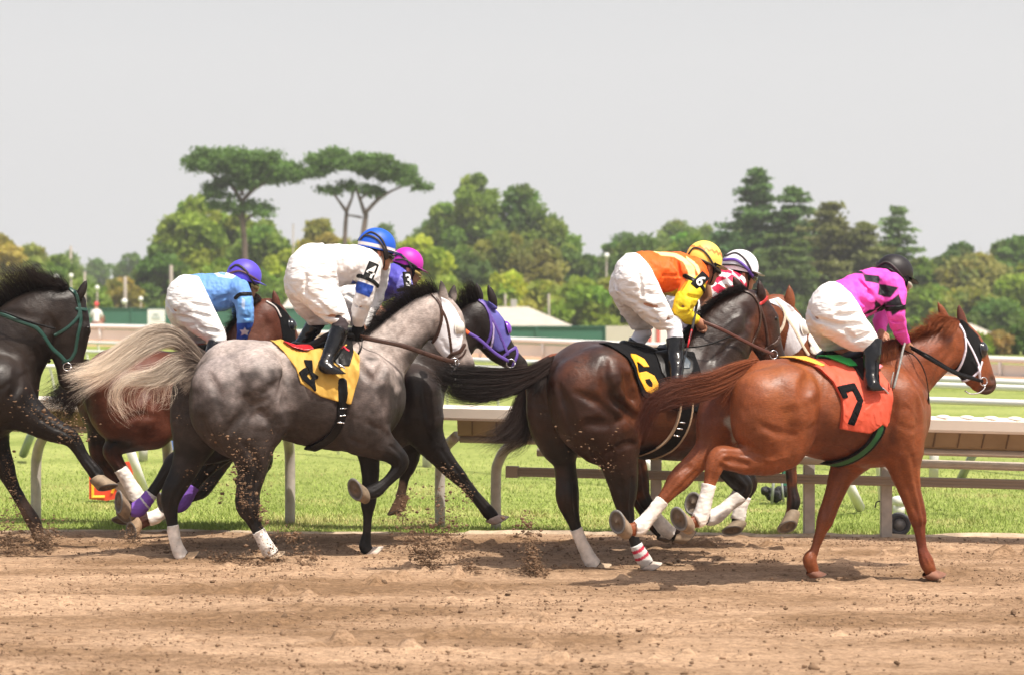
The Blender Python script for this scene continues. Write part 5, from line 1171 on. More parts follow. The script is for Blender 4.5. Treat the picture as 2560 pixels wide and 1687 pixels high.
rg = MB(); c_ = Hd.L(1277, 908, -.1); rg.tube([c_ + np.array([math.cos(a) * .033, 0, math.sin(a) * .033]) for a in np.linspace(0, 6.28, 20)], .005, 6); rg.build('bit_ring', steel, Hd.root, True)
Hd.mane([(1110, 800), (1135, 785), (1158, 768), (1180, 752), (1198, 744)], [(-14, -10), (-12, -30), (-18, -46), (-22, -52), (-32, -44)], 728, 0.0016, hair_m, colors=((.012, .010, .010), (.03, .02, .018)), spread=.022, yfall=-.08)
Hd.shell('saddle_cloth', .02, mat('blue_saddlecloth', (.05, .06, .3), rough=.7), poly=[(760, 885), (880, 885), (960, 890), (960, 990), (880, 1010), (790, 990)], yref=-.3)
saddle(Hd, [(790, 888, 8, 3.2), (850, 892, 11, 3.4), (900, 880, 12, 3.2), (940, 868, 15, 2.4)], None)
Hd.shell('breast_strap', .02, mat('red_strap', (.6, .02, .03), rough=.5), line=[(1000, 940), (992, 980), (985, 1040), (972, 1075)], hw=3, yref=-.3, ylim=(-.6, .6))
Hd.hair('tail', [[(565, 930), (535, 935), (505, 965), (490, 1010), (480, 1060)], [(562, 945), (540, 955), (515, 985), (505, 1030), (500, 1070)]], 489, 0.0015, hair_m, spread=.025, seg=14, colors=DK, seed=33)
MB().tube([Hd.L(*p) for p in ((1046, 727, -.1), (1056, 735, -.12), (1076, 752, -.14), (1086, 760, -.15))], .003, 6).build('rein_end', mat('cream_leather', (.6, .5, .4), rough=.6), Hd.root, True)

Jd = Rider(Hd)
DJ = dict(seed=31, hands=False,
    ch=dict(pelvis=[(868, 752, 50, 0, 1.2), (884, 740, 54, 0, 1.1)],
            torso=[(885, 738, 50, 0, 1.3), (930, 716, 46, 0, 1.45), (968, 702, 44, 0, 1.5), (990, 698, 35, 0, 1.3)],
            thigh=[(885, 752, 52, -.10), (915, 768, 44, -.15), (955, 788, 27, -.2)],
            thigh_far=[(870, 760, 44, .10), (895, 790, 34, .16), (915, 820, 22, .2)],
            shin=[(955, 792, 20, -.22), (925, 840, 16, -.26), (915, 880, 12, -.28)],
            shin_far=[(915, 822, 18, .22), (890, 850, 15, .25), (880, 880, 12, .27)],
            arm=[(994, 698, 29, -.16), (1008, 715, 26, -.2), (1008, 755, 20, -.2), (975, 785, 16, -.15), (942, 797, 12, -.1)],
            arm_far=[(1006, 698, 26, .16), (1012, 740, 20, .2), (985, 785, 15, .1)],
            neck=[(1000, 692, 20), (1014, 684, 20)]),
    head=[(1024, 668, 31), (1033, 682, 27), (1042, 692, 18), (1044, 700, 10)], face=[(1052, 690, 5), (1026, 681, 8, -.08, .5)], hair=[[(1008, 682, 14), (1014, 690, 12)]],
    pclip=[((895, 640), (932, 770), -.2), ((980, 808), (860, 845), -.2)],
    creases={'breeches': [([(870, 740), (930, 770)], 6), ([(925, 760), (950, 775)], 5)], 'silk_jacket': [([(945, 725), (975, 735)], 6), ([(960, 690), (985, 715)], 5)]},
    jcol=(.085, .075, .40), jpat=[([(1022, 668), (1040, 690), (1038, 740), (1000, 760), (988, 715), (998, 690)], (.21, .20, .62), -.2, -.1)],
    shin=[(952, 800, 22, -.24), (925, 845, 18, -.28), (915, 880, 14, -.3)], foot=[(915, 885, 13, -.3), (940, 900, 9, -.3)])
DJ['hel'] = ((1018, 656), (.34, -1)); DJ['hsz'] = 1.0
Jd.build(DJ, 'jockey in purple silks and magenta helmet, armband number 3')
Jd.helmet((1018, 656), (41, 37), (.34, -1), (.48, .02, .36), straps=[([(984, 640), (1000, 636), (1020, 655), (1034, 680), (1040, 692)], 5, rubber_strap), ([(988, 650), (1012, 650), (1036, 664), (1052, 676)], 4, rubber_strap)])
Jd.gear(mat('amber_goggles', (.35, .25, .08), rough=.15, coat=.5))
Jd.number('3', (1018, 701), (-.02, -1), 31, -.25, Jd.root, black_leather, w_=23, hh=42)
Jd.band('armband', [(994, 726), (1015, 722), (1034, 718)], 4.5, black_leather, ylim=-.06)

# ================================================================== bay behind the grey's tail (blue rider)
Hb = Animal('bay1', 420, 16.75, 10)
DB = dict(label='bay horse with black blinker hood and white bandages, half hidden behind the grey horse',
    coat=(.085, .024, .012), rough=.42, mat='bay_coat', spec=.3,
    torso=[(300, 965, 98), (360, 975, 104), (430, 988, 110), (510, 992, 116), (580, 985, 116), (625, 975, 90)],
    neck=[(590, 935, 88), (612, 890, 74), (635, 840, 62), (655, 805, 52), (668, 792, 44)],
    head=[(672, 785, 36, 0, .52), (692, 820, 44, 0, .5), (712, 858, 38, 0, .48), (735, 890, 28), (755, 908, 20)],
    ears=[((694, 768), (684, 727), -.05), ((650, 756), (633, 732), .08)], earw=10,
    legs=[dict(y=-.15, c=[[(290, 975, 80), (300, 1035, 70), (350, 1068, 50)], [(350, 1030, 70), (392, 1062, 46), (385, 1085, 38)], [(395, 1078, 38), (345, 1100, 27), (295, 1112, 25), (280, 1128, 23), (296, 1160, 17), (322, 1205, 16), (343, 1243, 19), (336, 1262, 15), (326, 1276, 14)]], dark=(1, BLK)),
          dict(y=.14, c=[[(255, 1000, 66), (258, 1060, 42), (250, 1105, 30), (255, 1140, 27), (270, 1170, 19), (300, 1208, 15), (322, 1245, 17), (320, 1275, 15), (315, 1288, 14)]], dark=(1, BLK)),
          dict(y=-.15, c=[[(600, 980, 64), (595, 1050, 58)], [(590, 1060, 52), (560, 1130, 33), (525, 1190, 25), (504, 1222, 22), (480, 1238, 16), (430, 1264, 14), (390, 1290, 16), (362, 1300, 17), (345, 1312, 14)]], dark=(0, BLK)),
          dict(y=.13, c=[[(620, 1050, 50), (650, 1110, 30), (660, 1160, 20), (630, 1190, 14), (600, 1200, 14)]], dark=(0, BLK))],
    carve=[([(300, 1060), (340, 1040), (390, 1040)], 14, 5), ([(660, 860), (668, 820), (662, 796)], 12, 5)],
    bump=[([(280, 945), (300, 930)], 36, 6), ([(635, 820), (648, 800)], 16, 4)],
    paint=[([(280, 960, 60), (240, 1010, 50)], -.1, .15, (.04, .014, .01)), ([(640, 830, 30), (620, 860, 40)], -.1, .1, (.12, .045, .028)), ([(252, 1040, 50)], .14, .1, (.02, .01, .008))],
    hoofs=[((327, 1276), (310, 1292), -.15, (-.7, .6), 56, dict(tilt=-.35, wallc=(.22, .16, .10))), ((316, 1286), (306, 1306), .14, (-.7, .6), 50, dict(tilt=-.35, wallc=(.22, .16, .10))), ((346, 1312), (322, 1322), -.15, (-.4, .9), 56, dict(tilt=-.5, wallc=(.30, .2, .12)))],
    wraps=[(0, .54, .84, white_wrap, dict(dr=.005)), (1, .62, .84, dirty_wrap, dict(dr=.005)), (2, .55, .82, white_wrap, dict(dr=.005))])
Hb.build(DB)
Hb.shell('hood', .008, black_cloth, poly=[(678, 752), (700, 765), (722, 785), (738, 820), (742, 860), (730, 880), (706, 878), (706, 840), (700, 800), (690, 775)], yref=-.08, h=.005, noise=.002)
Hb.cup(732, 812, 13, mat('black_plastic'))
bridle(Hb, mat('pale_piping', (.5, .45, .42), rough=.6), [[(668, 753), (690, 768), (703, 792)]], w_=2, names=['crown_strap'])
Hb.mane([(560, 850), (585, 820), (608, 790), (630, 768), (652, 755)], [(-28, 10), (-34, 2), (-34, -4), (-28, -8), (-22, -8)], 840, 0.0016, hair_m, colors=((.012, .009, .008), (.03, .018, .014)), spread=.02, yfall=-.08)
Hb.shell('saddle_cloth', .02, mat('red_saddlecloth', (.55, .01, .02), rough=.6), poly=[(445, 862), (480, 868), (560, 872), (600, 880), (590, 950), (530, 990), (480, 960), (455, 890)], yref=-.28)
saddle(Hb, [(455, 862, 7, 3.2), (500, 872, 10, 3.4), (545, 862, 11, 3), (585, 855, 14, 2.4)], None)
Hb.hair('tail', [[(225, 905), (200, 930), (160, 965, -.04), (115, 985, -.06), (80, 985, -.06)], [(222, 925), (200, 950), (165, 985, -.04), (130, 1010, -.06), (85, 1020, -.06)], [(220, 945), (205, 975), (185, 1010, -.04), (175, 1045, -.05), (150, 1085, -.05)], [(222, 900), (190, 905), (150, 930, -.04), (100, 960, -.05)]],
        1350, 0.0015, hair_m, spread=.025, seg=18, colors=DK, seed=43, wild=1)

Jb = Rider(Hb)
lb = (.13, .28, .62)
q1 = lambda *p: [(x / 3.4, 600 + y / 3.4) for x, y in p]
DJ = dict(seed=41, hands=False,
    ch=dict(pelvis=[(462, 768, 44, 0, 1.2), (474, 748, 62, 0, 1.05), (486, 742, 54, 0, 1.1)],
            torso=[(484, 740, 54, 0, 1.15), (525, 732, 50, 0, 1.3), (565, 728, 46, 0, 1.45), (590, 724, 38, 0, 1.25)],
            thigh=[(480, 760, 60, -.10), (502, 792, 48, -.14), (526, 820, 36, -.18), (545, 846, 24, -.2)],
            thigh_far=[(462, 775, 50, .10), (476, 815, 38, .16), (492, 840, 28, .2), (505, 858, 22, .2)],
            shin=[(545, 848, 18, -.22), (530, 880, 15, -.25), (520, 900, 12, -.28)], shin_far=[(500, 858, 18, .22), (480, 880, 14, .25), (470, 895, 12, .27)],
            arm=[(597, 726, 29, -.17), (607, 750, 25, -.2), (614, 780, 21, -.21), (613, 810, 19, -.18), (606, 838, 14, -.14), (603, 848, 12, -.12)],
            arm_far=[(606, 728, 28, .17), (600, 780, 20, .22), (600, 830, 13, .1)], neck=[(598, 716, 21), (612, 710, 20)]),
    head=[(616, 692, 33), (626, 706, 28), (636, 716, 18), (638, 724, 10)], face=[(646, 712, 5), (620, 705, 8, -.08, .5)], hair=[[(600, 706, 15), (606, 714, 12)]],
    pclip=[((445, 682), (505, 692), -.2), ((488, 672), (540, 780), -.2), ((600, 852), (440, 866), -.2)],
    creases={'breeches': [([(440, 790), (480, 800), (510, 825)], 8), ([(480, 760), (525, 770)], 5), ([(490, 785), (530, 795)], 5), ([(500, 820), (545, 830)], 5), ([(415, 750), (440, 780)], 6)],
             'silk_jacket': [([(540, 750), (575, 740)], 6), ([(604, 790), (622, 795)], 4)]},
    jcol=lb, jpat=[([(530, 676), (565, 678), (592, 688), (580, 697), (545, 692)], (.75, .77, .82), -.1), ([(544, 679), (566, 682), (562, 690), (550, 687)], (.15, .3, .6), -.1),
        ([(592, 740), (628, 740), (632, 808), (595, 812)], (.16, .38, .78), -.2, -.12), ([(592, 808), (634, 806), (628, 860), (588, 860)], (.012, .06, .35), -.2, -.1),
        (q1((2080, 745), (2092, 765), (2120, 770), (2105, 790), (2110, 812), (2082, 800), (2050, 812), (2056, 788), (2040, 765), (2068, 765)), (.62, .60, .66), -.22, -.1),
        ([(604, 745), (612, 750), (610, 775), (603, 768)], (.5, .62, .85), -.22, -.1)],
    shin=[(538, 858, 19, -.24), (528, 880, 16, -.27), (520, 900, 13, -.29)], shin_far=[(500, 858, 18, .24), (480, 872, 15, .26), (460, 884, 12, .27)])
DJ['hel'] = ((610, 690), (.28, -1)); DJ['hsz'] = 1.0
Jb.build(DJ, 'jockey in light blue silks and purple-blue helmet at the left')
Jb.helmet((610, 690), (44, 42), (.28, -1), (.09, .06, .50), straps=[([(574, 672), (592, 662), (614, 676), (632, 704), (640, 716)], 5, rubber_strap), ([(572, 684), (600, 678), (630, 692), (650, 706)], 5, mat('dark_red_elastic', (.08, .03, .04), rough=.6))])
Jb.gear(mat('amber_goggles'))
Jb.band('armband', [(588, 745), (600, 736), (628, 735)], 4.5, black_leather, ylim=-.06)
Jb.solid('glove', [[(604, 846, 13, -.12), (602, 858, 13, -.11)]], black_cloth)

# ================================================================== horse with white hood behind number 6
Hf = Animal('bay5', 1620, 15.60, 11)
DF = dict(label='reddish bay horse in white hood and white noseband roll, hidden behind the number 6 horse',
    coat=(.17, .048, .016), rough=.42, mat='red_bay_coat', spec=.3,
    torso=[(1405, 975, 94), (1470, 985, 102), (1550, 1000, 108), (1640, 1005, 116), (1740, 998, 118), (1800, 985, 92)],
    neck=[(1790, 950, 90), (1835, 900, 76), (1880, 845, 62), (1915, 800, 50), (1932, 785, 44)],
    head=[(1942, 775, 40, 0, .55), (1962, 815, 50, 0, .5), (1986, 852, 42, 0, .48), (2014, 882, 30), (2040, 902, 23)],
    ears=[((1976, 770), (1973, 714), -.05), ((1916, 756), (1908, 722), .08)], earw=13,
    legs=[dict(y=-.15, c=[[(1420, 990, 76), (1450, 1050, 66), (1500, 1080, 48)], [(1500, 1070, 50), (1560, 1110, 34), (1590, 1160, 27), (1598, 1205, 25), (1608, 1240, 19), (1632, 1282, 15), (1660, 1318, 17), (1680, 1332, 15), (1692, 1336, 14)]], dark=(2, BLK)),
          dict(y=.14, c=[[(1480, 1060, 50), (1545, 1110, 30), (1570, 1165, 24), (1580, 1215, 22), (1600, 1260, 15), (1632, 1310, 15), (1655, 1332, 15)]], dark=(1, BLK)),
          dict(y=-.15, c=[[(1860, 1000, 62), (1900, 1060, 52), (1945, 1105, 32), (1972, 1140, 21), (1977, 1170, 15), (1980, 1215, 13), (1984, 1252, 17), (1979, 1275, 13), (1976, 1284, 13)]], dark=(2, BLK)),
          dict(y=.13, c=[[(1850, 1040, 50), (1900, 1090, 30), (1945, 1120, 22), (1935, 1150, 14), (1900, 1160, 14)]], dark=(1, BLK))],
    carve=[([(1930, 860), (1938, 825), (1932, 795)], 12, 5)], bump=[([(1900, 800), (1915, 780)], 12, 4)],
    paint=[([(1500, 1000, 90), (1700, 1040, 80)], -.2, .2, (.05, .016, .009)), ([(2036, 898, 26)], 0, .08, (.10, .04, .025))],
    hoofs=[((1692, 1336), (1722, 1352), -.15, (1, .2), 50, dict(wallc=(.32, .22, .14))), ((1655, 1332), (1680, 1350), .14, (1, .2), 46, dict(wallc=(.12, .09, .07))), ((1977, 1284), (1968, 1322), -.15, (-.6, .8), 54, dict(tilt=-.6))],
    wraps=[(0, .60, .88, white_wrap, dict(dr=.005))])
Hf.build(DF)
Hf.shell('hood', .007, white_cloth, poly=[(1926, 750), (1950, 744), (1980, 765), (2008, 790), (2024, 826), (2022, 850), (2000, 880), (1980, 892), (1966, 888), (1968, 850), (1974, 815), (1966, 790), (1950, 768), (1928, 758)], yref=-.09, h=.005, noise=.003)
Hf.cup(2012, 818, 17, mat('white_plastic'))
cream = mat('cream_strap', (.70, .60, .46), rough=.6)
bridle(Hf, cream, [[(1944, 750), (1960, 770), (1966, 790)], [(1966, 790), (1960, 815), (1949, 835)], [(1966, 790), (1990, 825), (2012, 865), (2026, 886)]], w_=3.8, names=['crown_strap', 'throat_strap', 'cheek_strap'])
f_ = Hf.fld; wool = mat('sheepskin', (.72, .68, .62), rough=1, bump=.01, bscale=60)
Hf.shell('noseband_roll', .022, wool, line=[(2034, 848), (2040, 862), (2038, 872)], hw=14, yref=-.05, h=.006, noise=.006, nsc=40)
Hf.hair('tail', [[(1330, 945), (1300, 985, .02), (1285, 1030, .02), (1245, 1085, 0), (1200, 1105, 0)], [(1335, 960), (1310, 1010, .02), (1300, 1050, .02), (1275, 1095, 0), (1225, 1128, 0)], [(1340, 975), (1322, 1030, .02), (1325, 1080, .02), (1310, 1110, 0), (1270, 1140, 0)], [(1330, 950), (1295, 1000, .02), (1270, 1050, .02), (1215, 1080, 0), (1160, 1110, 0)]],
        1500, 0.0015, hair_m, spread=.028, seg=20, colors=((.02, .011, .009), (.035, .022, .018)), seed=53, wild=1)
Hf.shell('saddle_cloth', .02, mat('blue_saddlecloth'), poly=[(1540, 885), (1720, 885), (1720, 990), (1560, 980)], yref=-.28)
Hf.mane([(1830, 835), (1860, 800), (1890, 770), (1915, 750)], [(-20, 8), (-24, 2), (-24, -2), (-18, -4)], 420, 0.0016, hair_m, colors=((.02, .010, .008), (.05, .02, .012)), spread=.015, yfall=-.06)

Jf = Rider(Hf)
def checks(V, C):
    o = Jf.L(1780, 720, -.2); x = V[:, 0] - o[0]; z = V[:, 2] - o[2]
    a = x * .80 + z * .60 + V[:, 1] * .3; b = -x * .55 + z * .83; s_ = .062
    m_ = ((np.floor(a / s_) + np.floor(b / s_)).astype(int) % 2) == 0
    C[:] = (.74, .70, .70); C[m_] = (.62, .02, .07); return C
DJ = dict(seed=51, hands=False, jfn=checks,
    ch=dict(pelvis=[(1706, 760, 46, 0, 1.2), (1722, 750, 52, 0, 1.1)],
            torso=[(1728, 748, 48, 0, 1.25), (1770, 730, 46, 0, 1.4), (1808, 716, 44, 0, 1.5), (1830, 710, 36, 0, 1.3)],
            thigh=[(1722, 765, 50, -.10), (1750, 800, 40, -.15), (1775, 830, 26, -.2)], thigh_far=[(1710, 770, 44, .10), (1730, 810, 34, .16), (1750, 840, 22, .2)],
            shin=[(1775, 832, 18, -.22), (1760, 870, 15, -.25), (1750, 900, 12, -.27)], shin_far=[(1750, 842, 18, .22), (1735, 870, 15, .25), (1725, 900, 12, .27)],
            arm=[(1826, 714, 29, -.17), (1815, 745, 24, -.2), (1790, 775, 20, -.2), (1810, 810, 14, -.12)], arm_far=[(1842, 712, 28, .17), (1840, 770, 20, .2), (1850, 810, 13, .1)],
            neck=[(1842, 706, 22), (1858, 696, 20)]),
    head=[(1852, 672, 34), (1866, 686, 29), (1878, 698, 18), (1882, 706, 10)], face=[(1890, 694, 5), (1860, 688, 8, -.08, .5)], hair=[[(1838, 686, 15), (1846, 694, 12)]],
    pclip=[((1740, 680), (1765, 800), -.2), ((1810, 838), (1690, 850), -.2)], jcol=(.7, .7, .7),
    creases={'silk_jacket': [([(1760, 730), (1800, 745)], 6), ([(1800, 700), (1830, 730)], 6)]},
    shin=[(1768, 845, 20, -.23), (1758, 872, 17, -.26), (1750, 900, 14, -.28)])
DJ['hel'] = ((1850, 668), (.20, -1)); DJ['hsz'] = 1.0
Jf.build(DJ, 'jockey in red and white checked silks and white helmet behind the orange jockey')
Jf.helmet((1850, 668), (47, 44), (.20, -1), (.74, .72, .76), straps=[([(1812, 640), (1840, 632), (1866, 652), (1884, 690)], 4, rubber_strap), ([(1808, 650), (1840, 650), (1868, 672), (1884, 694)], 7, mat('purple_elastic', (.10, .04, .30), rough=.6)), ([(1806, 662), (1845, 664), (1880, 680), (1896, 690)], 4.5, rubber_strap)])
Jf.gear(lens)

# ================================================================== leftmost horse
Ha = Animal('dark1', 60, 15.85, 10)
DA = dict(label='dark brown horse with green bridle and flying black mane, cut off by the left edge',
    coat=(.010, .006, .0045), rough=.40, mat='black_brown_coat', spec=.28,
    torso=[(-440, 960, 108), (-360, 968, 116), (-250, 985, 124), (-150, 985, 132), (-60, 975, 132), (-5, 980, 100)],
    neck=[(-20, 930, 112), (25, 872, 98), (75, 815, 82), (120, 780, 62), (150, 770, 48)],
    head=[(172, 765, 44, 0, .52), (168, 815, 56, 0, .5), (170, 865, 46, 0, .48), (172, 912, 33), (172, 945, 26), (170, 955, 20)],
    ears=[((197, 745), (216, 702), -.05), ((150, 726), (146, 697), .08)], earw=11,
    legs=[dict(y=-.16, c=[[(-10, 970, 86), (10, 1000, 70)], [(10, 1000, 68), (60, 1030, 48), (120, 1068, 33), (170, 1090, 24), (190, 1112, 18), (212, 1146, 15), (238, 1180, 18), (246, 1192, 16)]], dark=(1, BLK)),
          dict(y=.14, c=[[(-40, 1040, 66), (-15, 1110, 38), (12, 1170, 25), (30, 1210, 17), (58, 1260, 15), (82, 1300, 18), (95, 1330, 15)]], dark=(0, BLK)),
          dict(y=-.16, c=[[(-450, 985, 88), (-430, 1070, 70), (-470, 1130, 45), (-520, 1200, 30), (-500, 1260, 20), (-480, 1330, 17), (-460, 1370, 16)]], dark=(0, BLK)),
          dict(y=.15, c=[[(-480, 985, 80), (-520, 1070, 60), (-580, 1120, 40), (-640, 1180, 28), (-640, 1240, 18), (-640, 1300, 17)]], dark=(0, BLK))],
    carve=[([(40, 920), (45, 960), (20, 1000)], 18, 6), ([(100, 850), (115, 815), (118, 785)], 16, 6), ([(126, 790), (140, 830), (130, 870)], 10, 5), ([(205, 800), (198, 840)], 8, 4), ([(182, 950), (185, 955)], 5, 4), ([(0, 780), (60, 790), (100, 800)], 14, 4), ([(60, 1010), (100, 1045)], 8, 4)],
    bump=[([(60, 830), (95, 800)], 20, 6), ([(45, 890), (60, 930)], 30, 6), ([(150, 830), (165, 850)], 24, 4), ([(218, 818), (222, 828)], 10, 5), ([(140, 750), (170, 745)], 12, 4), ([(80, 900), (84, 950)], 10, 4)],
    paint=[([(60, 780, 60), (120, 780, 40), (160, 800, 40)], -.1, .15, (.022, .015, .012)), ([(20, 880, 60), (60, 930, 40)], -.2, .15, (.020, .013, .010)), ([(172, 930, 40)], 0, .08, (.02, .012, .01)), ([(60, 1270, 20), (90, 1320, 20)], .14, .06, (.10, .06, .04))],  # neck and shoulder entries are painted-in highlight on the dark coat
    hoofs=[((246, 1192), (264, 1224), -.16, (.7, .7), 56, dict(wallc=(.24, .18, .12), tilt=-.2)), ((96, 1330), (104, 1352), .14, (1, .5), 46, dict(wallc=(.16, .10, .06))), ((-460, 1372), (-450, 1392), -.16, (1, .3), 48), ((-640, 1302), (-660, 1330), .15, (1, .3), 48)])
Ha.build(DA)
grl = mat('green_leather', (.012, .05, .038), rough=.4)
bridle(Ha, grl, [[(176, 722), (190, 736), (198, 764)], [(198, 764), (196, 790), (170, 818), (138, 838)], [(198, 764), (202, 800), (194, 840), (188, 878)], [(188, 878), (176, 898), (158, 906)], [(192, 772), (214, 774)]], w_=4, names=['crown_strap', 'throat_strap', 'cheek_strap', 'noseband', 'browband'])
Ha.strap('rein', [(-10, 780, -.2), (40, 800, -.24), (84, 816, -.22), (105, 834, -.2), (130, 870, -.15), (150, 888, -.12), (165, 905, -.1)], 11, grl, thick=.22)
Ha.strap('yoke_strap', [(-60, 780, -.1), (0, 778, -.25), (60, 800, -.24), (110, 815, -.2), (138, 822, -.18)], 5, black_leather, thick=.5)
Ha.strap('rein_far', [(88, 876, 0.02), (105, 885, .04), (125, 905, .06)], 9, black_leather, thick=.4)
rg = MB(); c_ = Ha.L(168, 916, -.09); rg.tube([c_ + np.array([math.cos(a) * .03, 0, math.sin(a) * .03]) for a in np.linspace(0, 6.28, 20)], .004, 6); rg.build('bit_ring', steel, Ha.root, True)
Ha.eye(222, 820, .02)
MK = ((.010, .008, .008), (.03, .02, .016))
Ha.mane([(-40, 770), (0, 760), (30, 752), (60, 744), (90, 736), (120, 728), (150, 722), (172, 718)], [(-30, -14), (-50, -30), (-55, -50), (-62, -80), (-40, -78), (-62, -60), (-50, -34), (-30, -8)], 1819, 0.0016, hair_m, colors=MK, spread=.03, yfall=-.08, ln=80)
Ha.hair('tail', [[(-540, 880), (-600, 900), (-700, 930), (-780, 980)], [(-540, 900), (-600, 930), (-690, 970), (-760, 1020)]], 700, 0.0018, hair_m, spread=.03, seg=14, colors=MK)
Ha.shell('saddle_cloth', .02, mat('green_saddlecloth', (.02, .12, .05), rough=.7), poly=[(-290, 868), (-110, 862), (-90, 960), (-130, 1040), (-270, 980)], yref=-.3)
saddle(Ha, [(-260, 866, 8, 3.2), (-210, 870, 11, 3.4), (-160, 862, 12, 3), (-110, 850, 16, 2.4)], None)
# ================================================================== ground
def tri_mat(name, build):
    m, t, b = new_mat(name); build(t, b); MATS[name] = m; return m
def dirt_nodes(t, b):
    tc = N(t, 'ShaderNodeTexCoord'); ge = N(t, 'ShaderNodeNewGeometry')
    def noise(sc_, det, st=(1, 1, 1), rough=.6):
        mp = N(t, 'ShaderNodeMapping'); mp.inputs['Scale'].default_value = st; t.links.new(tc.outputs['Object'], mp.inputs[0])
        n = N(t, 'ShaderNodeTexNoise'); n.inputs['Scale'].default_value = sc_; n.inputs['Detail'].default_value = det; n.inputs['Roughness'].default_value = rough
        t.links.new(mp.outputs[0], n.inputs[0]); return n.outputs[0]
    def ramp(src, a, c0, c1, lo, hi):
        r = N(t, 'ShaderNodeValToRGB'); r.color_ramp.elements[0].position = lo; r.color_ramp.elements[1].position = hi
        r.color_ramp.elements[0].color = (*c0, 1); r.color_ramp.elements[1].color = (*c1, 1); t.links.new(src, r.inputs[0]); return r.outputs[0]
    big = ramp(noise(.9, 5, (.5, 1.6, 1)), 0, (.27, .170, .098), (.53, .365, .24), .38, .62)
    fine = ramp(noise(14, 8, (.8, 2.4, 1), .8), 0, (.40, .36, .33), (1.12, 1.1, 1.08), .34, .56)
    mx = N(t, 'ShaderNodeMix'); mx.data_type = 'RGBA'; mx.blend_type = 'MULTIPLY'; mx.inputs[0].default_value = .85
    t.links.new(big, mx.inputs[6]); t.links.new(fine, mx.inputs[7])
    sp = ramp(noise(80, 3, (.6, 1.3, 1)), 0, (.62, .58, .55), (1, 1, 1), .36, .5)
    m2 = N(t, 'ShaderNodeMix'); m2.data_type = 'RGBA'; m2.blend_type = 'MULTIPLY'; m2.inputs[0].default_value = .8
    t.links.new(mx.outputs[2], m2.inputs[6]); t.links.new(sp, m2.inputs[7]); t.links.new(m2.outputs[2], b.inputs['Base Color'])
    b.inputs['Roughness'].default_value = .95; b.inputs['Specular IOR Level'].default_value = .12
    bp = N(t, 'ShaderNodeBump'); bp.inputs['Distance'].default_value = .015; t.links.new(noise(60, 8, (.5, 1.1, 1), .8), bp.inputs['Height']); t.links.new(bp.outputs[0], b.inputs['Normal'])
dirt = tri_mat('track_dirt', dirt_nodes)
def edgeY(x): return 16.93 - x * .058 + .05 * np.sin(x * 1.7) + .03 * np.sin(x * 5.1 + 1) + .04 * vnoise(np.asarray(x) * 3.0, 0, 0, 9)
nx, ny = 700, 520
xs = np.linspace(-8.5, 8.5, nx); ts = np.linspace(0, 1, ny)
X, T = np.meshgrid(xs, ts, indexing='ij'); E_ = edgeY(X); Y = 8.2 + (E_ - 8.2) * T
cl_ = fbm(X * 5.5, Y * 9, 0, 3, 21); clod = np.clip(cl_ - .7, 0, 1) * .11
patch = np.clip(fbm(X * .7, Y * 1.1, 3, 2, 8) + .35, 0, 1)
Zg = .008 * vnoise(X * .9, Y * 7.5, 0, 1) + .006 * vnoise(X * 2.2, Y * 19, 0, 2) + clod * patch + .006 * fbm(X * 16, Y * 26, 0, 2, 4) - .004
hol = fbm(X * 3.1, Y * 5.2, 5, 2, 31); Zg -= np.clip(hol - .8, 0, 1) * .06
Zg *= np.clip((1 - T) * 18, .15, 1); Zg += .01 * np.clip((1 - T) * 30, 0, 1) * 0
V = np.stack([X, Y, Zg], -1).reshape(-1, 3); ii = np.arange(nx * ny).reshape(nx, ny)
Q = np.stack([ii[:-1, :-1], ii[1:, :-1], ii[1:, 1:], ii[:-1, 1:]], -1).reshape(-1, 4)
tag(mesh_obj('dirt_track', V, Q, dirt, None, True), kind='structure')
ap = MB(); ap.add([(-120, -40, -.05), (120, -40, -.05), (120, edgeY(120.), -.05), (8, 16.45, -.05), (-8, 17.3, -.05), (-120, edgeY(-120.), -.05)], [(0, 1, 2, 3, 4, 5)])
tag(ap.build('track_base', dirt), kind='structure')

def grass_nodes(t, b):
    tc = N(t, 'ShaderNodeTexCoord')
    def noise(sc_, det, st=(1, 1, 1)):
        mp = N(t, 'ShaderNodeMapping'); mp.inputs['Scale'].default_value = st; t.links.new(tc.outputs['Object'], mp.inputs[0])
        n = N(t, 'ShaderNodeTexNoise'); n.inputs['Scale'].default_value = sc_; n.inputs['Detail'].default_value = det; t.links.new(mp.outputs[0], n.inputs[0]); return n.outputs[0]
    r = N(t, 'ShaderNodeValToRGB'); r.color_ramp.elements[0].position = .35; r.color_ramp.elements[1].position = .65
    r.color_ramp.elements[0].color = (.20, .245, .062, 1); r.color_ramp.elements[1].color = (.31, .345, .11, 1); t.links.new(noise(.5, 6, (.5, 1, 1)), r.inputs[0])
    r2 = N(t, 'ShaderNodeValToRGB'); r2.color_ramp.elements[0].position = .35; r2.color_ramp.elements[1].position = .6
    r2.color_ramp.elements[0].color = (.55, .6, .5, 1); r2.color_ramp.elements[1].color = (1.1, 1.08, 1, 1); t.links.new(noise(14, 6, (.7, 1, 1)), r2.inputs[0])
    mx = N(t, 'ShaderNodeMix'); mx.data_type = 'RGBA'; mx.blend_type = 'MULTIPLY'; mx.inputs[0].default_value = .8
    t.links.new(r.outputs[0], mx.inputs[6]); t.links.new(r2.outputs[0], mx.inputs[7]); t.links.new(mx.outputs[2], b.inputs['Base Color'])
    b.inputs['Roughness'].default_value = .9; b.inputs['Specular IOR Level'].default_value = .1
turf = tri_mat('turf', grass_nodes)
g = MB(); ex = np.linspace(-120, 120, 241)
Vt = [(x, float(edgeY(x)) - .03, -.012) for x in ex] + [(x * 30, 2600, -.012) for x in ex]
tag(mesh_obj('infield_grass', Vt, [[i, i + 1, 241 + i + 1, 241 + i] for i in range(240)], turf, None, False), kind='structure')
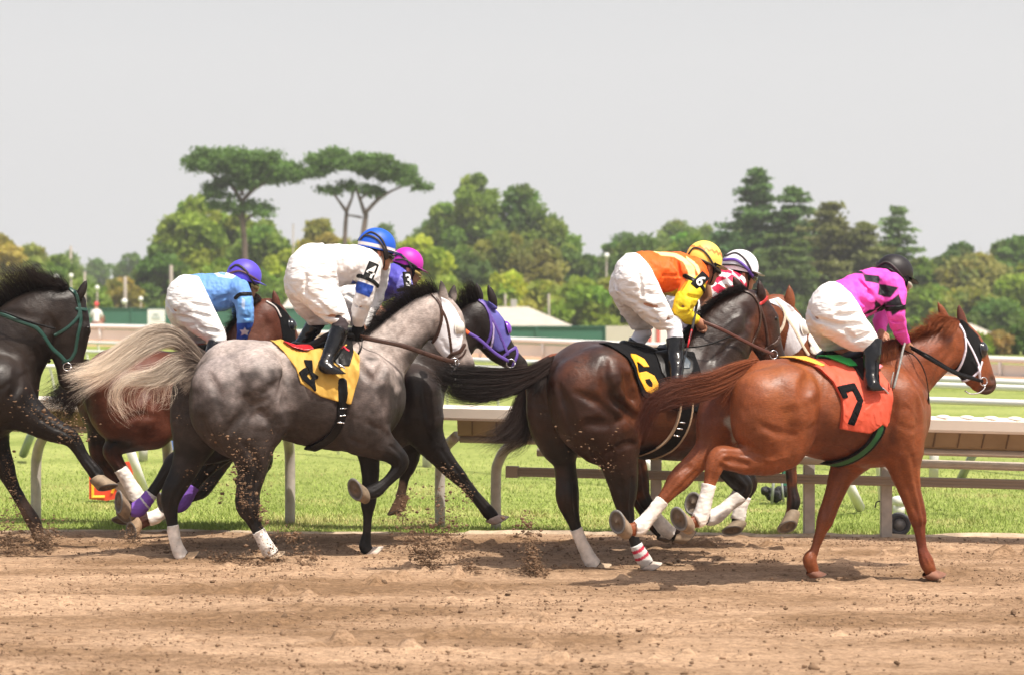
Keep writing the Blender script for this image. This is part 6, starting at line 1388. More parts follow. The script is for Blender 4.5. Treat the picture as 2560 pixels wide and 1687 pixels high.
# grass blades on the turf nearest the rail
rng = np.random.default_rng(77); nb = 95000
bx = rng.uniform(-6.5, 6.5, nb); by = edgeY(bx) + np.abs(rng.normal(0, 1, nb))**1.3 * 3.0 + rng.uniform(-.02, .05, nb)
tf = fbm(bx * 1.5, by * 2.5, 0, 3, 3); bh = (.020 + .020 * np.clip(tf + .4, 0, 1.4)) * rng.uniform(.6, 1.3, nb); bw = rng.uniform(.003, .006, nb)
an = rng.uniform(0, 6.28, nb); ln = rng.normal(0, .45, (nb, 2)) * bh[:, None]
B0 = np.stack([bx - np.cos(an) * bw, by - np.sin(an) * bw, -.012 + 0 * bx], 1); B1 = np.stack([bx + np.cos(an) * bw, by + np.sin(an) * bw, -.012 + 0 * bx], 1); B2 = np.stack([bx + ln[:, 0], by + ln[:, 1], bh - .012], 1)
V = np.stack([B0, B1, B2], 1).reshape(-1, 3); Q = np.arange(nb * 3).reshape(-1, 3)
dry = np.clip(vnoise(bx * 1.1, by * 2, 0, 6) * 1.5 + rng.normal(0, .35, nb) - .35, 0, 1)[:, None]
Cg = (np.array([.25, .32, .075]) * (1 - dry) + np.array([.42, .37, .16]) * dry) * rng.uniform(.75, 1.35, nb)[:, None]
tag(mesh_obj('grass_blades', V, Q, mat('grass_blade', attr=True, rough=.7, spec=.2), None, False, colors=np.repeat(Cg, 3, 0)), kind='stuff')
# pale sand lip between dirt and turf
lip = []; lx = np.linspace(-8, 8, 260)
for x in lx:
    e = float(edgeY(x)); wob = .03 * float(vnoise(x * 6, 1, 0, 4)) + (.03 if x > -.4 else -.03)
    lip += [(x, e - .06, .0), (x, e + .0, .010 + wob * .3), (x, e + .05 + wob, .008), (x, e + .13 + wob, -.01)]
tag(mesh_obj('sand_edge', lip, [[i * 4 + j, (i + 1) * 4 + j, (i + 1) * 4 + j + 1, i * 4 + j + 1] for i in range(259) for j in range(3)], mat('pale_sand', (.42, .32, .22), rough=.95, bump=.01, bscale=30, vary=.3, vscale=9), None, True), kind='structure')

# loose clods on the track, and dirt thrown up by the hooves
def rocks(name, cs, rs, seed, m, stretch=1.0, lo=False):
    rng = np.random.default_rng(seed); n = len(cs)
    base = np.array([(1, 0, 0), (-1, 0, 0), (0, 1, 0), (0, -1, 0), (0, 0, 1), (0, 0, -1)], float); fc = np.array([(0, 2, 4), (2, 1, 4), (1, 3, 4), (3, 0, 4), (2, 0, 5), (1, 2, 5), (3, 1, 5), (0, 3, 5)])
    # one subdivision of an octahedron
    ed = {}; V0 = [*base]; F0 = []
    def mid(a, b):
        k = (min(a, b), max(a, b))
        if k not in ed: v = V0[a] + V0[b]; V0.append(v / np.linalg.norm(v)); ed[k] = len(V0) - 1
        return ed[k]
    for a, b, c in fc:
        ab, bc, ca = mid(a, b), mid(b, c), mid(c, a); F0 += [(a, ab, ca), (b, bc, ab), (c, ca, bc), (ab, bc, ca)]
    if lo: V0 = base; F0 = fc
    V0 = np.array(V0); F0 = np.array(F0)
    jit = rng.uniform(.6, 1.3, (n, len(V0), 1)); sc_ = rng.uniform(.6, 1.4, (n, 1, 3)) * np.array([stretch, 1, .8])
    V = cs[:, None, :] + V0[None] * jit * sc_ * rs[:, None, None]
    Fq = (F0[None] + (np.arange(n) * len(V0))[:, None, None]).reshape(-1, 3)
    return mesh_obj(name, V.reshape(-1, 3), Fq, m, None, True)
darkdirt = mat('damp_dirt', (.13, .078, .048), rough=.95, spec=.1, vary=.4, vscale=9, bump=.004, bscale=60)
rng = np.random.default_rng(5); nc = 9000
cx = rng.uniform(-6, 6, nc); cy = 8.6 + (edgeY(cx) - 8.7) * rng.uniform(0, 1, nc)
keep = (fbm(cx * .8, cy * 1.2, 3, 2, 8) + rng.normal(0, .5, nc)) > .05; cx, cy = cx[keep], cy[keep]
cr = np.exp(rng.normal(-5.35, .5, len(cx))); cr = np.clip(cr, .003, .019); bg_ = rng.integers(0, len(cx), 110); cr[bg_] = rng.uniform(.012, .022, 110)
tag(rocks('dirt_clods', np.stack([cx, cy, cr * .12 + .002], 1), cr, 6, mat('clod_dirt', (.20, .128, .080), rough=.95, spec=.1, vary=.45, vscale=4, bump=.004, bscale=60), 1.2), kind='stuff')
rng = np.random.default_rng(15); nc = 42000
cx = rng.uniform(-5.5, 5.5, nc); cy = 9.4 + (edgeY(cx) - 9.45) * rng.uniform(0, 1, nc)
keep = (fbm(cx * 1.1, cy * 3.0, 7, 3, 18) + rng.normal(0, .45, nc)) > .1; cx, cy = cx[keep], cy[keep]
tag(rocks('dirt_crumbs', np.stack([cx, cy, rng.uniform(0, .006, len(cx))], 1), np.clip(np.exp(rng.normal(-5.55, .4, len(cx))), .002, .011), 16, mat('crumb_dirt', (.24, .152, .096), rough=.95, spec=.08, vary=.5, vscale=7), 1.3, lo=True), kind='stuff')
sprays = [  # px, py bottom, px top, py top, width px, depth, count
    (1335, 1440, 1312, 1290, 34, 14.3, 1300), (1355, 1445, 1330, 1400, 30, 14.3, 900), (1080, 1432, 1040, 1330, 40, 14.6, 1100), (1190, 1440, 1100, 1290, 34, 14.5, 900), (1085, 1390, 1020, 1300, 45, 15.4, 700), (1120, 1330, 1090, 1210, 55, 15.4, 380),
    (30, 1385, 10, 1260, 30, 15.5, 900), (110, 1370, 95, 1310, 34, 15.75, 1000), (60, 1390, 20, 1330, 30, 15.5, 500), (340, 1350, 300, 1335, 24, 16.3, 300),
    (600, 1420, 560, 1380, 45, 15.0, 700), (640, 1425, 690, 1370, 40, 14.9, 500), (735, 1350, 700, 1330, 28, 15.0, 300), (780, 1405, 760, 1390, 22, 14.9, 260), (655, 1300, 620, 1180, 40, 15.0, 420), (560, 1240, 500, 1170, 40, 15.0, 130), (610, 1260, 600, 1150, 16, 14.9, 420),
    (1000, 1300, 1010, 1230, 22, 15.8, 300), (200, 1100, 60, 1000, 70, 15.4, 420), (40, 1250, 20, 1130, 16, 15.85, 260), (1175, 1240, 1110, 1170, 12, 15.9, 200), (640, 1150, 560, 1080, 60, 14.85, 260), (1500, 1180, 1450, 1060, 90, 14.15, 90), ]
CS, RS = [], []
for bx_, by_, tx_, ty_, wd, Yd, n in sprays:
    n = int(n * .95); t_ = rng.uniform(0, 1, n)**1.5; sp_ = wd * (.35 + .65 * t_) if wd < 100 else wd
    nz = np.random.default_rng(int(bx_)).normal(0, 1, (7, 2)); kk = rng.integers(0, 7, n)
    px = bx_ + (tx_ - bx_) * t_ + rng.normal(0, .5, n) * sp_ * 1.25 + nz[kk, 0] * sp_ * .7; py = by_ + (ty_ - by_) * t_ + rng.normal(0, 7, n) + nz[kk, 1] * 12
    YY = Yd + rng.normal(0, .10, n); c = np.stack([(px - 1280) * YY / F, YY, CH - (py - HY) * YY / F], 1); c[:, 2] = np.maximum(c[:, 2], .004)
    CS.append(c); RS.append(np.clip(np.exp(rng.normal(-5.85, .6, n)), .001, .013))
tag(rocks('flying_dirt', np.vstack(CS), np.concatenate(RS), 9, mat('thrown_dirt', (.17, .108, .068), rough=.95, spec=.05, vary=.5, vscale=12, bump=.003, bscale=90), 1.35), kind='stuff')

# ================================================================== track rail
cap_m = mat('rail_cap', (.78, .70, .60), rough=.45, vary=.06, vscale=3)
pan_m = mat('rail_panel', (.30, .225, .14), rough=.55, vary=.12, vscale=6)
tub_m = mat('rail_tube', (.42, .36, .29), rough=.5, vary=.12, vscale=8)
post_m = mat('rail_post', (.40, .355, .31), rough=.55, vary=.15, vscale=14)
def nrail(px):      # cap centre line
    t = (px + 100) / 2700.0; Yc = 17.75 - 1.75 * t; return (px - 1280) * Yc / F, Yc
def ztop(px): return 1.075 - .12 * (px + 100) / 2700.0
rail = empty('safety_rail', (nrail(1280)[0], nrail(1280)[1] + .4, 0)); tag(rail, 'cream capped running rail with tan canted panels along the dirt track', 'rail')
def rel(o, par):
    o.parent = par; o.matrix_parent_inverse = Matrix.Translation(-Vector(par.location)); return o
def sweep(name, prof, p0, p1, m, n=40, smooth=False, dz=None):
    V = []; k = len(prof)
    for i in range(n + 1):
        px = p0 + (p1 - p0) * i / n; x, y = nrail(px); z = ztop(px)
        V += [(x, y + a, z + b) for a, b in prof]
    Fs = [[i * k + j, (i + 1) * k + j, (i + 1) * k + (j + 1) % k, i * k + (j + 1) % k] for i in range(n) for j in range(k)] + [list(range(k)), list(range(n * k + k - 1, n * k - 1, -1))]
    mb = MB(); mb.add(V, Fs); return mb.build(name, m, None, smooth)
rel(sweep('rail_cap', [(-.09, -.085), (-.10, -.01), (-.07, .0), (.10, .012), (.22, -.01), (.22, -.06), (.0, -.10), (-.08, -.105)], -300, 2900, cap_m), rail)
for a_, b_ in ((-300, 640), (1143, 2900)):
    rel(sweep('rail_panel', [(-.02, -.10), (.10, -.22), (.16, -.245), (.18, -.235), (.03, -.09)], a_, b_, pan_m), rail)
    V_ = [(nrail(p)[0], nrail(p)[1] + .17, ztop(p) - .27) for p in (a_ + 6, (a_ + b_) / 2, b_)]
    rel(MB().tube(V_, .028, 10).build('lower_tube', tub_m, None, True), rail)
for p in np.arange(2300, 2700, 60):
    x, y = nrail(p); rel(MB().sphere((x, y + .03, ztop(p) + .005), 1, 14, 8, (.058, .12, .022)).build('cap_tile', cap_m, None, True), rail)
for p in list(np.arange(1180, 2700, 61.0)) + list(np.arange(-40, 600, 61.0)):
    x, y = nrail(p); rel(MB().tube([(x, y - .026, ztop(p) - .10), (x, y + .095, ztop(p) - .225)], .006, 5).build('panel_rib', mat('seam_dark', (.16, .11, .07), rough=.7), None, False), rail)
def gpost(px, bend=1, straight=False, basepx=None):
    x, y = nrail(px); yb = y + .50; xb = ((basepx or px) - 1280) * yb / F; zt = ztop(px) - .25
    xt = x + .16 * bend if not straight else xb
    pts = [(xb, yb, -.05), (xb, yb, .42), (xb + (xt - xb) * .08, yb - .03, .55), (xb + (xt - xb) * .35, yb - .12, .67), (xt, y + .18, zt - .0)] if not straight else [(xb, yb, -.05), (xb, yb, .5), (xb, yb - .1, .68), (xb, y + .15, zt)]
    rel(MB().tube(catmull(np.array(pts), 5), .044, 12).build('post', post_m, None, True), rail)
for p, b_ in ((90, .5), (1100, .8), (1240, 1.7), (-150, .5)): gpost(p, b_)
for p in (725, 420): gpost(p, 0, True)
for p in (2022, 2215, 2700, 1640): 
    x, y = nrail(p); yb = y + .42; xb = (p - 1280) * yb / F
    rel(MB().box((xb, yb, .36), (.088, .07, .82)).build('post', post_m, None, False, bevel=.006), rail)
def bar(name, p0, p1, z0, z1, dy, hh, m, ribs=0):
    x0, y0 = nrail(p0); x1, y1 = nrail(p1); L_ = math.hypot(x1 - x0, y1 - y0); mb = MB()
    ang = math.atan2(y1 - y0, x1 - x0); mid_ = ((x0 + x1) / 2, (y0 + y1) / 2 + dy, (z0 + z1) / 2)
    rot = Matrix.Rotation(ang, 3, 'Z') @ Matrix.Rotation(-math.atan2(z1 - z0, L_), 3, 'Y')
    if ribs:
        mb.box(mid_, (L_, .035, hh), rot)
        for r_ in range(ribs): mb.box((mid_[0], mid_[1] - .022, mid_[2] - hh / 2 + hh * (r_ + .5) / ribs), (L_, .012, hh / ribs * .5), rot)
        mb.box((x0 - .03, y0 + dy - .005, z0), (.10, .06, hh * 1.25), rot)
    else: mb.tube([(x0, y0 + dy, z0), (x1, y1 + dy, z1)], hh / 2, 12)
    rel(mb.build(name, m, None, not ribs), rail)
bar('middle_tube', 1345, 2900, .640, .565, .36, .07, tub_m)
bar('ribbed_bar', 1290, 2900, .48, .435, .33, .075, mat('ribbed_bar', (.30, .235, .17), rough=.5), ribs=3)
bar('upper_tube', 1345, 2330, .735, .68, .45, .05, tub_m)

# ================================================================== far rails
white_p = mat('white_rail_paint', (.78, .77, .74), rough=.4)
def far_rail(name, label, pts, h, rad, step, m=white_p, slant=.12, ext=0, panel=None):
    """pts: (px, y of the top edge)"""
    W = []
    for px, py in pts:
        Yd = (CH - h) * F / (py - HY); W.append(((px - 1280) * Yd / F, Yd, h))
    W = np.array(W)
    root = empty(name, (float(W[:, 0].mean()), float(W[:, 1].mean()), 0)); tag(root, label, 'rail', 'white rails across the infield')
    c = catmull(W, 8); rel(MB().tube(c, rad, 8).build('top_rail', m, None, True), root)
    if panel:
        V = []; 
        for q_ in c: V += [(q_[0], q_[1] + .02, q_[2] - rad * 1.1), (q_[0], q_[1] + .02, q_[2] - panel), (q_[0], q_[1] + .06, q_[2] - panel), (q_[0], q_[1] + .06, q_[2] - rad)]
        Fs = [[i * 4 + j, (i + 1) * 4 + j, (i + 1) * 4 + (j + 1) % 4, i * 4 + (j + 1) % 4] for i in range(len(c) - 1) for j in range(4)]
        rel(mesh_obj('panel', V, Fs, mat('rail_skirt', (.78, .75, .68), rough=.6, vary=.1, vscale=.6), None, False), root)
    L_ = np.concatenate([[0], np.cumsum(np.linalg.norm(np.diff(c, axis=0), axis=1))])
    n = 0
    for s_ in np.arange(0, L_[-1], step):
        p = np.array([np.interp(s_, L_, c[:, i]) for i in range(3)])
        if abs(p[0] / p[1]) > .26 or n > 60: continue
        n += 1
        rel(MB().tube([(p[0] + slant, p[1] + .25, 0), (p[0] + slant * .2, p[1] + .1, h * .8), (p[0], p[1], h)], rad * .6, 6).build('post', m, None, True), root)
far_rail('infield_rail', 'nearest white infield rail, just behind the cream track rail', [(-200, 912), (300, 918), (800, 938), (1300, 960), (1900, 985), (2450, 1004), (2750, 1014)], 1.0, .032, 2.3)
far_rail('infield_rail', 'second white infield rail with slanted posts, behind the nearest one', [(-200, 872), (250, 879), (1200, 918), (1900, 946), (2500, 968), (2750, 980)], 1.0, .035, 2.8)
far_rail('infield_rail', 'third white infield rail, thin, in front of the far dirt strip', [(-200, 852), (250, 857), (1200, 900), (2000, 934), (2450, 953), (2750, 966)], 1.0, .045, 4)
# raised far dirt track with its own rail
KF = [(-300, 812, 84), (250, 816, 80), (700, 829, 75), (1200, 846, 70), (1900, 874, 61), (2500, 898, 55), (2900, 915, 50)]
fr = empty('infield_rail', (0, 70, 0)); tag(fr, 'farthest white rail with broad cream skirt along the far dirt strip', 'rail', 'white rails across the infield')
Wf = np.array([P(px, py, Yd) for px, py, Yd in KF]); cf = catmull(Wf, 8); skirt_m = mat('rail_skirt', (.80, .77, .70), rough=.6, vary=.1, vscale=.6)
rel(MB().tube(cf, .085, 8).build('top_rail', white_p, None, True), fr)
V = []
for q_ in cf: V += [(q_[0], q_[1] + .05, q_[2] - .12), (q_[0], q_[1] + .05, q_[2] - .50), (q_[0], q_[1] + .1, q_[2] - .50), (q_[0], q_[1] + .1, q_[2] - .12)]
rel(mesh_obj('panel', V, [[i * 4 + j, (i + 1) * 4 + j, (i + 1) * 4 + (j + 1) % 4, i * 4 + (j + 1) % 4] for i in range(len(cf) - 1) for j in range(4)], skirt_m, None, False), fr)
for i in range(0, len(cf), 2): q_ = cf[i]; rel(MB().tube([(q_[0], q_[1] - .02, q_[2] - .65), (q_[0], q_[1] - .02, q_[2])], .05, 6).build('post', white_p, None, True), fr)
fd = []
for px, yb_, Yd in ((-400, 846, 84), (250, 852, 80), (700, 870, 75), (1200, 892, 70), (1900, 918, 61), (2500, 938, 55), (3000, 955, 50)):
    a = P(px, yb_, Yd + 12); c = P(px, yb_ + 1, Yd + .4); d = P(px, yb_ + 12, Yd - 5); fd += [(a[0], a[1], c[2]), c, d, (d[0], d[1] - 2.5, -.02)]
tag(mesh_obj('far_dirt_track', fd, [[i * 4 + j, i * 4 + j + 1, i * 4 + j + 5, i * 4 + j + 4] for i in range(6) for j in range(2)], mat('far_dirt', (.45, .26, .15), rough=.95, vary=.1, vscale=.2), None, False), kind='structure')
tag(mesh_obj('far_grass_bank', fd, [[i * 4 + 2, i * 4 + 3, i * 4 + 7, i * 4 + 6] for i in range(6)], turf, None, False), kind='structure')

# ================================================================== small things by the rail
def pole(name, label, cat, a, b, Ya, Yb, r, m, group=None, tip=None):
    p0, p1 = np.array(P(*a, Ya)), np.array(P(*b, Yb)); base = p0 if p0[2] < p1[2] else p1
    o = MB().tube([p0 - base, p1 - base], r, 12).build(name, m, None, True); o.location = base; tag(o, label, cat, group); return o
plastic_w = mat('white_pvc', (.75, .73, .70), rough=.4, vary=.08, vscale=8)
pole('leaning_pole', 'white plastic pole leaning on the grass beside the orange marker', 'pole', (366, 1240), (322, 1115), 20.0, 19.6, .042, plastic_w)
pole('leaning_pole', 'white plastic pole leaning behind the hind legs of the number 6 horse', 'pole', (1650, 1246), (1618, 1150), 19.8, 19.4, .038, plastic_w)
pole('leaning_pole', 'white plastic pole leaning between the front legs of the chestnut horse', 'pole', (2150, 1268), (2116, 1196), 18.8, 18.4, .045, plastic_w)
pole('leaning_pole', 'greenish grey prop leaning at the far left behind the rail', 'pole', (58, 1135), (82, 1075), 25.5, 25, .05, mat('grey_green', (.22, .27, .22), rough=.6))
pole('leaning_pole', 'grey metal prop leaning under the rail at the right', 'pole', (2402, 1196), (2440, 1120), 22.2, 21.6, .045, mat('grey_prop', (.28, .30, .28), rough=.5))
pole('short_post', 'pale upright post on the grass at the right under the rail', 'post', (2334, 1195), (2336, 1110), 22.6, 22.6, .05, mat('pale_post', (.5, .48, .45), rough=.5))
pole('short_post', 'pale upright post standing on the grass left of the grey horse', 'post', (358, 1150), (358, 1095), 25.5, 25.5, .055, mat('pale_post'))
pole('short_post', 'pale upright post on the grass between the horses', 'post', (1068, 1166), (1066, 1105), 24.6, 24.6, .055, mat('pale_post'))
st = empty('stand_pipe', (float(P(2247, 1285, 18.4)[0]), 18.4, 0)); tag(st, 'white capped plastic pipe standing on the grass behind the rail', 'pipe')
z0 = .0
MB().tube([(0, 0, 0), (0, 0, .13)], .052, 18).build('pipe', plastic_w, st, True)
MB().tube([(0, 0, .10), (0, 0, .155), (0, 0, .17), (0, 0, .178)], [.062, .062, .05, .02], 18).build('cap', plastic_w, st, True)
wy = 16.75; wl = empty('rail_wheel', (float(P(2247, 1318, wy)[0]), wy, .0)); tag(wl, 'grey rubber wheel on the ground at the foot of the rail post', 'wheel')
Vr = []; Qr = []
for i in range(32):
    a = 2 * math.pi * i / 32
    for j in range(10):
        b_ = 2 * math.pi * j / 10; r_ = .072 + .026 * math.cos(b_); Vr.append((r_ * math.cos(a), .042 * math.sin(b_), .092 + r_ * math.sin(a)))
    
Qr = [[i * 10 + j, ((i + 1) % 32) * 10 + j, ((i + 1) % 32) * 10 + (j + 1) % 10, i * 10 + (j + 1) % 10] for i in range(32) for j in range(10)]
mesh_obj('tyre', Vr, Qr, mat('tyre', (.05, .05, .055), rough=.8, vary=.2, vscale=20), wl, True)
MB().tube([(0, -.03, .092), (0, .03, .092)], .05, 20).build('rim', mat('rim_grey', (.2, .19, .18), rough=.5, metal=.4), wl, True)
o = MB().tube([P(2208, 1252, 16.7), P(2195, 1252, 16.7), P(2190, 1256, 16.7), P(2188, 1268, 16.7)], .006, 6).build('rail_latch', mat('dark_iron', (.05, .05, .05), rough=.5), None, True); rel(o, rail)
bn = empty('equipment_bundle', (float(P(1940, 1255, 19.7)[0]), 19.7, 0)); tag(bn, 'black netted equipment bundle lying on the grass under the rail', 'bundle')
f = Field((-.20, -.15, -.02), (.22, .15, .3), .012)
for i in range(14):
    r1 = np.random.default_rng(i); c = np.array([[*(r1.uniform(-1, 1, 3) * [.12, .06, .05] + [0, 0, .09]), r1.uniform(.03, .055), 1.0]]); f.chain(c, .02)
f.noise(.012, 22, 3); V, Q = f.nets(); mesh_obj('bag', V, Q, mat('black_net', (.02, .02, .022), rough=.8, bump=.01, bscale=60, vary=.6, vscale=25), bn, True)
MB().tube([(-.05, -.08, .0), (-.03, -.1, .28)], .014, 8).tube([(.06, -.09, .02), (.04, -.1, .22)], .01, 8).build('handle', mat('grey_prop'), bn, True)
MB().box((.12, .05, .24), (.12, .05, .18)).build('green_case', mat('green_case', (.03, .16, .10), rough=.5), bn, False, bevel=.01)
mk = empty('furlong_marker', (float(P(280, 1250, 19.9)[0]), 19.9, 0)); tag(mk, 'orange red marker board with yellow figures standing on the grass', 'sign')
def loc(px, py, Y, o): return tuple(np.array(P(px, py, Y)) - np.array(o.location))
pl_ = [loc(224, 1190, 19.9, mk), loc(268, 1158, 19.9, mk), loc(330, 1152, 19.9, mk), loc(334, 1238, 19.9, mk), loc(268, 1250, 19.9, mk), loc(224, 1246, 19.9, mk)]
mb = MB(); mb.prism([(p[0], p[2]) for p in pl_], -.02, .02); mb.build('board', mat('orange_board', (.75, .07, .03), rough=.5), mk, False)
mb = MB(); 
for a, b_ in (((232, 1196), (232, 1244)), ((232, 1240), (262, 1240)), ((280, 1232), (296, 1190)), ((296, 1214), (318, 1236)), ((280, 1212), (304, 1210))):
    p, q_ = loc(*a, 19.87, mk), loc(*b_, 19.87, mk); mb.tube([(p[0], -.026, p[2]), (q_[0], -.026, q_[2])], .017, 6, flat=.4)
mb.build('figures', mat('yellow_paint', (.8, .42, .03), rough=.5), mk, False)
bb = MB().box((0, 0, .09), (.16, .08, .18)).build('blue_box', mat('blue_box_paint', (.10, .16, .42), rough=.5), None, False, bevel=.01)
bb.location = (float(P(435, 1118, 27.5)[0]), 27.5, 0); tag(bb, 'small blue box on the grass behind the grey horse', 'box')

# ================================================================== far walls, buildings, signs, poles
def farbox(name, label, cat, px0, px1, py0, py1, Y, dep, m, group=None):
    a = P(px0, py0, Y); b = P(px1, py1, Y); o = MB().box((0, dep / 2, (a[2] + 0) / 2 if py1 is None else (a[2] + b[2]) / 2), (b[0] - a[0], dep, abs(a[2] - b[2]))).build(name, m, None, False)
    o.location = ((a[0] + b[0]) / 2, Y, 0); tag(o, label, cat, group); return o
gw = mat('green_wall', (.035, .13, .085), rough=.7, vary=.08, vscale=.4)
def gfence(label, px0, px1, py0, Y):
    a, b = P(px0, py0, Y), P(px1, py0, Y); r = empty('green_wall', ((a[0] + b[0]) / 2, Y, 0)); tag(r, label, 'wall', 'green boundary walls'); L_ = b[0] - a[0]; h = a[2]
    MB().box((0, 0, h / 2), (L_, .15, h)).build('boards', gw, r, False)
    MB().box((0, -.02, h - .03), (L_ + .1, .24, .07)).build('coping', mat('green_coping', (.03, .10, .07), rough=.6), r, False)
    pm = MB()
    for i in range(int(L_ / 3) + 1): pm.box((-L_ / 2 + i * 3, -.12, h / 2 - .02), (.10, .08, h - .08))
    pm.build('battens', gw, r, False)
gfence('long green boundary wall behind the left part of the field', -300, 860, 770, 125)
gfence('low green boundary wall behind the dark horse heads in the middle', 1000, 1515, 815, 92)
sg = farbox('notice_board', 'white square notice board in front of the green wall at the left', 'sign', 369, 412, 774, 814, 122, .1, mat('white_board', (.78, .77, .75), rough=.5))
c0 = P(391, 794, 122); MB().box((0, -.03, c0[2]), (.5, .02, .12)).box((0, -.03, c0[2] + .22), (.35, .02, .1)).build('faded_print', mat('faded_print', (.55, .60, .60), rough=.6), sg, False)
MB().box((-.35, .05, .6), (.08, .08, 1.3)).box((.35, .05, .6), (.08, .08, 1.3)).build('leg', mat('grey_prop'), sg, False)
farbox('beige_wall', 'pale beige low wall right of the green wall, seen between the rider legs', 'wall', 1515, 1622, 815, 900, 90, .3, mat('beige_wall', (.52, .47, .40), rough=.8, vary=.05, vscale=1))
tb = farbox('white_booth', 'white booth with thin red uprights behind the number 6 horse', 'booth', 1620, 1690, 790, 900, 84, 2.0, mat('booth_white', (.76, .74, .72), rough=.6))
for x_ in (1624, 1646): 
    a = P(x_, 800, 83.9); MB().box((a[0] - tb.location[0], -.04, .8), (.14, .06, 1.6)).build('red_upright', mat('red_paint', (.6, .12, .10), rough=.6), tb, False)
def house(name, label, px0, px1, py_ridge, py_eave, Y, roofm, wallm, dep=14, ridge=(.3, .7)):
    a, b = P(px0, py_eave, Y), P(px1, py_eave, Y); zr = P(0, py_ridge, Y)[2]; ze = a[2]; cx_ = (a[0] + b[0]) / 2; hw = (b[0] - a[0]) / 2
    r = empty(name, (cx_, Y, 0)); tag(r, label, 'building')
    wl_ = MB().box((0, dep / 2, ze / 2), (hw * 2 - .6, dep - .6, ze)).build('wall', wallm, r, False)
    x0, x1 = -hw + 2 * hw * ridge[0], -hw + 2 * hw * ridge[1]
    V = [(-hw, 0, ze), (hw, 0, ze), (hw, dep, ze), (-hw, dep, ze), (x0, dep / 2, zr), (x1, dep / 2, zr)]
    MB().add(V, [(0, 1, 5, 4), (1, 2, 5), (2, 3, 4, 5), (3, 0, 4), (0, 3, 2, 1)]).build('roof', roofm, r, False)
    wm = MB()
    for i in range(4): wm.box((-hw * .6 + i * hw * .4, .27, ze * .5), (hw * .14, .1, ze * .35))
    wm.build('windows', mat('dark_glass', (.05, .06, .07), rough=.2), r, False)
    return r
pr = mat('pale_shingle', (.46, .42, .35), rough=.9, vary=.12, vscale=1.5); gr_ = mat('grey_shingle', (.48, .45, .39), rough=.9, vary=.1, vscale=1.2)
bw = mat('barn_wall', (.34, .33, .30), rough=.8)
h1 = house('barn', 'low barn with broad pale roof left of centre, behind the riders', 690, 850, 738, 786, 135, gr_, bw, ridge=(.05, .45))
h2 = house('barn', 'low barn with long beige shingle roof behind the dark horse heads', 1130, 1440, 766, 818, 112, pr, bw, ridge=(.3, .62))
MB().box((-P(1280, 0, 1)[0], 7, P(0, 760, 112)[2]), (.35, .35, .6)).build('chimney', bw, h2, False)
h3 = house('house', 'small house roof among the trees above the chestnut horse head', 2405, 2490, 810, 836, 140, pr, bw, ridge=(.1, .65), dep=8)
wp = mat('weathered_wood', (.30, .26, .22), rough=.9); lampw = mat('lamp_white', (.8, .8, .78), rough=.4)
def upole(label, px, ytop, Y, r=.16, lamp=False, arm=False):
    x, y, z = P(px, ytop, Y); o = empty('utility_pole', (x, y, 0)); tag(o, label, 'pole', 'wooden poles in front of the far trees')
    r = r * .55; MB().tube([(0, 0, 0), (0, 0, z)], [r, r * .75], 8).build('shaft', wp, o, True)
    if arm: MB().box((0, 0, z - .5), (1.6, .12, .14)).build('crossarm', wp, o, False)
    if lamp: MB().sphere((0, -.3, z * lamp), .2, 10, 8).build('lamp_globe', lampw, o, True)
upole('tall dark pole standing against the sky at the far left', 177, 615, 190, .28)
upole('pole behind the mane of the leftmost horse', 212, 680, 150, .2)
upole('short pole carrying a white lamp, left of the blue rider', 313, 692, 140, .26, lamp=.62)
upole('thicker pale pole just left of the blue rider', 428, 664, 130, .25)
upole('thin pole right of the umbrella pine trunk', 733, 560, 150, .12)
upole('slim lamp pole left of the orange rider', 1516, 640, 150, .13, lamp=1.0)
upole('stubby pole among the yellow bushes at centre', 1263, 735, 130, .16)
upole('leaning stub pole in the bushes at centre right', 1372, 735, 130, .16)
for lab, px, py in (('round white lamp nearest the leftmost horse ear', 243, 720), ('round white lamp over the far green wall', 352, 748), ('round white lamp above the flying mane, left', 140, 693), ('small white lamp above the flying mane, right', 178, 690)):
    x, y, z = P(px, py, 138); o = empty('yard_lamp', (x, y, 0)); tag(o, lab, 'lamp', 'round white yard lamps')
    MB().sphere((0, 0, z), .15, 12, 8).build('globe', lampw, o, True); MB().tube([(0, 0, 0), (0, 0, z - .15)], .05, 6).build('stem', wp, o, True)

# distant outrider sitting on a pony by the green wall
Yo = 114.0; ox = P(240, 790, Yo)[0]
def blob(name, chains, col, parent, h=.03, rough=.7):
    cs = [np.array(c, float) for c in chains]; lo, hi = grow_box(cs, .08); g = Field(lo, hi, h)
    for c in cs: g.chain(c, .05)
    V, Q = g.nets(); return mesh_obj(name, V, Q, mat('far_' + name + str(col[0])[1:4], col, rough=rough), parent, True)
po = empty('pony', (ox, Yo, 0)); tag(po, 'brown pony standing far off before the green wall, seen from behind', 'horse')
blob('body', [[(0, .9, 1.15, .26, 1), (0, .3, 1.18, .27, 1), (0, -.35, 1.2, .27, 1)], [(.05, 1.0, 1.3, .17, 1), (.08, 1.35, 1.65, .12, 1)], [(.08, 1.35, 1.7, .11, 1), (.1, 1.75, 1.45, .07, 1)], *[[(sx * .17, y_, .95, .13, 1), (sx * .18, y_ + .05, .5, .065, 1), (sx * .18, y_, .05, .06, 1)] for sx in (-1, 1) for y_ in (-.4, .85)]], (.16, .06, .03), po)
blob('tail', [[(0, -.6, 1.3, .07, 1), (0, -.72, 1.0, .09, 1), (0, -.7, .55, .05, 1)]], (.05, .02, .015), po)
pe = empty('person', (ox, Yo, 1.4)); tag(pe, 'outrider in white jacket and red and white cap sitting on the far pony', 'rider')
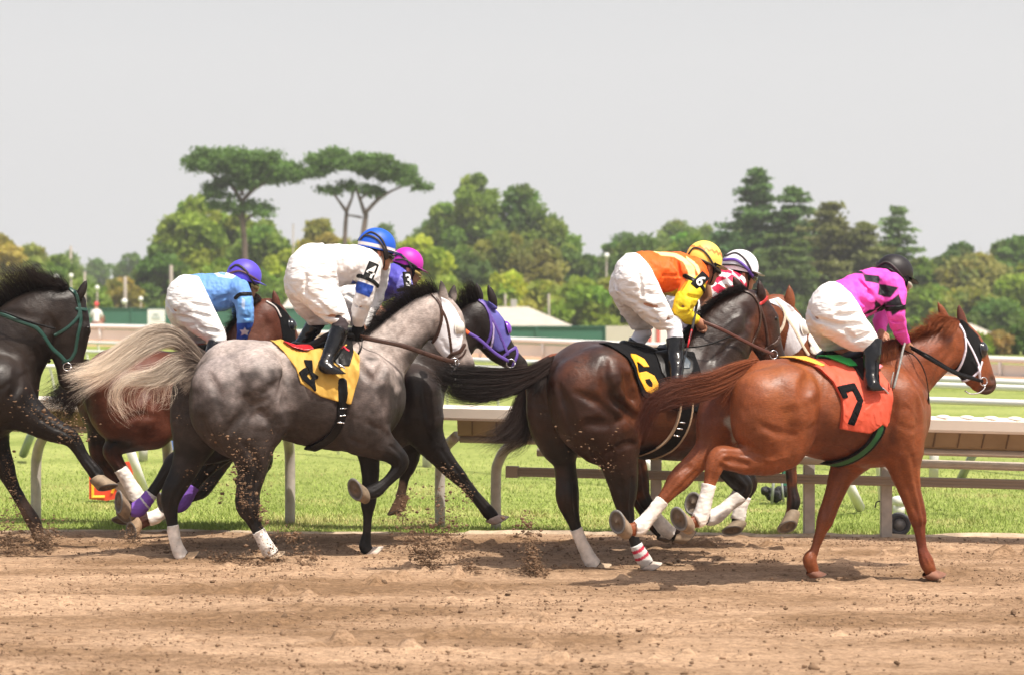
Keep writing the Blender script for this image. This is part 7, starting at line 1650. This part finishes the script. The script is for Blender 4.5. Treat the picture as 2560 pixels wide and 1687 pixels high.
blob('body', [[(0, 0, .05, .15, 1), (0, .05, .5, .15, 1), (0, .08, .68, .12, 1)], [(0, .08, .75, .06, 1), (0, .1, .92, .10, 1)], *[[(sx * .1, 0, .0, .11, 1), (sx * .30, .15, -.25, .09, 1), (sx * .32, .1, -.75, .06, 1), (sx * .32, .2, -.85, .05, 1)] for sx in (-1, 1)], *[[(sx * .17, .06, .6, .07, 1), (sx * .27, .1, .35, .055, 1), (sx * .16, .35, .25, .045, 1)] for sx in (-1, 1)]], (.42, .22, .15), pe, h=.02)
blob('jacket', [[(0, 0, .08, .18, 1.1), (0, .05, .48, .18, 1.1), (0, .08, .62, .14, 1.1)], *[[(sx * .19, .06, .6, .085, 1), (sx * .29, .1, .36, .07, 1), (sx * .19, .3, .27, .06, 1)] for sx in (-1, 1)]], (.74, .72, .72), pe, h=.02)
blob('helmet', [[(0, .1, .97, .13, 1), (0, .12, 1.0, .12, 1)]], (.60, .05, .06), pe, h=.02)
# ================================================================== trees
leaf_m = mat('leaves', attr=True, rough=.75, spec=.15)
_t = leaf_m.node_tree; _b = _t.nodes['Principled BSDF']; _o = [n for n in _t.nodes if n.type == 'OUTPUT_MATERIAL'][0]
_tr = N(_t, 'ShaderNodeBsdfTranslucent'); _ms = N(_t, 'ShaderNodeMixShader'); _ms.inputs[0].default_value = .45
_at = [n for n in _t.nodes if n.type == 'VERTEX_COLOR'][0]; _g = N(_t, 'ShaderNodeVectorMath', operation='MULTIPLY'); _g.inputs[1].default_value = (1.25, 1.3, .7)
_t.links.new(_at.outputs[0], _g.inputs[0]); _t.links.new(_g.outputs[0], _tr.inputs[0]); _t.links.new(_b.outputs[0], _ms.inputs[1]); _t.links.new(_tr.outputs[0], _ms.inputs[2]); _t.links.new(_ms.outputs[0], _o.inputs[0])
bark = mat('bark', (.13, .095, .075), rough=.9, bump=.03, bscale=3, vary=.25, vscale=1.5)
def leaf_cloud(pts, size, nrm, col, rng, flat=0.0):
    n = len(pts); a = rng.normal(0, 1, (n, 3)); a[:, 2] *= (1 - flat); a /= np.linalg.norm(a, axis=1)[:, None]
    b = rng.normal(0, 1, (n, 3)); b -= a * (a * b).sum(1)[:, None]; b /= np.linalg.norm(b, axis=1)[:, None]
    s1 = size * rng.uniform(.45, 1.15, n)[:, None]; s2 = s1 * rng.uniform(.35, .8, n)[:, None]
    V = np.stack([pts - a * s1, pts + b * s2, pts + a * s1, pts - b * s2], 1)
    return V.reshape(-1, 3), np.arange(n * 4).reshape(-1, 4), np.repeat(col, 4, 0)
def clump_pts(cs, rs, n, rng, shell=.55):
    k = rng.choice(len(cs), n, p=(rs**2 / (rs**2).sum())); d = rng.normal(0, 1, (n, 3)); d /= np.linalg.norm(d, axis=1)[:, None]
    r = rs[k] * (shell + (1 - shell) * rng.uniform(0, 1, n)**.6) * np.clip(rng.normal(1, .18, n), .6, 1.6)
    return cs[k] + d * r[:, None] * np.array([1, 1, .8]), k
def deciduous(label, px, ytop, hw, Y, col, seed, ybot=None, group='broadleaf trees beyond the infield', n=4200, shape=1.0, name='broadleaf_tree', leaf=.34):
    rng = np.random.default_rng(seed); x, y, z = P(px, ytop, Y); W = hw * Y / F; H = z
    zb = .12 * H if ybot is None else P(0, ybot, Y)[2]
    hw *= 1.18; W = hw * Y / F; nc = 40; cs = []; rs = []
    for i in range(nc):
        t = (i + .5) / nc; zz = zb + (H - zb) * (t**.85) * .93; prof = math.sin(math.pi * min(.98, (.25 + .75 * t)))**.5 * (1.0 if t < .75 else 1.0)
        th = i * 2.399 + rng.uniform(-.5, .5); rr = W * prof * rng.uniform(.2, .95) * shape
        cs.append([rr * math.cos(th), rr * math.sin(th) * .8, zz]); rs.append(W * rng.uniform(.22, .38) * (1 if t < .8 else .75))
    cs = np.array(cs); rs = np.array(rs)
    p, k = clump_pts(cs, rs, n, rng)
    cc = 1.9 * np.array(col) * (rng.uniform(.78, 1.22, len(cs))[k] * rng.uniform(.85, 1.15, n))[:, None] * np.array([1, 1, 1])
    tint = rng.normal(0, .10, len(cs))[k]; cc[:, 0] *= 1 + tint; cc = np.clip(cc * [1.24, 1.04, .8], 0, 1)
    r = empty(name, (x, y, 0)); tag(r, label, 'tree', group)
    V, Q, C = leaf_cloud(p, max(leaf, hw * Y / F * .05), None, cc, rng); mesh_obj('crown', V, Q, leaf_m, r, False, colors=C)
    tr = MB(); tr.tube([(0, 0, 0), (.1, 0, H * .3), (0, .1, H * .7)], [H * .028 + .1, H * .02 + .06, .06], 8)
    for i in range(0, nc, 5): tr.tube([(0, 0, H * .25 + cs[i][2] * .2), tuple(cs[i] * [.5, .5, .75]), tuple(cs[i])], [H * .012 + .04, H * .008 + .03, .03], 6)
    tr.build('trunk', bark, r, True)
    return r
def conifer(label, px, ytop, hw, Y, col, seed, n=5200, droop=.12, tiers=16, lean=0, gapy=1.0, name='conifer', group='conifers beyond the infield'):
    rng = np.random.default_rng(seed); x, y, z = P(px, ytop, Y); W = hw * Y / F; H = z; pts = []; dr = []
    r = empty(name, (x, y, 0)); tag(r, label, 'tree', group)
    tb = MB(); tb.tube([(0, 0, 0), (lean * .3, 0, H * .5), (lean, 0, H)], [H * .022 + .08, H * .014 + .05, .04], 8)
    for i in range(tiers):
        t = (i + .6) / tiers; L_ = W * (1 - t)**.75 * rng.uniform(.75, 1.15) + .35
        nbr = rng.integers(5, 8)
        for j in range(nbr):
            th = rng.uniform(0, 6.28); zz = H * (.08 + .90 * min(1, t + rng.normal(0, .35) / tiers)); ln = L_ * rng.uniform(.35, 1.1); m_ = max(6, int(n / (tiers * 6) * (.4 + 1.2 * (1 - t)) * gapy)); s_ = rng.uniform(.15, 1, m_)**.8
            wd = ln * .2 * (1.2 - s_) + .22; up = .10 * ln * np.sin(s_ * 2.2)
            q = np.stack([np.cos(th) * ln * s_ + rng.normal(0, 1, m_) * wd, np.sin(th) * ln * s_ + rng.normal(0, 1, m_) * wd, zz + up - droop * ln * s_**2 + rng.normal(0, .5, m_) * wd * .45], 1)
            q[:, 0] += lean * t; pts.append(q); dr.append(np.full(m_, rng.uniform(.7, 1.3)))
            tb.tube([(lean * t, 0, zz), (lean * t + math.cos(th) * ln * .8, math.sin(th) * ln * .8, zz - droop * ln * .5 + .06 * ln)], [.05, .02], 4, cap=False)
    p = np.vstack(pts); v = np.concatenate(dr); cc = 1.9 * np.array(col) * (v * rng.uniform(.7, 1.3, len(p)))[:, None]
    V, Q, C = leaf_cloud(p, .27, None, cc, rng, .5); mesh_obj('crown', V, Q, leaf_m, r, False, colors=C); tb.build('trunk', bark, r, True); return r
def umbrella(label, base, trunkpts, pads, Y, col, seed, n=9000):
    """pads: (px,py,hw px,hh px)"""
    rng = np.random.default_rng(seed); bx_, by_, _ = P(*base, Y); r = empty('umbrella_pine', (bx_, by_, 0)); tag(r, label, 'tree', 'flat topped umbrella pines')
    L2 = lambda px, py, dy=0: np.array(P(px, py, Y)) - [bx_, by_, 0] + [0, dy, 0]
    tb = MB()
    for tp in trunkpts:
        pp = [L2(a, b) + [0, rng.uniform(-.2, .2), 0] for a, b, _ in tp]; pp[0][2] = 0 if tp is trunkpts[0] or tp[0][1] > 690 else pp[0][2]
        tb.tube(catmull(np.array(pp), 5), np.interp(np.linspace(0, 1, (len(pp) - 1) * 5 + 1), np.linspace(0, 1, len(tp)), [q[2] * .78 * Y / F for q in tp]), 8)
    cs, rs, w_ = [], [], []
    for (px, py, hw, hh) in pads:
        m_ = max(6, int(hw * hh / 85))
        for i in range(m_):
            a = rng.uniform(0, 6.28); q = math.sqrt(rng.uniform(0, 1)); c = L2(px + math.cos(a) * q * hw * .85, py + rng.uniform(-1.05, .95) * hh * (1 - q * .5), math.sin(a) * q * hw * .75 * Y / F)
            cs.append(c); rs.append(hh * Y / F * rng.uniform(.28, .62))
    cs = np.array(cs); rs = np.array(rs); p, k = clump_pts(cs, rs, n, rng, .25); p += rng.normal(0, .13, p.shape) * [2.0, 1.6, 1.0]
    lift = (p[:, 2] - cs[k][:, 2]); cc = 1.8 * np.array(col) * (rng.uniform(.7, 1.35, len(cs))[k] * rng.uniform(.7, 1.3, n))[:, None]
    V, Q, C = leaf_cloud(p, .17, None, cc, rng, .2); mesh_obj('crown', V, Q, leaf_m, r, False, colors=C); tb.build('trunk', bark, r, True); return r
GA, GB, GC, GD, GY, GO = (.085, .145, .035), (.055, .11, .032), (.045, .085, .028), (.11, .17, .035), (.17, .23, .035), (.15, .155, .05)
PINE = (.070, .120, .036)
umbrella('umbrella pine with one straight trunk and broad dark canopy, left of centre', (612, 760), [[(612, 770, 11), (611, 640, 10), (608, 560, 9), (604, 500, 9)], [(604, 505, 8), (575, 460, 6), (530, 440, 4)], [(604, 505, 8), (640, 470, 6), (700, 440, 4)], [(606, 490, 7), (600, 450, 5), (600, 420, 3)], [(608, 560, 5), (580, 525, 4), (545, 515, 3)], [(608, 560, 5), (640, 530, 4), (665, 520, 3)]],
         [(600, 408, 100, 32), (520, 402, 66, 26), (492, 385, 36, 16), (545, 385, 60, 18), (690, 432, 66, 26), (640, 395, 70, 24), (720, 445, 46, 22), (545, 480, 36, 22), (560, 520, 50, 18), (640, 525, 46, 22), (600, 450, 60, 26)], 150, PINE, 1, 22000)
umbrella('umbrella pine with two forked trunks and flat layered canopy, right of the first', (880, 760), [[(885, 770, 9), (905, 620, 9), (914, 540, 8), (912, 530, 7)], [(912, 535, 7), (900, 500, 5), (890, 470, 4)], [(912, 535, 7), (945, 500, 6), (975, 480, 4), (1010, 465, 3)], [(905, 545, 4), (880, 540, 3), (862, 538, 3)], [(856, 770, 8), (862, 600, 7), (866, 530, 6)], [(866, 530, 6), (845, 500, 4), (830, 480, 3)], [(866, 530, 6), (880, 495, 4), (885, 470, 3)], [(898, 500, 4), (925, 480, 3), (940, 465, 3)]],
         [(850, 402, 80, 18), (795, 392, 44, 14), (905, 410, 90, 22), (960, 430, 80, 18), (1020, 450, 46, 16), (1060, 468, 22, 10), (835, 385, 30, 12), (790, 430, 50, 16), (880, 470, 80, 12), (830, 478, 40, 9), (940, 482, 40, 8), (1000, 425, 40, 14)], 150, PINE, 2, 17000)
FAR = ['cut off by the left picture edge', 'behind the crest of the leftmost horse', 'behind the ears of the leftmost horse', 'left of the blue rider, behind the pale pole', 'right behind the blue helmet on the left', 'behind the white rider seat', 'behind the white rider shoulders',
       'between the second umbrella pine and the lime green tree', 'behind the magenta helmet', 'left of the orange rider at the skyline gap', 'behind the orange rider seat', 'behind the orange rider back', 'behind the yellow helmet', 'behind the white striped helmet', 'under the second tall conifer',
       'left of the black helmet under the brown pines', 'behind the black helmet', 'just right of the slender spruce', 'above the ears of the chestnut horse', 'above the black hood of the chestnut', 'cut off by the right picture edge']
for i_, (px_, yt_) in enumerate(((-60, 640), (40, 650), (130, 668), (420, 640), (560, 610), (700, 610), (820, 610), (900, 600), (1010, 610), (1480, 650), (1590, 620), (1660, 600), (1750, 560), (1860, 560), (1990, 560), (2100, 590), (2200, 610), (2290, 670), (2370, 680), (2480, 640), (2590, 640))):
    deciduous('far row tree ' + FAR[i_], px_, yt_, 85, 215, [(.07, .12, .035), (.09, .135, .04), (.06, .11, .035)][i_ % 3], 200 + i_, n=6500, group='trees of the far row')
T = [
 # far, hazier row
 ('hazy distant treetops left of centre at the skyline', 240, 645, 60, 330, GB, 11), ('hazy distant rounded tree left of the yellow-green tree', 330, 628, 48, 300, GB, 12), ('hazy small distant tree at the far left skyline', 170, 628, 50, 300, GA, 13),
 ('far grey-green tree between the umbrella pines', 960, 552, 60, 260, GB, 14), ('far grey-green tree left of the big central tree', 1080, 535, 60, 250, GB, 15), ('far tree at the skyline left of the conifers', 1560, 575, 60, 250, GB, 16), ('far tree under the conifer left flank', 1690, 545, 70, 240, GA, 17),
 ('far pointed tree at the right skyline', 2360, 640, 46, 260, GB, 18),
 # main row
 ('pale olive tree at the left edge of the picture', -10, 585, 80, 170, (.14, .16, .05), 21), ('pale olive tree second from the left edge', 75, 612, 70, 175, (.12, .16, .05), 22), ('small rusty topped tree at the far left', -30, 572, 40, 172, GO, 23), ('muted green tree third from the left', 140, 640, 60, 170, GA, 24),
 ('orange tinged small tree behind the left mane', 300, 700, 60, 160, (.14, .15, .05), 25), ('dark green tree left of the yellow-green tree', 400, 610, 64, 165, GB, 26), ('tall yellow-green tree behind the first umbrella pine', 480, 488, 90, 170, GD, 27), ('yellow-green tree right part behind pine trunk', 580, 520, 80, 172, GD, 28),
 ('mid green tree right of the pine trunk', 660, 545, 80, 168, GA, 29), ('bright bushy tree beyond the white rider back', 720, 620, 70, 160, GY, 30), ('golden tinged tree between the pines', 800, 545, 66, 178, (.15, .17, .05), 31), ('small green tree under the second pine', 860, 600, 60, 165, GA, 32),
 ('bright lime green tree beside the magenta helmet', 1050, 592, 78, 150, GY, 33), ('lime green lower tree beside the first lime one', 1110, 690, 60, 148, GD, 34),
 ('tall dark central tree, highest of the rounded crowns', 1185, 420, 80, 185, GA, 35), ('rounded crown joined to the tall central tree on its right', 1300, 455, 96, 186, GB, 36), ('right shoulder of the central tree group', 1375, 540, 80, 184, GA, 37), ('rounded tree descending right of the central group', 1430, 620, 66, 180, GB, 38),
 ('green tree left side of the central group', 1110, 500, 76, 188, GA, 39), ('olive tree low in front of the central group', 1250, 580, 90, 165, (.09, .125, .04), 40), ('brownish green tree low centre', 1340, 600, 80, 163, (.10, .12, .045), 41), ('dark round tree at lower centre', 1160, 640, 80, 162, GC, 42),
 ('yellow-green bush tree over the barn roof', 1270, 690, 70, 140, GY, 43), ('pale yellow bush tree right of the barn', 1360, 710, 66, 138, (.14, .18, .05), 44), ('green bush tree left of the orange rider', 1450, 700, 80, 136, GD, 45), ('olive bush tree behind the orange rider legs', 1560, 690, 90, 138, (.10, .13, .035), 46),
 ('green tree behind the orange rider shoulders', 1600, 590, 90, 175, GB, 47), ('broad green tree behind yellow helmet', 1720, 580, 80, 172, GA, 48), ('feathery sparse tree on the skyline left of the orange rider', 1530, 600, 40, 190, GB, 49),
 ('green tree right of the conifers', 2300, 640, 60, 170, GA, 61), ('dark green tree with flat top at right', 2400, 606, 66, 180, GC, 62), ('pale grey-green willow-like tree right of the pink rider', 2440, 640, 96, 168, (.12, .15, .06), 63), ('tall green tree at the right edge', 2545, 585, 80, 178, GB, 64), ('yellow-green tree at the lower right edge', 2540, 690, 70, 155, GD, 65),
 ('green bush tree behind chestnut ears', 2330, 720, 70, 150, GA, 66), ('bushy tree between rider and right trees', 2420, 730, 80, 148, (.12, .15, .05), 67), ('dark bush tree low behind the pink rider', 2180, 700, 80, 150, GC, 68), ('low olive bush behind the far left riders', 60, 700, 80, 150, (.13, .15, .05), 69), ('low green bush tree beneath the hazy gap at left', 200, 705, 70, 152, GA, 70), ('leafy bush tree behind the blue rider', 540, 660, 90, 150, GD, 71), ('leafy bush tree behind the white rider seat', 640, 680, 80, 150, GA, 72),
 ('green bush tree behind the purple rider', 960, 650, 80, 152, GD, 73), ('bush tree behind the red and white rider', 1800, 690, 90, 150, GC, 74), ('bush tree at right edge above the far rail', 2600, 640, 70, 160, GA, 75), ('dark bush tree at far right', 2500, 760, 70, 145, GB, 76)]
for lab, px, yt, hw, Y, col, sd_ in T: deciduous(lab, px, yt, hw, Y, col, sd_, n=9500 if hw > 60 else 6000)
for i_, (lab, px_, yt_, hw_, c_) in enumerate((('round green bush in front of the right trees, left of the small house', 2350, 812, 46, GA), ('yellow-green bush under the small house roof', 2440, 838, 40, GD), ('dusty brownish bush above the far rail at right', 2500, 832, 40, (.17, .15, .08)), ('dark bush at the right edge above the far rail', 2560, 812, 46, GC), ('low green bush above the chestnut poll', 2290, 835, 44, GA), ('olive bush beyond the rail at the far right', 2620, 820, 46, GA), ('low bush right of the pink rider arm', 2230, 838, 40, GB))):
    deciduous(lab, px_, yt_, hw_, 96, c_, 300 + i_, n=2600, group='low bushes above the far rail', name='bush', leaf=.16)
conifer('tall layered dark conifer, highest point of the right trees', 1892, 418, 190, 172, (.060, .105, .036), 81, n=19000, tiers=19, droop=.05)
conifer('second dark conifer right of the tallest one', 1985, 462, 155, 170, (.065, .11, .038), 82, n=14000, tiers=16, droop=.05)
conifer('broad brownish pine behind the pink rider', 2075, 506, 180, 165, (.10, .105, .042), 83, n=15000, tiers=15, droop=-.05)
conifer('second brownish pine at right of the first', 2165, 556, 140, 164, (.095, .105, .04), 84, n=10000, tiers=13, droop=-.02)
conifer('slender spruce with level side branches at right of the pines', 2248, 516, 105, 170, (.08, .125, .045), 85, n=6500, tiers=15, droop=.04)
conifer('low conifer filling between the big conifers', 1960, 590, 190, 160, (.07, .10, .035), 86, n=15000, tiers=12, droop=0)
conifer('low conifer left of the tallest one', 1815, 580, 140, 162, (.045, .085, .035), 87, n=10000, tiers=12, droop=.05)

# ================================================================== air
hz = MB().box((0, 195, 16.5), (360, 402, 35)).build('haze', None, None, False); tag(hz, kind='stuff')
m, t, b = new_mat('haze'); t.nodes.remove(b); vp = N(t, 'ShaderNodeVolumePrincipled'); vp.inputs['Density'].default_value = .00065; vp.inputs['Color'].default_value = (.95, .94, .93, 1); vp.inputs['Anisotropy'].default_value = .2
t.links.new(vp.outputs[0], [n for n in t.nodes if n.type == 'OUTPUT_MATERIAL'][0].inputs['Volume']); hz.data.materials.append(m)
